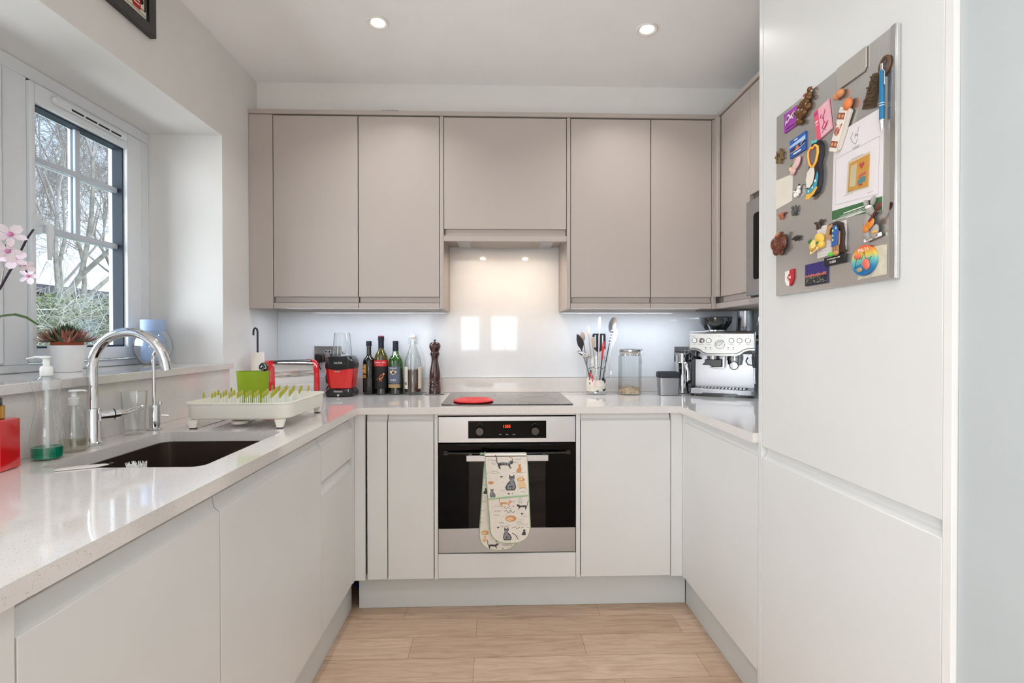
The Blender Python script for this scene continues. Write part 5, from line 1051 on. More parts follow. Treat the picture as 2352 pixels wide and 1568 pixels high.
P('portafilter_handle', Mb().tube([(0.060, 0.028, 0.170), (0.060, 0.010, 0.168), (0.060, -0.045, 0.160)], [0.008, 0.013, 0.0155], 16), m_black, pt_)
P('handle_cap', fp(0.060, 0.160, 0.0165, 0.004, -0.0452, [(0.0175, 0), (0.0175, 0.003), (0.0001, 0.0042)]), m_ssb, pt_)
P('handle_ring', Mb().tube([(0.060+0.0185*math.cos(a*PI/12), -0.0465, 0.160+0.0185*math.sin(a*PI/12)) for a in range(24)], 0.0022, 8, closed=True), m_black, pt_)
P('grind_outlet', Mb().lathe([(0.028, 0.186), (0.028, 0.2026)], 28, (-0.042, 0.055, 0)), m_ss, t)
cr_ = Mb().prism([(-0.092, 0.160), (-0.086, 0.157), (-0.060, 0.157), (-0.045, 0.148), (-0.005, 0.148), (0.002, 0.155), (0.002, 0.1855), (-0.080, 0.1855), (-0.078, 0.172)], 0.020, 0.090, 'xz'); P('grinding_cradle', cr_, m_black, t, bevel=0.003)
P('cradle_guard', Mb().prism([(-0.058, 0.143), (0.006, 0.138), (0.014, 0.143), (0.016, 0.2026), (0.0045, 0.2026), (0.0045, 0.150), (-0.050, 0.1475)], 0.016, 0.060, 'xz'), mat('dark_steel', (120, 118, 118), 0.2, metal=1.0), t, bevel=0.001)
P('tamper', Mb().lathe([(0.028, 0.186), (0.030, 0.189), (0.024, 0.196), (0.010, 0.203), (0.009, 0.225)], 24, (-0.122, 0.030, 0)), mat('gloss_black', (6, 6, 7), 0.12, coat=0.8), t)
wd = Mb().tube([(0.140, 0.030, 0.222), (0.146, -0.010, 0.205), (0.150, -0.026, 0.165), (0.150, -0.030, 0.12), (0.152, -0.034, 0.075)], [0.0055, 0.0055, 0.0055, 0.0048, 0.0042], 12); P('steam_wand', wd, m_ss, t)
P('wand_grip', Mb().tube([(0.146, -0.012, 0.205), (0.149, -0.024, 0.170), (0.150, -0.027, 0.150)], [0.010, 0.0095, 0.007], 12).tube([(0.120, -0.020, 0.200), (0.112, -0.024, 0.182), (0.122, -0.026, 0.165), (0.142, -0.026, 0.162), (0.148, -0.022, 0.182)], 0.0035, 8), m_black, t)
P('steam_dial', Mb().lathe([(0.024, 0), (0.024, 0.010), (0.019, 0.016), (0.0001, 0.017)], 28).xf(Matrix.Translation((0.1552, 0.06, 0.285)) @ Matrix.Rotation(R(90), 4, 'Y')), m_black, t)
P('bean_hopper', Mb().lathe_open([(0.050, 0.3285), (0.052, 0.336), (0.077, 0.372), (0.079, 0.396), (0.076, 0.396), (0.0745, 0.373), (0.050, 0.338), (0.0001, 0.337)], 40, (-0.035, 0.105, 0)), glass('smoky_plastic', (138, 146, 156), fac=0.2, edge=0.5), t)
P('hopper_lid', Mb().lathe([(0.080, 0.3962), (0.082, 0.399), (0.078, 0.402), (0.0001, 0.4025)], 40, (-0.035, 0.105, 0)), mat('smoky_lid', (62, 66, 76), 0.15, coat=0.4), t)
bn = Mb().lathe([(0.049, 0.3382), (0.064, 0.362), (0.050, 0.366), (0.0001, 0.369)], 30, (-0.035, 0.105, 0)); P('hopper_collar', Mb().lathe([(0.0505, 0.3282), (0.0535, 0.3284), (0.0535, 0.3345), (0.0515, 0.336)], 30, (-0.035, 0.105, 0)), m_ss, t)
bo = P('coffee_beans', bn, mat('coffee_beans', (26, 17, 26), 0.35, noise=0.8, nscale=110, bump=1.0, bscale=160), None); bo.matrix_world = Matrix.Translation(t.location) @ Matrix.Rotation(R(-28), 4, 'Z'); bo['kind'] = 'stuff'; tag(bo, 'dark roasted coffee beans in the smoky hopper', 'coffee beans')
# milk jug on top
tj = T('milk_jug', 'small steel jug with a wire handle standing on top of the espresso machine', 'jug', (1.236, -0.190, Z0+0.3285), R(-28))
P('jug_body', Mb().lathe_open([(0.0001, 0.002), (0.041, 0.0), (0.043, 0.004), (0.0385, 0.098), (0.0395, 0.104), (0.0375, 0.104), (0.0365, 0.097), (0.0405, 0.006), (0.0001, 0.004)], 36), m_ssb, tj)
P('jug_handle', Mb().tube([(0.038, 0, 0.090), (0.062, 0, 0.094), (0.066, 0, 0.085), (0.060, 0, 0.045), (0.052, 0, 0.030), (0.042, 0, 0.030)], 0.0022, 8), m_ss, tj)
w = Mb()
for k, s in enumerate('OIO8'): txt(w, s, 0.014, -0.030+k*0.0115, 0.018, 0.0428)
P('lettering', w, mat('print_black', (16, 16, 20), 0.5), tj)
# ================================================================ sink side and window sill
ZS = 1.0896
# chrome swan-neck tap
t = T('kitchen_tap', 'large chrome swan-neck mixer tap with a side lever behind the sink', 'tap', (-1.171, -1.324, Z0))
P('base', Mb().lathe([(0.0240, 0), (0.0248, 0.004), (0.0208, 0.007), (0.0188, 0.010), (0.0188, 0.097), (0.0172, 0.101)], 36), m_chrome, t)
R0 = 0.099; zc = 0.214
arc = [(0, 0, 0.1015), (0, 0, 0.14), (0, 0, 0.18)]+[(R0-R0*math.cos(PI*k/24), 0, zc+R0*math.sin(PI*k/24)) for k in range(23)]
last = arc[-1]; arc.append((last[0]+0.004, 0, last[2]-0.012))
P('spout', Mb().tube(arc, 0.0128, 24), m_chrome, t)
e_ = arc[-1]
P('aerator', Mb().tube([(e_[0], 0, e_[2]+0.001), (e_[0]+0.0045, 0, e_[2]-0.022)], 0.0138, 24), m_chrome, t)
lv = Mb().tube([(0.012, 0.008, 0.078), (0.030, 0.034, 0.079)], 0.0160, 20).tube([(0.0305, 0.035, 0.079), (0.037, 0.047, 0.0795)], 0.0140, 20); lp = P('side_valve', lv, m_chrome, t)
P('lever', Mb().tube([(0.036, 0.046, 0.0800), (0.042, 0.066, 0.079), (0.050, 0.110, 0.086), (0.052, 0.118, 0.087)], [0.0120, 0.0085, 0.0085, 0.0095], 16), m_chrome, lp)
P('valve_ring', Mb().tube([(0.0300, 0.0340, 0.079), (0.0310, 0.0356, 0.079)], 0.0163, 20), m_black, lp)
# slim filtered-water tap
t = T('filter_tap', 'small slim chrome filter tap beside the large tap, nearer the dish rack', 'tap', (-1.157, -1.089, Z0))
P('base', Mb().lathe([(0.0212, 0), (0.0220, 0.003), (0.0152, 0.006), (0.0152, 0.076), (0.0144, 0.079)], 30), m_chrome, t)
P('spout', Mb().tube([(-0.001, 0, 0.079), (-0.002, 0, 0.15), (-0.003, 0, 0.225), (0.0, 0, 0.245), (0.008, 0, 0.256), (0.018, 0, 0.254), (0.024, 0, 0.244), (0.025, 0, 0.232)], 0.0056, 14), m_chrome, t)
P('lever', Mb().tube([(0.010, 0.012, 0.080), (0.010, 0.012, 0.090)], 0.005, 12).tube([(0.016, 0.01, 0.045), (0.034, 0.018, 0.042)], 0.0042, 12), m_chrome, t)
# empty drinking glass
t = T('drinking_glass', 'empty clear tumbler on the worktop behind the lever of the large tap', 'glass', (-1.165, -1.170, Z0))
P('tumbler', Mb().lathe_open([(0.0001, 0.006), (0.0248, 0.0), (0.0272, 0.004), (0.0336, 0.120), (0.0340, 0.132), (0.0326, 0.132), (0.0320, 0.120), (0.0252, 0.012), (0.0001, 0.010)], 36), g_clear, t)
# big waisted soap bottle with green liquid
g_bottle = glass('pet_plastic', (253, 254, 254), fac=0.2, edge=0.42)
t = T('washing_up_bottle', 'tall waisted clear pump bottle with a little green washing-up liquid', 'soap bottle', (-1.152, -1.490, Z0))
pf = [(0.0001, 0.001), (0.0288, 0.0), (0.0336, 0.004), (0.0344, 0.030), (0.0336, 0.062), (0.0280, 0.096), (0.0224, 0.122), (0.0216, 0.136), (0.0248, 0.158), (0.0296, 0.178), (0.0324, 0.190), (0.0316, 0.1935), (0.0176, 0.199), (0.0120, 0.204)]
P('bottle_body', Mb().lathe(pf, 40, sy=0.86), g_bottle, t)
P('liquid', Mb().lathe([(0.0001, 0.0025), (0.0280, 0.002), (0.0324, 0.006), (0.0330, 0.030), (0.0001, 0.026)], 36, sy=0.84), mat('green_detergent', (14, 168, 128), 0.06, trans=0.6), t)
P('pump_collar', Mb().lathe([(0.0124, 0.2045), (0.0128, 0.206), (0.0128, 0.224), (0.0100, 0.228)], 28), mat('white_pump', (236, 238, 238), 0.35), t)
P('pump_head', Mb().lathe([(0.0068, 0.2285), (0.0068, 0.246), (0.0104, 0.248), (0.0104, 0.2515), (0.0001, 0.2525)], 24).tube([(0.004, 0, 0.2495), (-0.022, -0.004, 0.250), (-0.040, -0.008, 0.2465)], [0.006, 0.0045, 0.003], 10, flat=0.6), mat('white_pump', (236, 238, 238), 0.35), t)
P('dip_tube', Mb().tube([(0, 0, 0.203), (0, 0, 0.170)], 0.0078, 14).tube([(0, 0, 0.170), (0.001, 0, 0.010)], 0.0040, 10), mat('pump_tube', (226, 234, 236), 0.3, alpha=0.75), t)
# small cone soap bottle
t = T('hand_soap_bottle', 'small cone-shaped clear hand soap pump bottle just behind the large tap base', 'soap bottle', (-1.157, -1.404, Z0))
P('bottle_body', Mb().lathe([(0.0001, 0.001), (0.0264, 0.0), (0.0296, 0.004), (0.0312, 0.030), (0.0296, 0.052), (0.0240, 0.078), (0.0160, 0.104), (0.0120, 0.114), (0.0108, 0.120)], 36, sy=0.9), g_bottle, t)
P('liquid', Mb().lathe([(0.0001, 0.0025), (0.0256, 0.002), (0.0284, 0.006), (0.0300, 0.036), (0.0001, 0.036)], 36, sy=0.88), glass('clear_gel', (240, 238, 228), fac=0.15), t)
P('pump_collar', Mb().lathe([(0.0120, 0.1205), (0.0124, 0.122), (0.0124, 0.138), (0.0096, 0.141)], 28), mat('clear_pump', (228, 230, 230), 0.3, alpha=0.8), t)
P('pump_head', Mb().lathe([(0.0060, 0.1415), (0.0060, 0.154), (0.0120, 0.157), (0.0104, 0.1605), (0.0001, 0.162)], 24).tube([(0.004, 0, 0.158), (0.022, 0.002, 0.159), (0.031, 0.003, 0.157)], [0.006, 0.0045, 0.003], 10, flat=0.6), mat('white_pump', (236, 238, 238), 0.35), t)
P('dip_tube', Mb().tube([(0, 0, 0.119), (0.001, 0, 0.010)], 0.0028, 10), mat('pump_tube', (226, 234, 236), 0.3, alpha=0.75), t)
# red bottle with gold cap
t = T('red_bottle', 'angular red bottle with gold and black cap beside the tall soap bottle', 'bottle', (-1.174, -1.600, Z0), R(8))
P('bottle_body', stack(Mb(), [(rrect(-0.038, 0.030, -0.028, 0.028, 0.004), 0.0), (rrect(-0.041, 0.033, -0.030, 0.030, 0.004), 0.003), (rrect(-0.041, 0.033, -0.030, 0.030, 0.004), 0.112), (rrect(-0.036, 0.028, -0.026, 0.026, 0.004), 0.115)]), m_redpl, t, angle=25)
P('gold_collar', Mb().lathe([(0.022, 0.1155), (0.024, 0.1165), (0.024, 0.144), (0.022, 0.1445)], 28, (-0.006, 0, 0)), mat('gold_metal', (214, 160, 80), 0.2, metal=0.9), t)
P('black_pump_cap', Mb().lathe([(0.0195, 0.1448), (0.0195, 0.160), (0.018, 0.1625), (0.0001, 0.163)], 28, (-0.006, 0, 0)), m_black, t)
w = Mb().box(-0.034, -0.004, -0.0307, -0.0302, 0.080, 0.093); P('label_badge', w, m_matblack, t)
w = text_mb(Mb(), 'X', 0.012, face_y(-0.012, -0.0311, 0.0865), 0.0003); w.box(-0.036, 0.022, -0.0307, -0.0302, 0.070, 0.0708); w.box(-0.036, 0.018, -0.0307, -0.0302, 0.065, 0.0656)
w.box(-0.036, 0.026, -0.0307, -0.0302, 0.022, 0.0225); w.box(-0.036, 0.008, -0.0307, -0.0302, 0.017, 0.0175); P('lettering', w, mat('print_pinkish', (236, 150, 140), 0.5), t)
P('gold_stripe', Mb().box(-0.036, 0.026, -0.0307, -0.0302, 0.034, 0.0355).box(-0.036, 0.010, -0.0307, -0.0302, 0.042, 0.043), mat('gold_metal', (214, 160, 80), 0.2, metal=0.9), t)

# dish-drying rack
m_rack = mat('rack_cream', (238, 234, 224), 0.32); m_tip = mat('peg_tip_green', (168, 164, 56), 0.45); m_peg = mat('peg_white', (232, 234, 232), 0.4)
RX0, RX1, RY0, RY1 = -1.072, -0.724, -1.090, -0.722
t = T('dish_rack', 'cream dish-drying rack with rows of green-tipped pegs on the worktop beside the sink', 'dish rack', ((RX0+RX1)/2, (RY0+RY1)/2, Z0)); o = Vector(t.location)
hx, hy = (RX1-RX0)/2, (RY1-RY0)/2
mb, n = loops(Mb(), [(rrect(-hx+0.030, hx-0.030, -hy+0.030, hy-0.030, 0.030, 8), 0.0285), (rrect(-hx+0.010, hx-0.010, -hy+0.010, hy-0.010, 0.042, 8), 0.029), (rrect(-hx+0.004, hx-0.004, -hy+0.004, hy-0.004, 0.045, 8), 0.036), (rrect(-hx+0.001, hx-0.001, -hy+0.001, hy-0.001, 0.047, 8), 0.078), (rrect(-hx-0.003, hx+0.003, -hy-0.003, hy+0.003, 0.050, 8), 0.080), (rrect(-hx-0.003, hx+0.003, -hy-0.003, hy+0.003, 0.050, 8), 0.084),
   (rrect(-hx+0.005, hx-0.005, -hy+0.005, hy-0.005, 0.044, 8), 0.084), (rrect(-hx+0.009, hx-0.009, -hy+0.009, hy-0.009, 0.040, 8), 0.042), (rrect(-hx+0.030, hx-0.030, -hy+0.030, hy-0.030, 0.030, 8), 0.038)])
mb.f.append(tuple(range(n))[::-1]); mb.mi.append(0); mb.f.append(tuple(range(8*n, 9*n))); mb.mi.append(0)
P('tray', mb, m_rack, t, angle=50)
for sx_, sy_ in ((-1, -1), (1, -1), (1, 1), (-1, 1)):
    lx, ly = sx_*(hx-0.034), sy_*(hy-0.010)
    lg = P('leg', stack(Mb(), [(rrect(lx-0.010, lx+0.010, ly-0.008, ly+0.008, 0.004, 3), 0.003), (rrect(lx-0.017, lx+0.017, ly-0.009, ly+0.009, 0.004, 3), 0.0285)]), m_rack, t)
    P('foot_pad', Mb().box(lx-0.009, lx+0.009, ly-0.007, ly+0.007, 0.0, 0.0028), m_gasket, lg)
sp = Mb().prism([(-0.025, -0.05), (0.025, -0.05), (0.034, 0.0), (0.034, 0.08), (-0.034, 0.08), (-0.034, 0.0)], 0.018, 0.022).prism(circ(0, -0.045, 0.026, 20), 0.006, 0.0165)
P('drain_spout', sp.xf(Matrix.Translation((-0.02, -0.07, 0))), m_rack, t, bevel=0.002)
rr = random.Random(5)
hold_c = (-0.055, 0.055)
pegs = []
for j in range(7):
    for i in range(10):
        px_ = -hx+0.048+i*(2*hx-0.096)/9+(0.010 if j % 2 else -0.004); py_ = -hy+0.052+j*(2*hy-0.104)/6
        if abs(px_-hold_c[0]) < 0.075 and abs(py_-hold_c[1]) < 0.062: continue
        pegs.append((px_, py_))
for px_, py_ in pegs:
    pg = P('peg', Mb().tube([(px_-0.0026, py_, 0.038), (px_-0.0026, py_, 0.096)], 0.0013, 6).tube([(px_+0.0026, py_, 0.038), (px_+0.0026, py_, 0.096)], 0.0013, 6), m_peg, t)
    P('peg_tip', Mb().tube([(px_, py_, 0.094), (px_, py_, 0.097), (px_, py_, 0.110), (px_, py_, 0.1135)], [0.0040, 0.0044, 0.0040, 0.0018], 8, flat=0.7), m_tip, pg)
m_green = mat('green_holder', (136, 160, 22), 0.4)
th = T('cutlery_holder', 'green oval cutlery pot standing in the dish rack', 'cutlery pot', (o.x+hold_c[0], o.y+hold_c[1], Z0+0.0385))
P('pot', Mb().lathe_open([(0.0001, 0.0), (0.046, 0.0), (0.050, 0.004), (0.0585, 0.130), (0.0590, 0.134), (0.0570, 0.134), (0.0560, 0.128), (0.047, 0.006), (0.0001, 0.004)], 40, sy=0.72), m_green, th)
tb = T('dish_brush', 'round metal scourer brush head sticking up out of the green pot', 'brush', (o.x+hold_c[0]+0.034, o.y+hold_c[1]+0.010, Z0+0.0435))
P('handle', Mb().tube([(0, 0, 0.0), (0, 0, 0.128)], 0.004, 10), m_matblack, tb)
mb = Mb(); 
for k in range(60):
    a = Vector((rr.gauss(0, 1), rr.gauss(0, 1), rr.gauss(0, 1))).normalized(); b_ = Vector((rr.gauss(0, 1), rr.gauss(0, 1), rr.gauss(0, 1))); b_ = (b_-a*b_.dot(a)).normalized()
    q = rr.uniform(0.012, 0.0175); s0 = rr.uniform(0, 6)
    mb.m = k % 2; mb.tube([(q*(a.x*math.cos(s0+x*.5)+b_.x*math.sin(s0+x*.5)), q*(a.y*math.cos(s0+x*.5)+b_.y*math.sin(s0+x*.5)), 0.143+q*(a.z*math.cos(s0+x*.5)+b_.z*math.sin(s0+x*.5))) for x in range(7)], 0.0009, 4)
P('wire_ball', mb, [m_ss, m_gasket], tb)

# knife / scraper and brush at the sink edge
t = T('plate_scraper', 'flat pale scraper blade lying over the near corner of the sink', 'scraper', (-0.995, -1.585, ZC+0.0008), R(26))
P('blade', Mb().prism([(-0.045, -0.012), (0.030, -0.012), (0.052, 0.004), (0.040, 0.014), (-0.010, 0.016), (-0.040, 0.006)], 0.0, 0.0025), mat('pale_plastic', (226, 222, 216), 0.3), t, bevel=0.0008)
P('tip', Mb().ball((0.054, 0.006, 0.002), 0.0055, 12, 8, (1, 1, 0.7)), m_black, t)
t = T('scrubbing_brush', 'white-bristled washing-up brush just showing above the near edge of the sink', 'brush', (-0.895, -1.545, 0.820))
P('head', Mb().box(-0.016, 0.016, -0.012, 0.012, 0.0, 0.055), mat('pale_plastic', (226, 222, 216), 0.3), t, bevel=0.003)
mb = Mb()
for k in range(64): x, y = rr.uniform(-0.015, 0.015), rr.uniform(-0.010, 0.010); mb.tube([(x, y, 0.055), (x*1.25-0.004, y*1.2, 0.082+rr.uniform(-.006, .005))], 0.0009, 4)
P('bristles', mb, mat('bristle_white', (240, 240, 238), 0.5), t)['kind'] = 'stuff'
P('neck', Mb().tube([(0, 0, 0.001), (0.01, 0.01, -0.06), (0.02, 0.03, -0.135)], 0.006, 10), mat('pale_plastic', (226, 222, 216), 0.3), t)

# succulent in a white pot on the sill
t = T('potted_succulent', 'red-and-green spiky succulent in a white pot on the window sill', 'plant', (-1.428, -1.093, ZS))
P('pot', Mb().lathe_open([(0.0001, 0.0), (0.0353, 0.0), (0.0372, 0.003), (0.0486, 0.082), (0.0498, 0.0845), (0.0490, 0.0855), (0.0467, 0.0850), (0.0456, 0.078), (0.0357, 0.006), (0.0001, 0.004)], 44), mat('white_ceramic', (238, 240, 242), 0.4), t)
P('inner_pot', Mb().lathe_open([(0.0001, 0.006), (0.0327, 0.006), (0.0418, 0.094), (0.0410, 0.099), (0.0388, 0.099), (0.0380, 0.088), (0.0001, 0.086)], 36), mat('terracotta', (170, 84, 58), 0.75, noise=0.1), t)
rr = random.Random(11); lf = Mb()
for k in range(430):
    ring = rr.choice((0, 0, 1, 1, 2, 3)); a = rr.uniform(0, 2*PI); base_r = rr.uniform(0.0, 0.047); bx, by = base_r*math.cos(a), base_r*math.sin(a)*0.95
    tilt = R(6+72*(base_r/0.047)**1.3)+rr.uniform(-.25, .25); ln = rr.uniform(0.026, 0.044)*(1.0 if base_r < 0.031 else 1.12); az = a+rr.uniform(-.5, .5)
    d = Vector((math.sin(tilt)*math.cos(az), math.sin(tilt)*math.sin(az), math.cos(tilt))); b0 = Vector((bx, by, 0.094+0.012*(1-base_r/0.047))); up = Vector((0, 0, 1))
    w_ = d.cross(up); w_ = w_.normalized() if w_.length > 0.05 else Vector((math.cos(az+PI/2), math.sin(az+PI/2), 0)); nrm = w_.cross(d)
    outer = base_r > 0.028 and rr.random() < 0.62
    lf.m = rr.choice((2, 2, 3)) if outer else rr.choice((0, 0, 1, 4)); cur = Vector((0, 0, 0.25*ln))
    m1, m2_, tp = b0+d*ln*.35, b0+d*ln*.7+cur*.4, b0+d*ln+cur; ww = ln*0.105; th_ = ww*.5
    v = [b0-w_*ww*.6, b0+w_*ww*.6, m1+w_*ww, m1-w_*ww, m1+nrm*th_, m2_+w_*ww*.6, m2_-w_*ww*.6, m2_+nrm*th_*.6, tp, b0+nrm*th_]
    lf.add(v, [(0, 1, 2, 3), (3, 2, 5, 6), (6, 5, 8), (9, 4, 2, 1), (0, 3, 4, 9), (4, 7, 5, 2), (3, 6, 7, 4), (7, 8, 5), (6, 8, 7)])
P('leaves', lf, [mat('leaf_green', (78, 104, 66), 0.5, noise=0.1), mat('leaf_dark', (58, 76, 58), 0.5), mat('leaf_pink', (206, 128, 112), 0.5, noise=0.1), mat('leaf_rose', (170, 110, 104), 0.5), mat('leaf_greygreen', (120, 130, 104), 0.5)], t, angle=60)
# hyacinth-style vase: blue neck over a clear globe
t = T('globe_vase', 'clear round glass vase with a tall powder-blue liner, at the far end of the sill', 'vase', (-1.440, -0.665, ZS))
P('globe', Mb().lathe_open([(0.0001, 0.004), (0.0308, 0.0), (0.0462, 0.010), (0.0631, 0.038), (0.0697, 0.068), (0.0670, 0.098), (0.0539, 0.126), (0.0431, 0.137), (0.0420, 0.135), (0.0524, 0.123), (0.0651, 0.097), (0.0678, 0.068), (0.0616, 0.041), (0.0447, 0.014), (0.0001, 0.010)], 48), g_clear, t)
P('liner', Mb().lathe_open([(0.0001, 0.014), (0.0385, 0.014), (0.0412, 0.020), (0.0408, 0.134), (0.0431, 0.145), (0.0439, 0.158), (0.0435, 0.180), (0.0423, 0.182), (0.0408, 0.180), (0.0400, 0.150), (0.0377, 0.130), (0.0377, 0.022), (0.0001, 0.018)], 44), mat('powder_blue', (150, 172, 208), 0.5, noise=0.03), t)
# orchid, mostly out of view
t = T('potted_orchid', 'pale pink orchid leaning into view from the near end of the sill', 'plant', (-1.435, -1.43, ZS))
P('pot', Mb().lathe_open([(0.0001, 0.0), (0.045, 0.0), (0.058, 0.100), (0.055, 0.100), (0.043, 0.006), (0.0001, 0.004)], 36), mat('white_ceramic', (238, 240, 242), 0.4), t)
P('bark', Mb().lathe([(0.050, 0.085), (0.052, 0.090), (0.0001, 0.094)], 20), mat('bark', (92, 66, 48), 0.9, noise=0.5, nscale=60, bump=1), t)
m_stem = mat('orchid_stem', (44, 34, 48), 0.5); m_pet = mat('orchid_petal', (246, 232, 240), 0.6, noise=0.1, nscale=30); m_pet2 = mat('orchid_throat', (206, 130, 172), 0.6)
def W3(x, y, z): return (x+1.435, y+1.43, z-ZS)
st = Mb().tube([W3(-1.435, -1.43, 1.18), W3(-1.43, -1.39, 1.25), W3(-1.425, -1.345, 1.305), W3(-1.42, -1.322, 1.336), W3(-1.42, -1.273, 1.424), W3(-1.42, -1.240, 1.489), W3(-1.42, -1.219, 1.520)], [0.004, 0.0036, 0.0034, 0.0032, 0.003, 0.0028, 0.0026], 8)
st.tube([W3(-1.42, -1.280, 1.412), W3(-1.413, -1.262, 1.402), W3(-1.408, -1.252, 1.388), W3(-1.40, -1.238, 1.376)], 0.0018, 6); st.tube([W3(-1.42, -1.240, 1.489), W3(-1.415, -1.252, 1.492)], 0.0018, 6)
st.tube([W3(-1.425, -1.33, 1.46), W3(-1.42, -1.305, 1.458), W3(-1.415, -1.290, 1.440)], 0.0020, 6)
P('stem', st, m_stem, t)
P('support_stick', Mb().tube([W3(-1.44, -1.42, 1.18), W3(-1.435, -1.36, 1.27), W3(-1.43, -1.31, 1.34), W3(-1.43, -1.300, 1.395)], 0.0018, 6), mat('pale_stick', (170, 160, 150), 0.6), t)
for k, (x, y, z, s_) in enumerate(((-1.41, -1.302, 1.487, 0.038), (-1.41, -1.312, 1.440, 0.034), (-1.405, -1.268, 1.408, 0.030), (-1.41, -1.292, 1.420, 0.034), (-1.405, -1.252, 1.378, 0.026))):
    fl = Mb(); c = Vector(W3(x, y, z)); tilt = Euler((R(70+20*math.sin(k*2)), R(15*math.cos(k*3)), R(35+30*math.sin(k)))).to_matrix()
    for q in range(5):
        an = 2*PI*q/5+k; wd = 0.62 if q % 2 else 0.42; pts = [(0, 0, 0), (.45, -wd*.55, .06), (.8, -wd*.5, .12), (1.0, 0, .05), (.8, wd*.5, .12), (.45, wd*.55, .06)]
        v = [c+tilt @ (Matrix.Rotation(an, 3, 'Z') @ Vector((a*s_, b*s_, d_*s_))) for a, b, d_ in pts]; cen = c+tilt @ (Matrix.Rotation(an, 3, 'Z') @ Vector((.55*s_, 0, .0)))
        fl.add(v+[cen], [(0, 1, 6), (1, 2, 6), (2, 3, 6), (3, 4, 6), (4, 5, 6), (5, 0, 6)])
    fo = P('flower', fl, m_pet, t, angle=60); P('throat', Mb().ball(c+tilt @ Vector((0, 0, .15*s_)), s_*.22, 10, 8, (1, .8, .8)), m_pet2, fo)
lf = Mb()
for an, ln in ((0.9, 0.16), (2.6, 0.15), (4.3, 0.17), (5.6, 0.13)):
    v = []; f = []
    for k in range(7): 
        u = k/6; r_ = 0.02+ln*u; z = 0.10+0.09*math.sin(u*2.2)-0.03*u; w_ = 0.024*math.sin(PI*min(1, u*0.9+0.1))
        for s_ in (-1, 0, 1): v.append((r_*math.cos(an)-s_*w_*math.sin(an), r_*math.sin(an)*.8+s_*w_*math.cos(an), z+0.006*abs(s_)))
    for k in range(6):
        for j in range(2): a = k*3+j; f.append((a, a+1, a+4, a+3))
    lf.add(v, f)
P('leaves', lf, mat('orchid_leaf', (84, 128, 60), 0.4), t, angle=60)

# framed picture on the window wall
t = T('framed_picture', 'black-framed city sketch with a red bus hung high above the window', 'picture', (XL+0.001, -1.20, 2.205))
P('frame', Mb().box(0, 0.020, 0.165, 0.200, 0.008, 0.235).box(0, 0.020, -0.200, -0.165, 0.008, 0.235).box(0, 0.020, -0.165, 0.165, 0.008, 0.043).box(0, 0.020, -0.165, 0.165, 0.200, 0.235), m_black, t, bevel=0.001)
P('print', Mb().box(0.002, 0.010, -0.165, 0.165, 0.043, 0.200), mat('paper_cream', (232, 226, 206), 0.8), t)
sk = Mb()
for k in range(16): 
    y = 0.155-k*0.020; h_ = rr.uniform(0.03, 0.09); sk.box(0.0102, 0.0106, y, y+rr.uniform(.002, .008), 0.075, 0.075+h_)
sk.box(0.0102, 0.0106, -0.16, 0.16, 0.072, 0.0745); sk.box(0.0102, 0.0106, -0.16, 0.16, 0.0585, 0.0600)
for k in range(7): y = 0.15-k*0.045; sk.prism(circ(y-0.01, 0.100+0.01*(k % 2), 0.012, 14), 0.0102, 0.0105, 'yz')
P('ink_drawing', sk, mat('ink', (30, 28, 30), 0.8), t)
bs = Mb()
for y, s_ in ((0.118, 1.0), (0.050, 0.8), (-0.06, 1.0)): bs.box(0.0107, 0.0110, y-0.018*s_, y+0.018*s_, 0.064, 0.064+0.034*s_)
P('red_bus', bs, mat('bus_red', (176, 34, 40), 0.8), t)
bw = Mb()
for y, s_ in ((0.118, 1.0), (0.050, 0.8), (-0.06, 1.0)):
    for q in (0.40, 0.72): bw.box(0.0111, 0.0113, y-0.014*s_, y+0.014*s_, 0.064+0.034*s_*q, 0.064+0.034*s_*(q+0.12))
P('bus_windows', bw, mat('paper_cream', (232, 226, 206), 0.8), t)
# ================================================================ magnet board on the tall unit
# local frame of everything on the board: x towards the viewer (world -Y), y up, z out of the door (world -X)
XB = 0.7584
def BM(u, v, w=0.0, rot=0.0):
    return Matrix(((0, 0, -1, XB-w), (-1, 0, 0, -u), (0, 1, 0, v), (0, 0, 0, 1))) @ Matrix.Rotation(rot, 4, 'Z')
def TB(name, label, cat, u, v, w=0.0008, rot=0.0, group=None): return T(name, label, cat, M=BM(u, v, w, rot), group=group)
GM = 'fridge magnets on the steel board'
t = T('magnet_board', 'brushed steel magnetic board fixed to the tall white unit door', 'board', M=BM(1.555, 1.575, 0))
P('panel', Mb().prism(rrect(-0.222, 0.218, -0.258, 0.255, 0.002, 2), -0.0085, 0.0), mat('board_steel', (212, 212, 210), 0.22, metal=0.85, noise=0.05, nscale=30, stretch=(14, 1, 1)), t, bevel=0.001)
P('edge_strip', Mb().prism([(0.204, -0.258), (0.2185, -0.258), (0.2185, 0.255), (0.204, 0.255)], 0.0002, 0.003), m_ss, t, bevel=0.001)
def slab(t, name, poly, th, m, z0=0.0, bevel=0.0008): return P(name, Mb().prism(poly, z0, z0+th), m, t, bevel=bevel)
def mt(n, c, **k): return mat('mag_'+n, c, k.pop('rough', 0.5), **k)
def sheet(t, name, w, h, m, th=0.0006): return slab(t, name, [(-w/2, -h/2), (w/2, -h/2), (w/2, h/2), (-w/2, h/2)], th, m, bevel=0)
IDM = Matrix.Identity(4)
def tb_txt(t, s, size, x, y, z, m, name='lettering', rot=0.0, sxy=(1, 1)): return P(name, text_mb(Mb(), s, size, Matrix.Translation((x, y, z)) @ Matrix.Rotation(rot, 4, 'Z'), 0.0003, sxy=sxy), m, t)
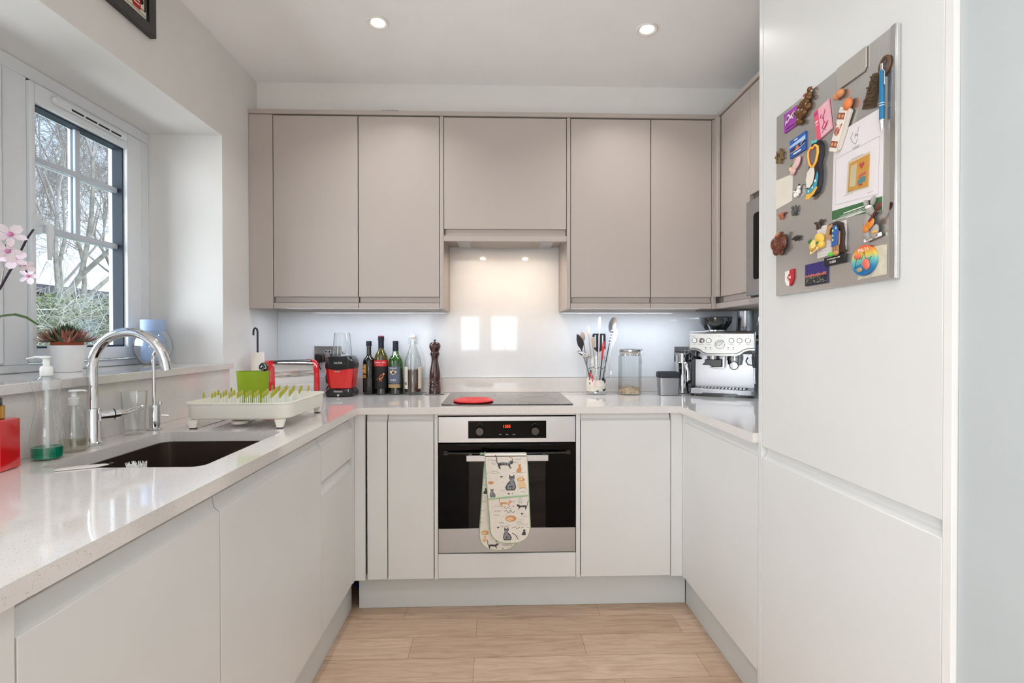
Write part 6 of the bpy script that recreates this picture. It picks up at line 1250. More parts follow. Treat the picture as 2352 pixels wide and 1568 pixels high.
def lines(t, rows, z, m, name='printed_lines'):
    mb = Mb()
    for x0, x1, y, h_ in rows: mb.box(x0, x1, y-h_/2, y+h_/2, z, z+0.0002)
    return P(name, mb, m, t)
def strokes(t, paths, z, w, m, name):
    mb = Mb()
    for p in paths: mb.tube([(a, b, z) for a, b in p], w*0.7, 5)
    return P(name, mb, m, t)
c_bk = mt('ink', (28, 26, 30)); c_wh = mt('white', (238, 236, 232)); c_gry = mt('grey', (150, 150, 152))
# blank steel clip plate
t = TB('clip_plate', 'blank rounded steel plate at the top edge of the board', 'plate', 1.646, 1.803)
slab(t, 'plate', [(-0.047, 0.026), (-0.047, -0.026), (0.040, -0.026), (0.047, -0.018), (0.047, 0.026)], 0.004, mt('plate', (190, 186, 180), metal=0.6, rough=0.4))
# dog-shaped bronze magnet with flag
m_brz = mt('bronze', (112, 78, 46), metal=0.55, rough=0.35, noise=0.25, nscale=120)
t = TB('bear_magnet', 'bronze bear-shaped magnet with a striped flag, top corner nearest the wall cabinets', 'magnet', 1.477, 1.795, rot=R(12), group=GM)
b_ = Mb()
for x, y, rx, ry in ((0.0, 0.012, .022, .016), (-0.022, -0.006, .018, .018), (0.020, 0.020, .013, .012), (-0.030, -0.022, .012, .010), (-0.008, -0.010, .013, .012), (0.012, -0.006, .010, .012)): b_.ball((x, y, 0.005), 1, 14, 10, (rx, ry, 0.007))
for x, y in ((-0.016, 0.012), (-0.034, 0.006), (0.026, 0.008), (-0.020, -0.030), (0.030, 0.028)): b_.ball((x, y, 0.007), 0.0065, 10, 8)
P('bear_figure', b_, m_brz, t)
fl = Mb(); fl.m = 0; fl.prism([(0.000, 0.026), (0.034, 0.026), (0.036, 0.032), (0.002, 0.032)], 0.004, 0.007); fl.m = 1; fl.prism([(0.0, 0.020), (0.033, 0.020), (0.034, 0.026), (0.0, 0.026)], 0.004, 0.007); fl.m = 2; fl.prism([(-.001, 0.015), (0.03, 0.015), (0.032, 0.02), (0, 0.02)], 0.004, 0.0065)
P('flag', fl, [mt('flagred', (176, 40, 50)), c_wh, mt('flagblue', (50, 60, 130))], t)
# purple square
t = TB('purple_magnet', 'square purple magnet printed with a white cat-like figure', 'magnet', 1.408, 1.791, group=GM)
sheet(t, 'tile', 0.060, 0.052, mt('purple', (158, 58, 168)), 0.003)
strokes(t, [[(-.020, -.008), (-.018, .008), (-.008, .016), (.002, .010)], [(-.006, .014), (.004, .002), (.010, .012), (.020, .014), (.018, .004)], [(-.016, -.002), (-.006, .002), (.004, .012)], [(.006, .008), (.014, -.002)]], 0.0036, 0.0022, c_wh, 'white_figure')
strokes(t, [[(-.02, .004), (-.01, .012)], [(-.018, -.010), (-.014, -.004)], [(.0, .008), (.01, .016)]], 0.0048, 0.0010, c_bk, 'ink_lines'); lines(t, [(-.018, .020, -.019, .003)], 0.0032, c_bk)
# pink PARIS tiles
t = TB('pink_magnet', 'tilted pink PARIS magnet with a striding pink figure', 'magnet', 1.546, 1.730, rot=R(10), group=GM)
sheet(t, 'tile', 0.058, 0.078, mt('pinklight', (236, 176, 190)), 0.003); slab(t, 'side_band', [(-0.029, -0.039), (-0.012, -0.039), (-0.012, 0.039), (-0.029, 0.039)], 0.0004, mt('pinkdeep', (226, 90, 120)), 0.0031, 0)
tb_txt(t, 'PARIS', 0.011, -0.0200, 0.030, 0.0036, mt('violet', (110, 60, 150)), sxy=(0.55, 1.1))
strokes(t, [[(-.002, .018), (-.006, .010), (.002, .006), (.012, .016), (.014, .022)], [(.004, .010), (.006, -.008), (-.004, -.018), (.010, -.030)], [(.006, -.008), (.016, -.016), (.008, -.024)], [(-.006, -.030), (.020, -.012)]], 0.0038, 0.0013, mt('magenta', (176, 30, 90)), 'pink_figure')
lines(t, [(-.008, .026, -.034+.004*k, .0012) for k in range(3)]+[(-.026, -.016, .010, .004), (-.026, -.018, .002, .002), (.010, .022, .032, .002)], 0.0036, c_wh)
# blue landscape
t = TB('blue_magnet', 'blue landscape magnet with an orange sail and white waves', 'magnet', 1.442, 1.709, rot=R(1), group=GM)
sheet(t, 'tile', 0.071, 0.048, mt('blue', (44, 92, 168)), 0.003); slab(t, 'sky_band', [(-.035, .004), (.035, .004), (.035, .014), (-.035, .010)], .0003, mt('paleblue', (176, 206, 236)), .0031, 0); slab(t, 'water_band', [(-.035, -.012), (.035, -.008), (.035, .002), (.010, .0), (-.035, -.002)], .0003, mt('navy', (24, 40, 84)), .0031, 0)
slab(t, 'sail', [(-.012, -.010), (.010, -.010), (.0, .002)], .0004, mt('sailorange', (220, 130, 80)), .0035, 0); lines(t, [(-.018, .016, -.0175, .004), (-.014, .002, .018, .003)], .0035, c_wh); strokes(t, [[(.014, -.004), (.022, .002), (.034, .004)], [(-.034, -.010), (0, -.011), (.034, -.006)]], .0036, .0009, c_wh, 'waves')
# star tile
t = TB('star_magnet', 'small brown star-shaped magnet at the board edge nearest the wall cabinets', 'magnet', 1.357, 1.709, rot=R(20), group=GM)
slab(t, 'star', [((.021 if k % 2 == 0 else .014)*math.cos(k*PI/7), (.023 if k % 2 == 0 else .015)*math.sin(k*PI/7)) for k in range(14)], .007, mt('starbrown', (122, 100, 66), noise=.4, nscale=200)); strokes(t, [[(-.008, -.008), (0, .01), (.008, -.008)], [(-.006, 0), (.008, .004)]], .0075, .0012, mt('darkbrown', (60, 44, 30)), 'relief')
# tiny orange blob
t = TB('shell_magnet', 'tiny orange shell-like magnet just under the blank steel plate', 'magnet', 1.610, 1.763, group=GM)
P('shell', Mb().ball((-.009, 0, .005), 1, 12, 8, (.010, .009, .007)).ball((.005, .001, .006), 1, 12, 8, (.011, .010, .008)).ball((-.002, .004, .006), 1, 10, 8, (.006, .006, .006)), mt('shellorange', (206, 138, 92)), t)
# bread bag magnet
t = TB('bread_bag_magnet', 'white baguette-bag magnet with an orange loaf sticking out, leaning over the letter', 'magnet', 1.612, 1.683, 0.0022, rot=R(-24), group=GM)
slab(t, 'bag', [(-.014, -.050), (.012, -.050), (.013, .046), (-.013, .046)], .008, mt('bagwhite', (232, 226, 216))); slab(t, 'bag_fold', [(.0125, -.050), (.020, -.044), (.028, .040), (.0135, .046)], .006, mt('bagshade', (216, 208, 198)), 0.0005)
P('loaf', Mb().ball((.010, .052, .006), 1, 14, 10, (.013, .014, .008)), mt('loaf', (206, 118, 66), noise=.15), t)
for y in (.027, -.034): slab(t, 'brown_band', [(-.0134, y-.007), (.0124, y-.007), (.0124, y+.007), (-.0134, y+.007)], .0004, mt('bandbrown', (152, 82, 60)), .0081, 0)
for y in (.027, -.034): P('band_dots', Mb().prism(circ(-.006, y, .004, 10), .0086, .0088).prism(circ(.006, y, .004, 10), .0086, .0088), mt('dot', (214, 160, 116)), t)
strokes(t, [[(-.001+r*math.cos(a*.52), -.006+r*math.sin(a*.52)) for a in range(13)] for r in (.0085, .0055)]+[[(-.002, -.010), (-.002, -.002), (.004, -.009)], [(-.010, -.0), (-.013, .012), (-.006, .006)], [(.008, .0), (.012, .012), (.005, .006)]], .0087, .0010, mt('logored', (176, 58, 40)), 'emblem'); lines(t, [(-.008, .010, .040, .0008)], .0083, c_gry)
# tower key ring
t = TB('tower_magnet', 'dark carved tower-shaped magnet hanging from a ring beside the blue pen', 'magnet', 1.713, 1.722, rot=R(-17), group=GM)
tw = Mb().prism([(-.020, -.034), (.016, -.034), (.010, .034), (-.008, .034)], 0, .006); rr = random.Random(4)
for k in range(36): x, y = rr.uniform(-.014, .010), rr.uniform(-.030, .030); tw.box(x-.004, x+.004, y-.0015, y+.0015, .006, .0075+rr.random()*.001)
P('tower', tw, mt('towerbrown', (84, 66, 46), metal=.3, noise=.4, nscale=150), t)
P('ring', Mb().tube([(.022+.013*math.cos(a*PI/9), .044+.017*math.sin(a*PI/9), .004) for a in range(18)], .0035, 8, closed=True), mt('ringbrown', (96, 70, 54)), t)
# pen
t = TB('pen', 'blue ballpoint pen with a silver tip clipped upright at the near edge of the board', 'pen', 1.7455, 1.690, 0.009)
P('barrel', Mb().tube([(0, -.042, 0), (0, .058, 0)], .0050, 14), mt('penblue', (28, 112, 158)), t)
P('tip', Mb().tube([(0, -.066, 0), (0, -.060, 0), (0, -.0425, 0)], [.0010, .0028, .0046], 12), m_chrome, t); P('plunger', Mb().tube([(0, .0585, 0), (0, .072, 0)], .0036, 12), m_ss, t)
P('clip', Mb().tube([(.004, .058, .002), (.009, .052, .002), (.009, .025, .002)], .0011, 6), m_chrome, t)
P('band', Mb().tube([(0, -.0150, 0), (0, -.0138, 0)], .0053, 14).tube([(0, -.0100, 0), (0, -.0088, 0)], .0053, 14), c_wh, t)
# framed letter with green foot
m_paper = mt('paper', (226, 220, 222), rough=.8)
t = TB('letter', 'white certificate-like letter with a green footer strip held on the board', 'letter', 1.660, 1.570, 0.0003)
P('sheet', Mb().prism([(-.082, -.092), (.078, -.108), (.081, .108), (-.075, .108)], 0, .0009), m_paper, t)
P('green_footer', Mb().prism([(-.0815, -.0915), (.0775, -.1075), (.0775, -.078), (-.081, -.070)], .0010, .0012), mt('green', (62, 106, 66)), t)
lines(t, [(-.040, .030, -.085, .0022), (-.052, .045, -.0895, .0008), (-.060, .050, -.0925, .0008), (-.076, .020, -.0945, .0012), (-.032, .035, -.097, .0020)], .0013, c_wh, 'footer_lines')
fr = Mb(); 
for a, b in (((-.068, .050), (.070, .050)), ((.070, .050), (.066, -.070)), ((.066, -.070), (-.070, -.058)), ((-.070, -.058), (-.068, .050))): fr.tube([(a[0], a[1], .0011), (b[0], b[1], .0011)], .00035, 4)
P('border_line', fr, c_gry, t)
strokes(t, [[(-.010, .090), (-.018, .080), (-.012, .068), (-.002, .060), (.004, .070)], [(-.004, .074), (-.001, .084), (.004, .074), (.006, .090), (.009, .096)], [(-.006, .080), (.006, .078)]], .0011, .0006, mt('softgrey', (96, 92, 92)), 'emblem')
lines(t, [(-.012, .012, .054, .001), (-.010, .010, .0515, .0008), (-.016, .020, .030, .001), (-.028, .028, -.040, .0012), (-.040, -.010, -.045, .0008), (.036, .052, -.060, .0007)], .0012, c_gry)
# yellow pocket charm card on the letter
t = TB('charm_card', 'orange and yellow card with a red heart in a clear sleeve, pinned on the letter', 'card', 1.668, 1.563, 0.0016, group=None)
slab(t, 'card', [(-.034, -.032), (.030, -.038), (.034, .030), (-.028, .030)], .0012, mt('cardorange', (230, 170, 74)))
slab(t, 'label_strip', [(-.027, -.024), (-.008, -.027), (-.003, .022), (-.022, .022)], .0003, mt('stripwhite', (226, 220, 210)), .0013, 0)
HT = [(0, -.008), (.008, 0), (.0085, .005), (.005, .008), (0, .005), (-.005, .008), (-.0085, .005), (-.008, 0)]
slab(t, 'heart', [(a*.9+.012, b*.9+.012) for a, b in HT], .0004, mt('heart', (206, 66, 78)), .0013, 0)
slab(t, 'pink_swirl', [(.0, -.014), (.024, -.010), (.024, -.004), (.006, -.006)], .0003, mt('swirlpink', (216, 96, 120)), .0013, 0); slab(t, 'blue_swirl', [(-.002, -.026), (.022, -.026), (.025, -.014), (.010, -.013), (.0, -.018)], .0003, mt('swirlblue', (70, 150, 190)), .0013, 0)
slab(t, 'red_swirl', [(.002, -.031), (.014, -.031), (.014, -.027), (.003, -.027)], .0003, mt('flagred', (176, 40, 50)), .0014, 0)
slab(t, 'sleeve', [(-.037, -.036), (.034, -.042), (.038, .034), (-.031, .035)], .0004, glass('clear_sleeve', (252, 250, 240)), .0020, 0)
# pale rose ornament
t = TB('rose_magnet', 'pale pink flower magnet with a green leaf, above the cream note', 'magnet', 1.436, 1.657, rot=R(26), group=GM)
b_ = Mb()
for x, y, rx, ry in ((0, 0, .022, .010), (-.016, -.006, .012, .008), (.012, .005, .014, .009)): b_.ball((x, y, .004), 1, 14, 8, (rx, ry, .006))
P('petals', b_, mt('rosepink', (226, 186, 186)), t); P('leaf', Mb().ball((-.010, .010, .006), 1, 10, 8, (.008, .005, .004)), mt('leafg', (84, 140, 70)), t); P('bud', Mb().ball((-.018, .004, .007), 1, 10, 8, (.006, .006, .004)), mt('cream', (226, 206, 160)), t)
# penguin bottle opener
t = TB('penguin_magnet', 'penguin bottle-opener magnet with a yellow open beak and blue trunks', 'magnet', 1.518, 1.610, rot=R(-3), group=GM)
slab(t, 'body', [(-.020, -.045), (-.010, -.056), (.018, -.050), (.026, -.030), (.028, -.006), (.022, .020), (.030, .040), (.028, .062), (.016, .076), (-.006, .077), (-.018, .066), (-.022, .045), (-.018, .022), (-.028, .0), (-.030, -.022)], .009, mt('penguinblack', (38, 32, 40)))
slab(t, 'belly', [(-.024, -.030), (-.012, -.034), (.002, -.024), (.008, -.002), (.004, .016), (-.010, .018), (-.022, .008), (-.027, -.010)], .0015, mt('bellywhite', (232, 226, 214)), .0091)
BK = [(-.018, .058), (-.010, .066), (-.002, .062), (.008, .067), (.018, .060), (.020, .046), (.014, .026), (.004, .016), (-.006, .018), (-.014, .030), (-.018, .046)]
P('beak_ring', Mb().tube([(a, b, .0105) for a, b in BK], .0032, 8, closed=True), mt('beakyellow', (236, 180, 70)), t); slab(t, 'mouth', [(a*.8+.0, (b-.043)*.8+.043) for a, b in BK][::-1], .0006, mt('mouthgrey', (120, 110, 108)), .0092, 0)
P('lip', Mb().tube([(a*.84, (b-.043)*.84+.043, .0104) for a, b in BK], .0010, 6, closed=True), mt('flagred', (176, 40, 50)), t)
slab(t, 'swim_trunks', [(-.022, -.046), (-.022, -.034), (-.008, -.036), (.006, -.028), (.014, -.012), (.020, .0), (.024, -.012), (.018, -.036), (.0, -.048)], .002, mt('trunksblue', (58, 156, 176)), .0093); slab(t, 'foot', [(-.026, -.060), (-.010, -.062), (.010, -.052), (.022, -.040), (.018, -.036), (.0, -.048), (-.022, -.048)], .002, mt('beakyellow', (236, 180, 70)), .0092)
P('trunk_flowers', Mb().prism(circ(-.012, -.042, .003, 6), .0114, .0117).prism(circ(.004, -.036, .003, 6), .0114, .0117).prism(circ(.014, -.022, .004, 6), .0114, .0117), c_wh, t)
slab(t, 'goggles', [(-.008, .074), (.012, .072), (.014, .080), (.002, .078), (-.006, .082)], .003, mt('gogglesblue', (96, 190, 196)), .0092)
# cream note
t = TB('cream_note', 'blank cream paper note hanging at the board edge nearest the wall cabinets', 'note', 1.374, 1.6055, 0.0003)
P('sheet', Mb().prism([(-.041, -.041), (.040, -.036), (.042, .036), (-.041, .043)], 0, .0007), mt('cream_paper', (226, 220, 206), rough=.8), t)
lines(t, [(-.018+.002*k, .012+.002*k, .024-.008*k, .0006) for k in range(6)], .0008, mt('pencil', (206, 196, 176)))
# little animals
def beast(label, u, v, m, parts, rot=0.0, name='animal_magnet'):
    t = TB(name, label, 'magnet', u, v, rot=rot, group=GM); b_ = Mb()
    for x, y, rx, ry in parts: b_.ball((x, y, .004), 1, 10, 8, (rx, ry, .004))
    P('figure', b_, m, t); return t
t = beast('tiny white dog magnet with dark spots beside the penguin', 1.442, 1.587, c_wh, ((0, 0, .010, .007), (.010, .008, .006, .006), (-.008, -.008, .0025, .007), (-.002, -.009, .0025, .006), (.005, -.008, .0025, .007), (.012, -.004, .0025, .006), (-.013, .002, .005, .002)))
P('spots', Mb().ball((.012, .013, .005), .003, 8, 6).ball((.001, .003, .0075), .0025, 8, 6), c_bk, t)
beast('tiny dark grey squirrel magnet with raised tail', 1.425, 1.538, mt('darkgrey', (88, 84, 82)), ((0, -.002, .007, .008), (-.003, .010, .004, .005), (.012, .004, .003, .011), (.004, -.010, .009, .003)))
beast('tiny orange fox-like magnet low by the board edge', 1.368, 1.542, mt('foxorange', (176, 104, 74)), ((0, 0, .012, .006), (-.010, .002, .006, .004), (-.004, -.008, .002, .006), (.006, -.007, .002, .005), (.012, .003, .006, .003)))
beast('tiny dark brown lizard-like magnet above the lemons', 1.533, 1.479, mt('umber', (74, 58, 46)), ((0, 0, .010, .005), (.010, .006, .006, .005), (-.010, .005, .006, .003), (-.004, -.008, .002, .006), (.006, -.007, .002, .006)))
beast('tiny black mole-like magnet between the lion head and the lemons', 1.441, 1.464, mt('soot', (44, 36, 36)), ((0, 0, .015, .006), (-.013, -.001, .007, .003), (.008, -.006, .002, .003), (-.004, -.006, .002, .003)))
t = TB('lion_head_magnet', 'carved dark reddish-brown lion head magnet', 'magnet', 1.362, 1.462, group=GM)
b_ = Mb(); b_.ball((0, 0, .007), 1, 20, 14, (.036, .028, .010)); b_.ball((-.010, .0, .014), 1, 14, 10, (.016, .018, .009)); b_.ball((-.012, -.020, .008), 1, 12, 8, (.012, .012, .008)); b_.ball((.008, -.024, .006), 1, 12, 8, (.010, .010, .006))
for k in range(9): b_.ball((.012+.012*math.sin(k), -.022+k*.006, .013), .006, 8, 6, (1.2, .7, .8))
P('head', b_, mt('lionbrown', (104, 56, 38), rough=.35, noise=.35, nscale=120), t); P('ear', Mb().ball((.0, .024, .013), 1, 10, 8, (.006, .005, .004)), mt('loaf', (206, 118, 66)), t)
# lined note behind camel
t = TB('lined_note', 'small lined paper slip tucked behind the camel and lemon magnets', 'note', 1.576, 1.440, 0.0003)
P('sheet', Mb().prism([(-.053, -.045), (.052, -.040), (.053, .028), (-.054, .034)], 0, .0007), mt('notewhite', (220, 214, 212), rough=.8), t); lines(t, [(-.050, .050, .018-.008*k, .0005) for k in range(8)], .0008, c_gry)
# lemons AMALFI-like
t = TB('lemon_magnet', 'yellow lemon-cluster magnet lettered in red', 'magnet', 1.531, 1.432, 0.0018, group=GM)
b_ = Mb()
for x, y, rx, ry, a in ((.012, .010, .018, .013, -20), (-.012, -.002, .016, .012, 40), (.018, -.006, .012, .010, 0)): b_.ball((x, y, .006), 1, 14, 10, (rx, ry, .008), Euler((0, 0, R(a))))
P('lemons', b_, mt('lemon', (230, 190, 84)), t); P('slice', Mb().prism(circ(-.002, -.002, .010, 18), .012, .0145), mt('lemonpale', (240, 220, 140)), t); P('leaf', Mb().ball((-.016, .008, .013), 1, 10, 8, (.008, .005, .003), Euler((0, 0, R(30)))).ball((.014, -.001, .014), 1, 10, 6, (.006, .003, .002)), mt('leafdark', (60, 112, 60)), t)
slab(t, 'ribbon', [(-.018, -.026), (.014, -.016), (.015, -.008), (-.018, -.018)], .002, mt('lemonpale', (240, 220, 140)), .010); tb_txt(t, 'MALFI', .0075, -.002, -.0165, .0125, mt('logored', (176, 58, 40)), rot=R(18))
# camel DUBAI
t = TB('camel_magnet', 'upright camel magnet in a blue flowered shirt on a black DUBAI base', 'magnet', 1.596, 1.425, 0.0018, group=GM)
slab(t, 'silhouette', [(-.020, -.030), (.034, -.030), (.030, -.010), (.032, .012), (.026, .038), (.008, .046), (-.026, .044), (-.030, .032), (-.022, .010), (-.010, .0), (-.008, -.020)], .005, mt('camelback', (58, 40, 34)))
slab(t, 'body', [(-.030, .020), (-.026, .010), (-.008, .004), (-.008, -.012), (.020, -.012), (.022, .020), (.004, .022), (-.006, .016), (-.016, .018), (-.014, .030), (-.004, .036), (-.006, .042), (-.024, .040), (-.026, .028)], .003, mt('cameltan', (184, 140, 96)), .0052); slab(t, 'shirt', [(-.002, -.014), (.018, -.012), (.022, .020), (.014, .036), (.002, .034), (-.001, .016)], .003, mt('shirtblue', (50, 96, 164)), .0084)
P('shirt_flowers', Mb().prism(circ(.004, .024, .003, 6), .0116, .0119).prism(circ(.015, .028, .003, 6), .0116, .0119).prism(circ(.004, .002, .003, 6), .0116, .0119).prism(circ(.004, .012, .0025, 6), .0116, .0119), mt('flowergreen', (200, 220, 150)), t)
P('legs', Mb().box(-.002, .002, -.030, -.012, .006, .010).box(.006, .010, -.030, -.012, .006, .010).box(.014, .018, -.030, -.012, .006, .010), mt('cameltan', (184, 140, 96)), t)
P('green_shoe', Mb().ball((-.006, -.030, .009), 1, 10, 8, (.009, .006, .005)), mt('shoegreen', (96, 190, 60)), t); P('tan_shoe', Mb().ball((.012, -.030, .009), 1, 10, 8, (.009, .006, .005)), mt('cameltan', (184, 140, 96)), t)
slab(t, 'base', [(-.037, -.054), (.034, -.054), (.036, -.034), (-.036, -.034)], .006, mt('baseblack', (26, 22, 26))); tb_txt(t, 'DUBAI', .0085, -.004, -.0480, .0064, c_wh, sxy=(.9, 1)); tb_txt(t, 'So Sommar på en udda!'.replace('So Sommar på en udda!', 'De Summer gift en udtal'), .0052, -.002, -.0395, .0064, c_wh, sxy=(.9, 1))
# donkey SANTORINI
t = TB('donkey_magnet', 'grey donkey magnet playing an orange guitar, lettered SANTORINI', 'magnet', 1.715, 1.445, 0.0018, group=GM)
b_ = Mb(); mg = mt('donkeygrey', (158, 154, 150))
for x, y, rx, ry, a in ((-.010, .0, .014, .022, 0), (-.012, -.024, .010, .016, 20), (.010, -.024, .010, .016, -20), (-.004, .024, .010, .011, 0), (-.014, .040, .004, .010, 20), (.006, .042, .004, .011, -15), (.002, .018, .008, .007, 0)): b_.ball((x, y, .006), 1, 12, 10, (rx, ry, .006), Euler((0, 0, R(a))))
P('figure', b_, mg, t); P('hat', Mb().ball((-.004, .031, .009), 1, 12, 8, (.009, .004, .005)), c_wh, t)
P('guitar_body', Mb().ball((.004, -.006, .012), 1, 14, 10, (.014, .010, .003), Euler((0, 0, R(35)))).ball((-.008, -.014, .012), 1, 14, 10, (.009, .009, .003)), mt('guitar', (214, 132, 58), rough=.3), t)
P('guitar_neck', Mb().tube([(.006, -.002, .015), (.026, .018, .014)], .0022, 6).ball((.030, .024, .013), 1, 10, 8, (.010, .007, .004), Euler((0, 0, R(45)))), mt('neckbrown', (96, 48, 38)), t)
slab(t, 'name_strip', [(-.022, -.042), (.026, -.036), (.026, -.028), (-.022, -.034)], .004, c_wh, .002); tb_txt(t, 'SANTORINI', .0075, .002, -.0350, .0063, c_bk, rot=R(7), sxy=(.85, 1)); P('cuff', Mb().ball((.016, -.026, .011), 1, 10, 8, (.008, .003, .003)), mt('cardorange', (230, 170, 74)), t)
# bottom paper, MALTA disc
t = TB('photo_paper', 'faded cream print behind the round MALTA magnet', 'note', 1.712, 1.356, 0.0003)
P('sheet', Mb().prism([(-.046, -.030), (.038, -.028), (.038, .034), (-.040, .038)], 0, .0007), mt('oldpaper', (206, 198, 178), rough=.8, noise=.12, nscale=60), t)
t = TB('malta_disc_magnet', 'round MALTA magnet with a rainbow sky, coral fish and star outline', 'magnet', 1.692, 1.3655, 0.0014, group=GM)
m_rb = mt('rainbow', (80, 160, 170)); nt2 = m_rb.node_tree; tcn = [n for n in nt2.nodes if n.type == 'TEX_COORD'][0]; sp_ = nt2.nodes.new('ShaderNodeSeparateXYZ'); nt2.links.new(tcn.outputs['Object'], sp_.inputs[0])
mpr = nt2.nodes.new('ShaderNodeMapRange'); mpr.inputs[1].default_value = -.034; mpr.inputs[2].default_value = .034; nt2.links.new(sp_.outputs['Y'], mpr.inputs[0]); rr_ = nt2.nodes.new('ShaderNodeValToRGB'); ee = rr_.color_ramp.elements
ee[0].color = (*lin((28, 96, 160)), 1); ee[1].color = (*lin((216, 70, 60)), 1)
for p_, c_ in ((.28, (40, 130, 180)), (.50, (110, 190, 180)), (.66, (216, 200, 90)), (.82, (226, 140, 60))): x = ee.new(p_); x.color = (*lin(c_), 1)
nt2.links.new(mpr.outputs[0], rr_.inputs[0]); nt2.links.new(rr_.outputs[0], nt2.nodes['Principled BSDF'].inputs['Base Color'])
slab(t, 'disc', circ(0, 0, .036, 36, .033), .007, m_rb); tb_txt(t, 'MALTA', .0100, .001, .0225, .0074, c_wh)
strokes(t, [[(-.024, -.014), (-.018, .010), (-.004, .002), (.004, .018), (.008, .002), (.026, .004), (.014, -.006)], [(-.024, -.014), (-.006, -.008)]], .0074, .0007, c_bk, 'star_outline')
P('fish', Mb().ball((.012, -.010, .009), 1, 14, 10, (.010, .013, .004), Euler((0, 0, R(30)))).ball((-.014, .010, .009), 1, 12, 8, (.010, .006, .004)), mt('coral', (216, 110, 92)), t); P('shell', Mb().ball((-.008, -.020, .009), 1, 12, 8, (.009, .005, .003)), mt('oldgold', (170, 150, 110)), t)
# shield
t = TB('shield_magnet', 'small red and white shield magnet with an eight-pointed cross', 'magnet', 1.406, 1.362, group=GM)
SH = [(-.020, .018), (.020, .022), (.020, -.004), (.012, -.018), (.002, -.024), (-.012, -.020), (-.020, -.008)]
slab(t, 'white_half', [(a, b) for a, b in SH if a <= .002] and [(-.020, .018), (-.020, -.008), (-.012, -.020), (.001, -.024), (.001, .020)], .004, c_wh); slab(t, 'red_half', [(.0012, -.024), (.012, -.018), (.020, -.004), (.020, .022), (.0012, .020)], .004, mt('shieldred', (190, 34, 44)))
cx8 = Mb(); cx8w = Mb()
for k in range(4):
    a = k*PI/2; M4 = Matrix.Rotation(a, 4, 'Z'); q = [(0, 0), (.010, .0045), (.0075, 0), (.010, -.0045)]; dst = cx8w if k in (0,) else cx8
    dst.prism([tuple((M4 @ Vector((x, y, 0)))[:2]) for x, y in q][::-1], .0041, .0044)
P('cross_arms', cx8, mt('shieldred', (190, 34, 44)), t); P('cross_arm', cx8w, c_wh, t)
# night photo
t = TB('night_photo_magnet', 'rectangular magnet of a city skyline at night under a purple sky', 'magnet', 1.521, 1.358, group=GM)
sheet(t, 'tile', 0.087, 0.055, mt('nightpurple', (52, 40, 110)), 0.003); slab(t, 'ground', [(-.043, -.027), (.043, -.027), (.043, -.002), (-.043, -.006)], .0003, mt('nightdark', (30, 30, 36)), .0031, 0)
mb = Mb(); mb2 = Mb(); rr = random.Random(9)
for k in range(22): x = -.040+k*.0038; mb.box(x, x+.0018, -.006, -.002+.004*rr.random(), .0035, .0038)
for k in range(50): x, y = rr.uniform(-.040, .040), rr.uniform(-.024, -.008); mb2.box(x, x+.0035, y, y+.0010, .0035, .0037)
P('skyline_lights', mb, mt('lights', (226, 130, 100)), t); P('house_lights', mb2, mt('houselights', (170, 176, 150)), t)
# ================================================================ garden outside the kitchen window
m_lawn = mat('lawn', (108, 128, 70), 0.95, noise=0.3, nscale=2)
struct('ground', Mb().box(-40, -1.75, -30, 40, -0.35, -0.15), m_lawn)
m_bark = mat('tree_bark', (180, 170, 156), 0.9, noise=0.35, nscale=9, bump=0.6, bscale=30)
m_twig = mat('twig_bark', (196, 184, 176), 0.9, noise=0.2, nscale=5)
def tree(label, x, y, h, seed, spread=0.55, lean=(0, 0), trunk_r=0.11, depth=6, group='bare trees beyond the window', zb=-0.15):
    rr = random.Random(seed); t = T('bare_tree', label, 'tree', (x, y, zb), group=group)
    tk = Mb(); tw = Mb()
    def grow(p, d, ln, r, lv):
        n = 4 if lv < 3 else 3; pts = [p]; dd = d.copy()
        for k in range(n):
            dd = (dd+Vector((rr.gauss(0, .10), rr.gauss(0, .10), rr.gauss(0.02, .07)))).normalized(); pts.append(pts[-1]+dd*ln/n)
        rs = [r*(1-0.35*k/n) for k in range(n+1)]; (tk if lv < 2 else tw).tube(pts, rs, 7 if lv < 2 else (5 if lv < 4 else 3), cap=False)
        if lv >= depth: return
        nb = rr.choice((2, 3, 3)) if lv else 3
        for k in range(nb):
            an = rr.uniform(0, 2*PI); sp = rr.uniform(.3, .75)*spread*1.5; u = dd.orthogonal().normalized(); u = Matrix.Rotation(an, 3, dd) @ u
            nd = (dd*math.cos(sp)+u*math.sin(sp)+Vector((0, 0, 0.08))).normalized(); q = pts[-1] if k < 2 else pts[rr.choice((2, n-1))]
            grow(q, nd, ln*rr.uniform(.62, .82), max(r*0.55, 0.0030), lv+1)
        if lv >= 2:
            for k in range(4):
                an = rr.uniform(0, 2*PI); u = Matrix.Rotation(an, 3, dd) @ dd.orthogonal().normalized(); i = rr.randint(1, n)
                e = pts[i]; dv = (dd*.4+u*.9+Vector((0, 0, rr.uniform(-.1, .4)))).normalized(); L_ = rr.uniform(.3, .95); m_ = e+dv*L_*.5+Vector((rr.gauss(0, .03), rr.gauss(0, .03), .02))
                tw.tube([e, m_, m_+(dv+Vector((0, 0, .3))).normalized()*L_*.5], [.0042, .0032, .0022], 3, cap=False)
    grow(Vector((0, 0, 0)), Vector((lean[0], lean[1], 1)).normalized(), h*0.30, trunk_r, 0)
    P('trunk', tk, m_bark, t); P('branches', tw, m_twig, t); return t
tree('bare pale-trunked tree showing through the left column of window panes', -7.6, 5.45, 8.6, 3, 0.45, (0.0, 0.13), 0.075, 7)
tree('bare forked tree leaning up to the right behind the opening window', -8.4, 6.3, 7.6, 8, 0.55, (0.02, 0.32), 0.085, 7)
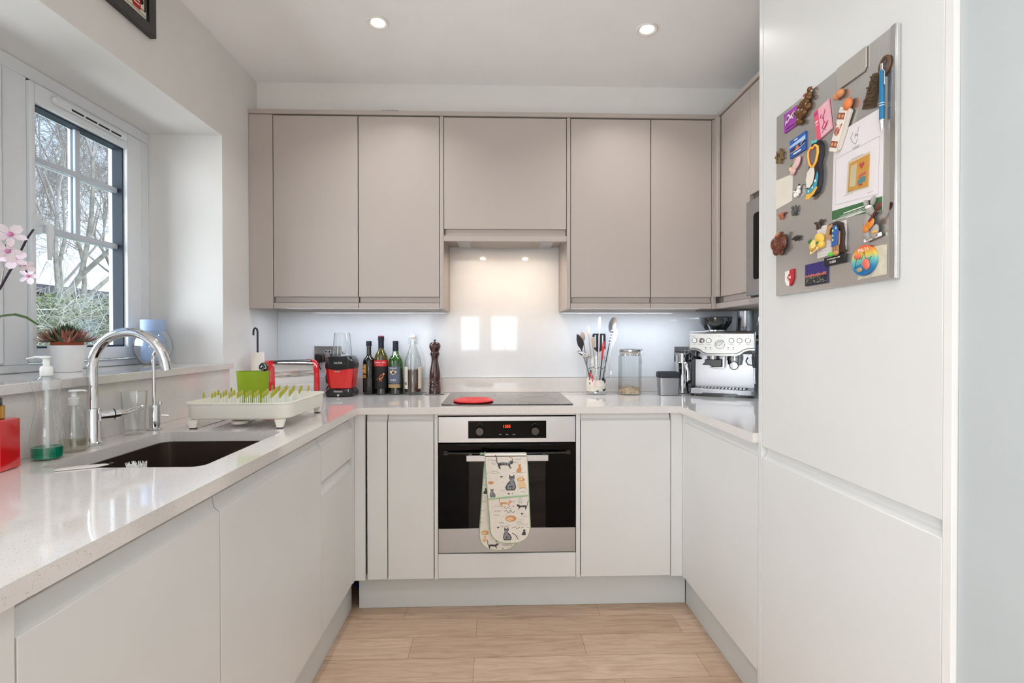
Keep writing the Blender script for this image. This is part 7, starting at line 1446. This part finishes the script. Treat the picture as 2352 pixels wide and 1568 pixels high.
tree('bare twiggy tree standing farthest right behind the panes', -9.6, 10.3, 7.5, 21, 0.60, (0, -0.10), 0.075, 7)
tree('bare tree beyond the near edge of the window view', -8.0, 3.2, 7.0, 33, 0.55, (0, 0.05), 0.12, 6)
# shrubs: leafy mass with pale twigs
rr = random.Random(77)
def shrub(label, x, y, w, h, seed):
    rr = random.Random(seed); t = T('garden_shrub', label, 'shrub', (x, y, -0.15), group='tangled shrubs along the garden edge')
    lv = Mb(); tg = Mb()
    for k in range(4200):
        a, b = rr.uniform(0, 2*PI), rr.uniform(0, 1); r_ = math.sqrt(rr.uniform(.2, 1)); zz = h*b; q = w*r_*(1-0.35*b**3)
        c = Vector((q*math.cos(a)*.8, q*math.sin(a), zz)); s_ = rr.uniform(.02, .05)
        d1 = Vector((rr.gauss(0, 1), rr.gauss(0, 1), rr.gauss(0, 1))).normalized()*s_; d2 = Vector((rr.gauss(0, 1), rr.gauss(0, 1), rr.gauss(0, 1))).normalized()*s_*.5
        lv.m = rr.choice((0, 0, 1, 2)); lv.add([c-d1, c+d2, c+d1, c-d2], [(0, 1, 2, 3)])
    for k in range(1100):
        a = rr.uniform(0, 2*PI); q = w*math.sqrt(rr.uniform(.3, 1.05)); c = Vector((q*math.cos(a)*.8, q*math.sin(a), rr.uniform(0.1, .95)*h)); d = Vector((rr.gauss(0, 1), rr.gauss(0, 1), rr.gauss(.5, .6))).normalized()*rr.uniform(.25, .7)
        tg.tube([c, c+d*.5+Vector((0, 0, .06)), c+d+Vector((0, 0, rr.uniform(-.1, .1)))], [.007, .005, .003], 3, cap=False)
    P('foliage', lv, [mat('shrub_green', (140, 158, 100), 0.8), mat('shrub_pale', (196, 202, 158), 0.8), mat('shrub_brown', (128, 112, 92), 0.9)], t, angle=10); P('twigs', tg, mat('pale_twigs', (222, 216, 198), 0.9), t)
NM = ('nearest the edge of the glass', 'below the pale-trunked tree', 'below the forked tree', 'behind the spiky succulent', 'behind the round vase', 'at the far end')
for k, (x, y, w_, h_) in enumerate(((-7.2, 3.0, 1.1, 1.9), (-7.0, 4.7, 1.1, 2.0), (-7.2, 6.4, 1.2, 2.0), (-7.6, 8.2, 1.2, 2.15), (-8.0, 10.2, 1.3, 2.2), (-8.6, 12.6, 1.4, 2.3))):
    shrub('tangled green garden shrub '+NM[k], x, y, w_, h_, 100+k)
# long low building behind, dark tiled roof
t = T('garden_building', 'low brown building with a dark roof edge beyond the shrubs', 'building', (-14, 11, -0.15))
P('wall', Mb().box(-1.5, 1.5, -11, 12, 0, 2.55), mat('brown_brick', (132, 108, 96), 0.9, noise=0.2, nscale=8), t); P('roof', Mb().prism([(-1.9, 2.55), (1.9, 2.55), (1.7, 2.80), (-1.7, 2.80)], -11.4, 12.4, 'xz'), mat('dark_tiles', (92, 88, 92), 0.8, noise=0.2), t)
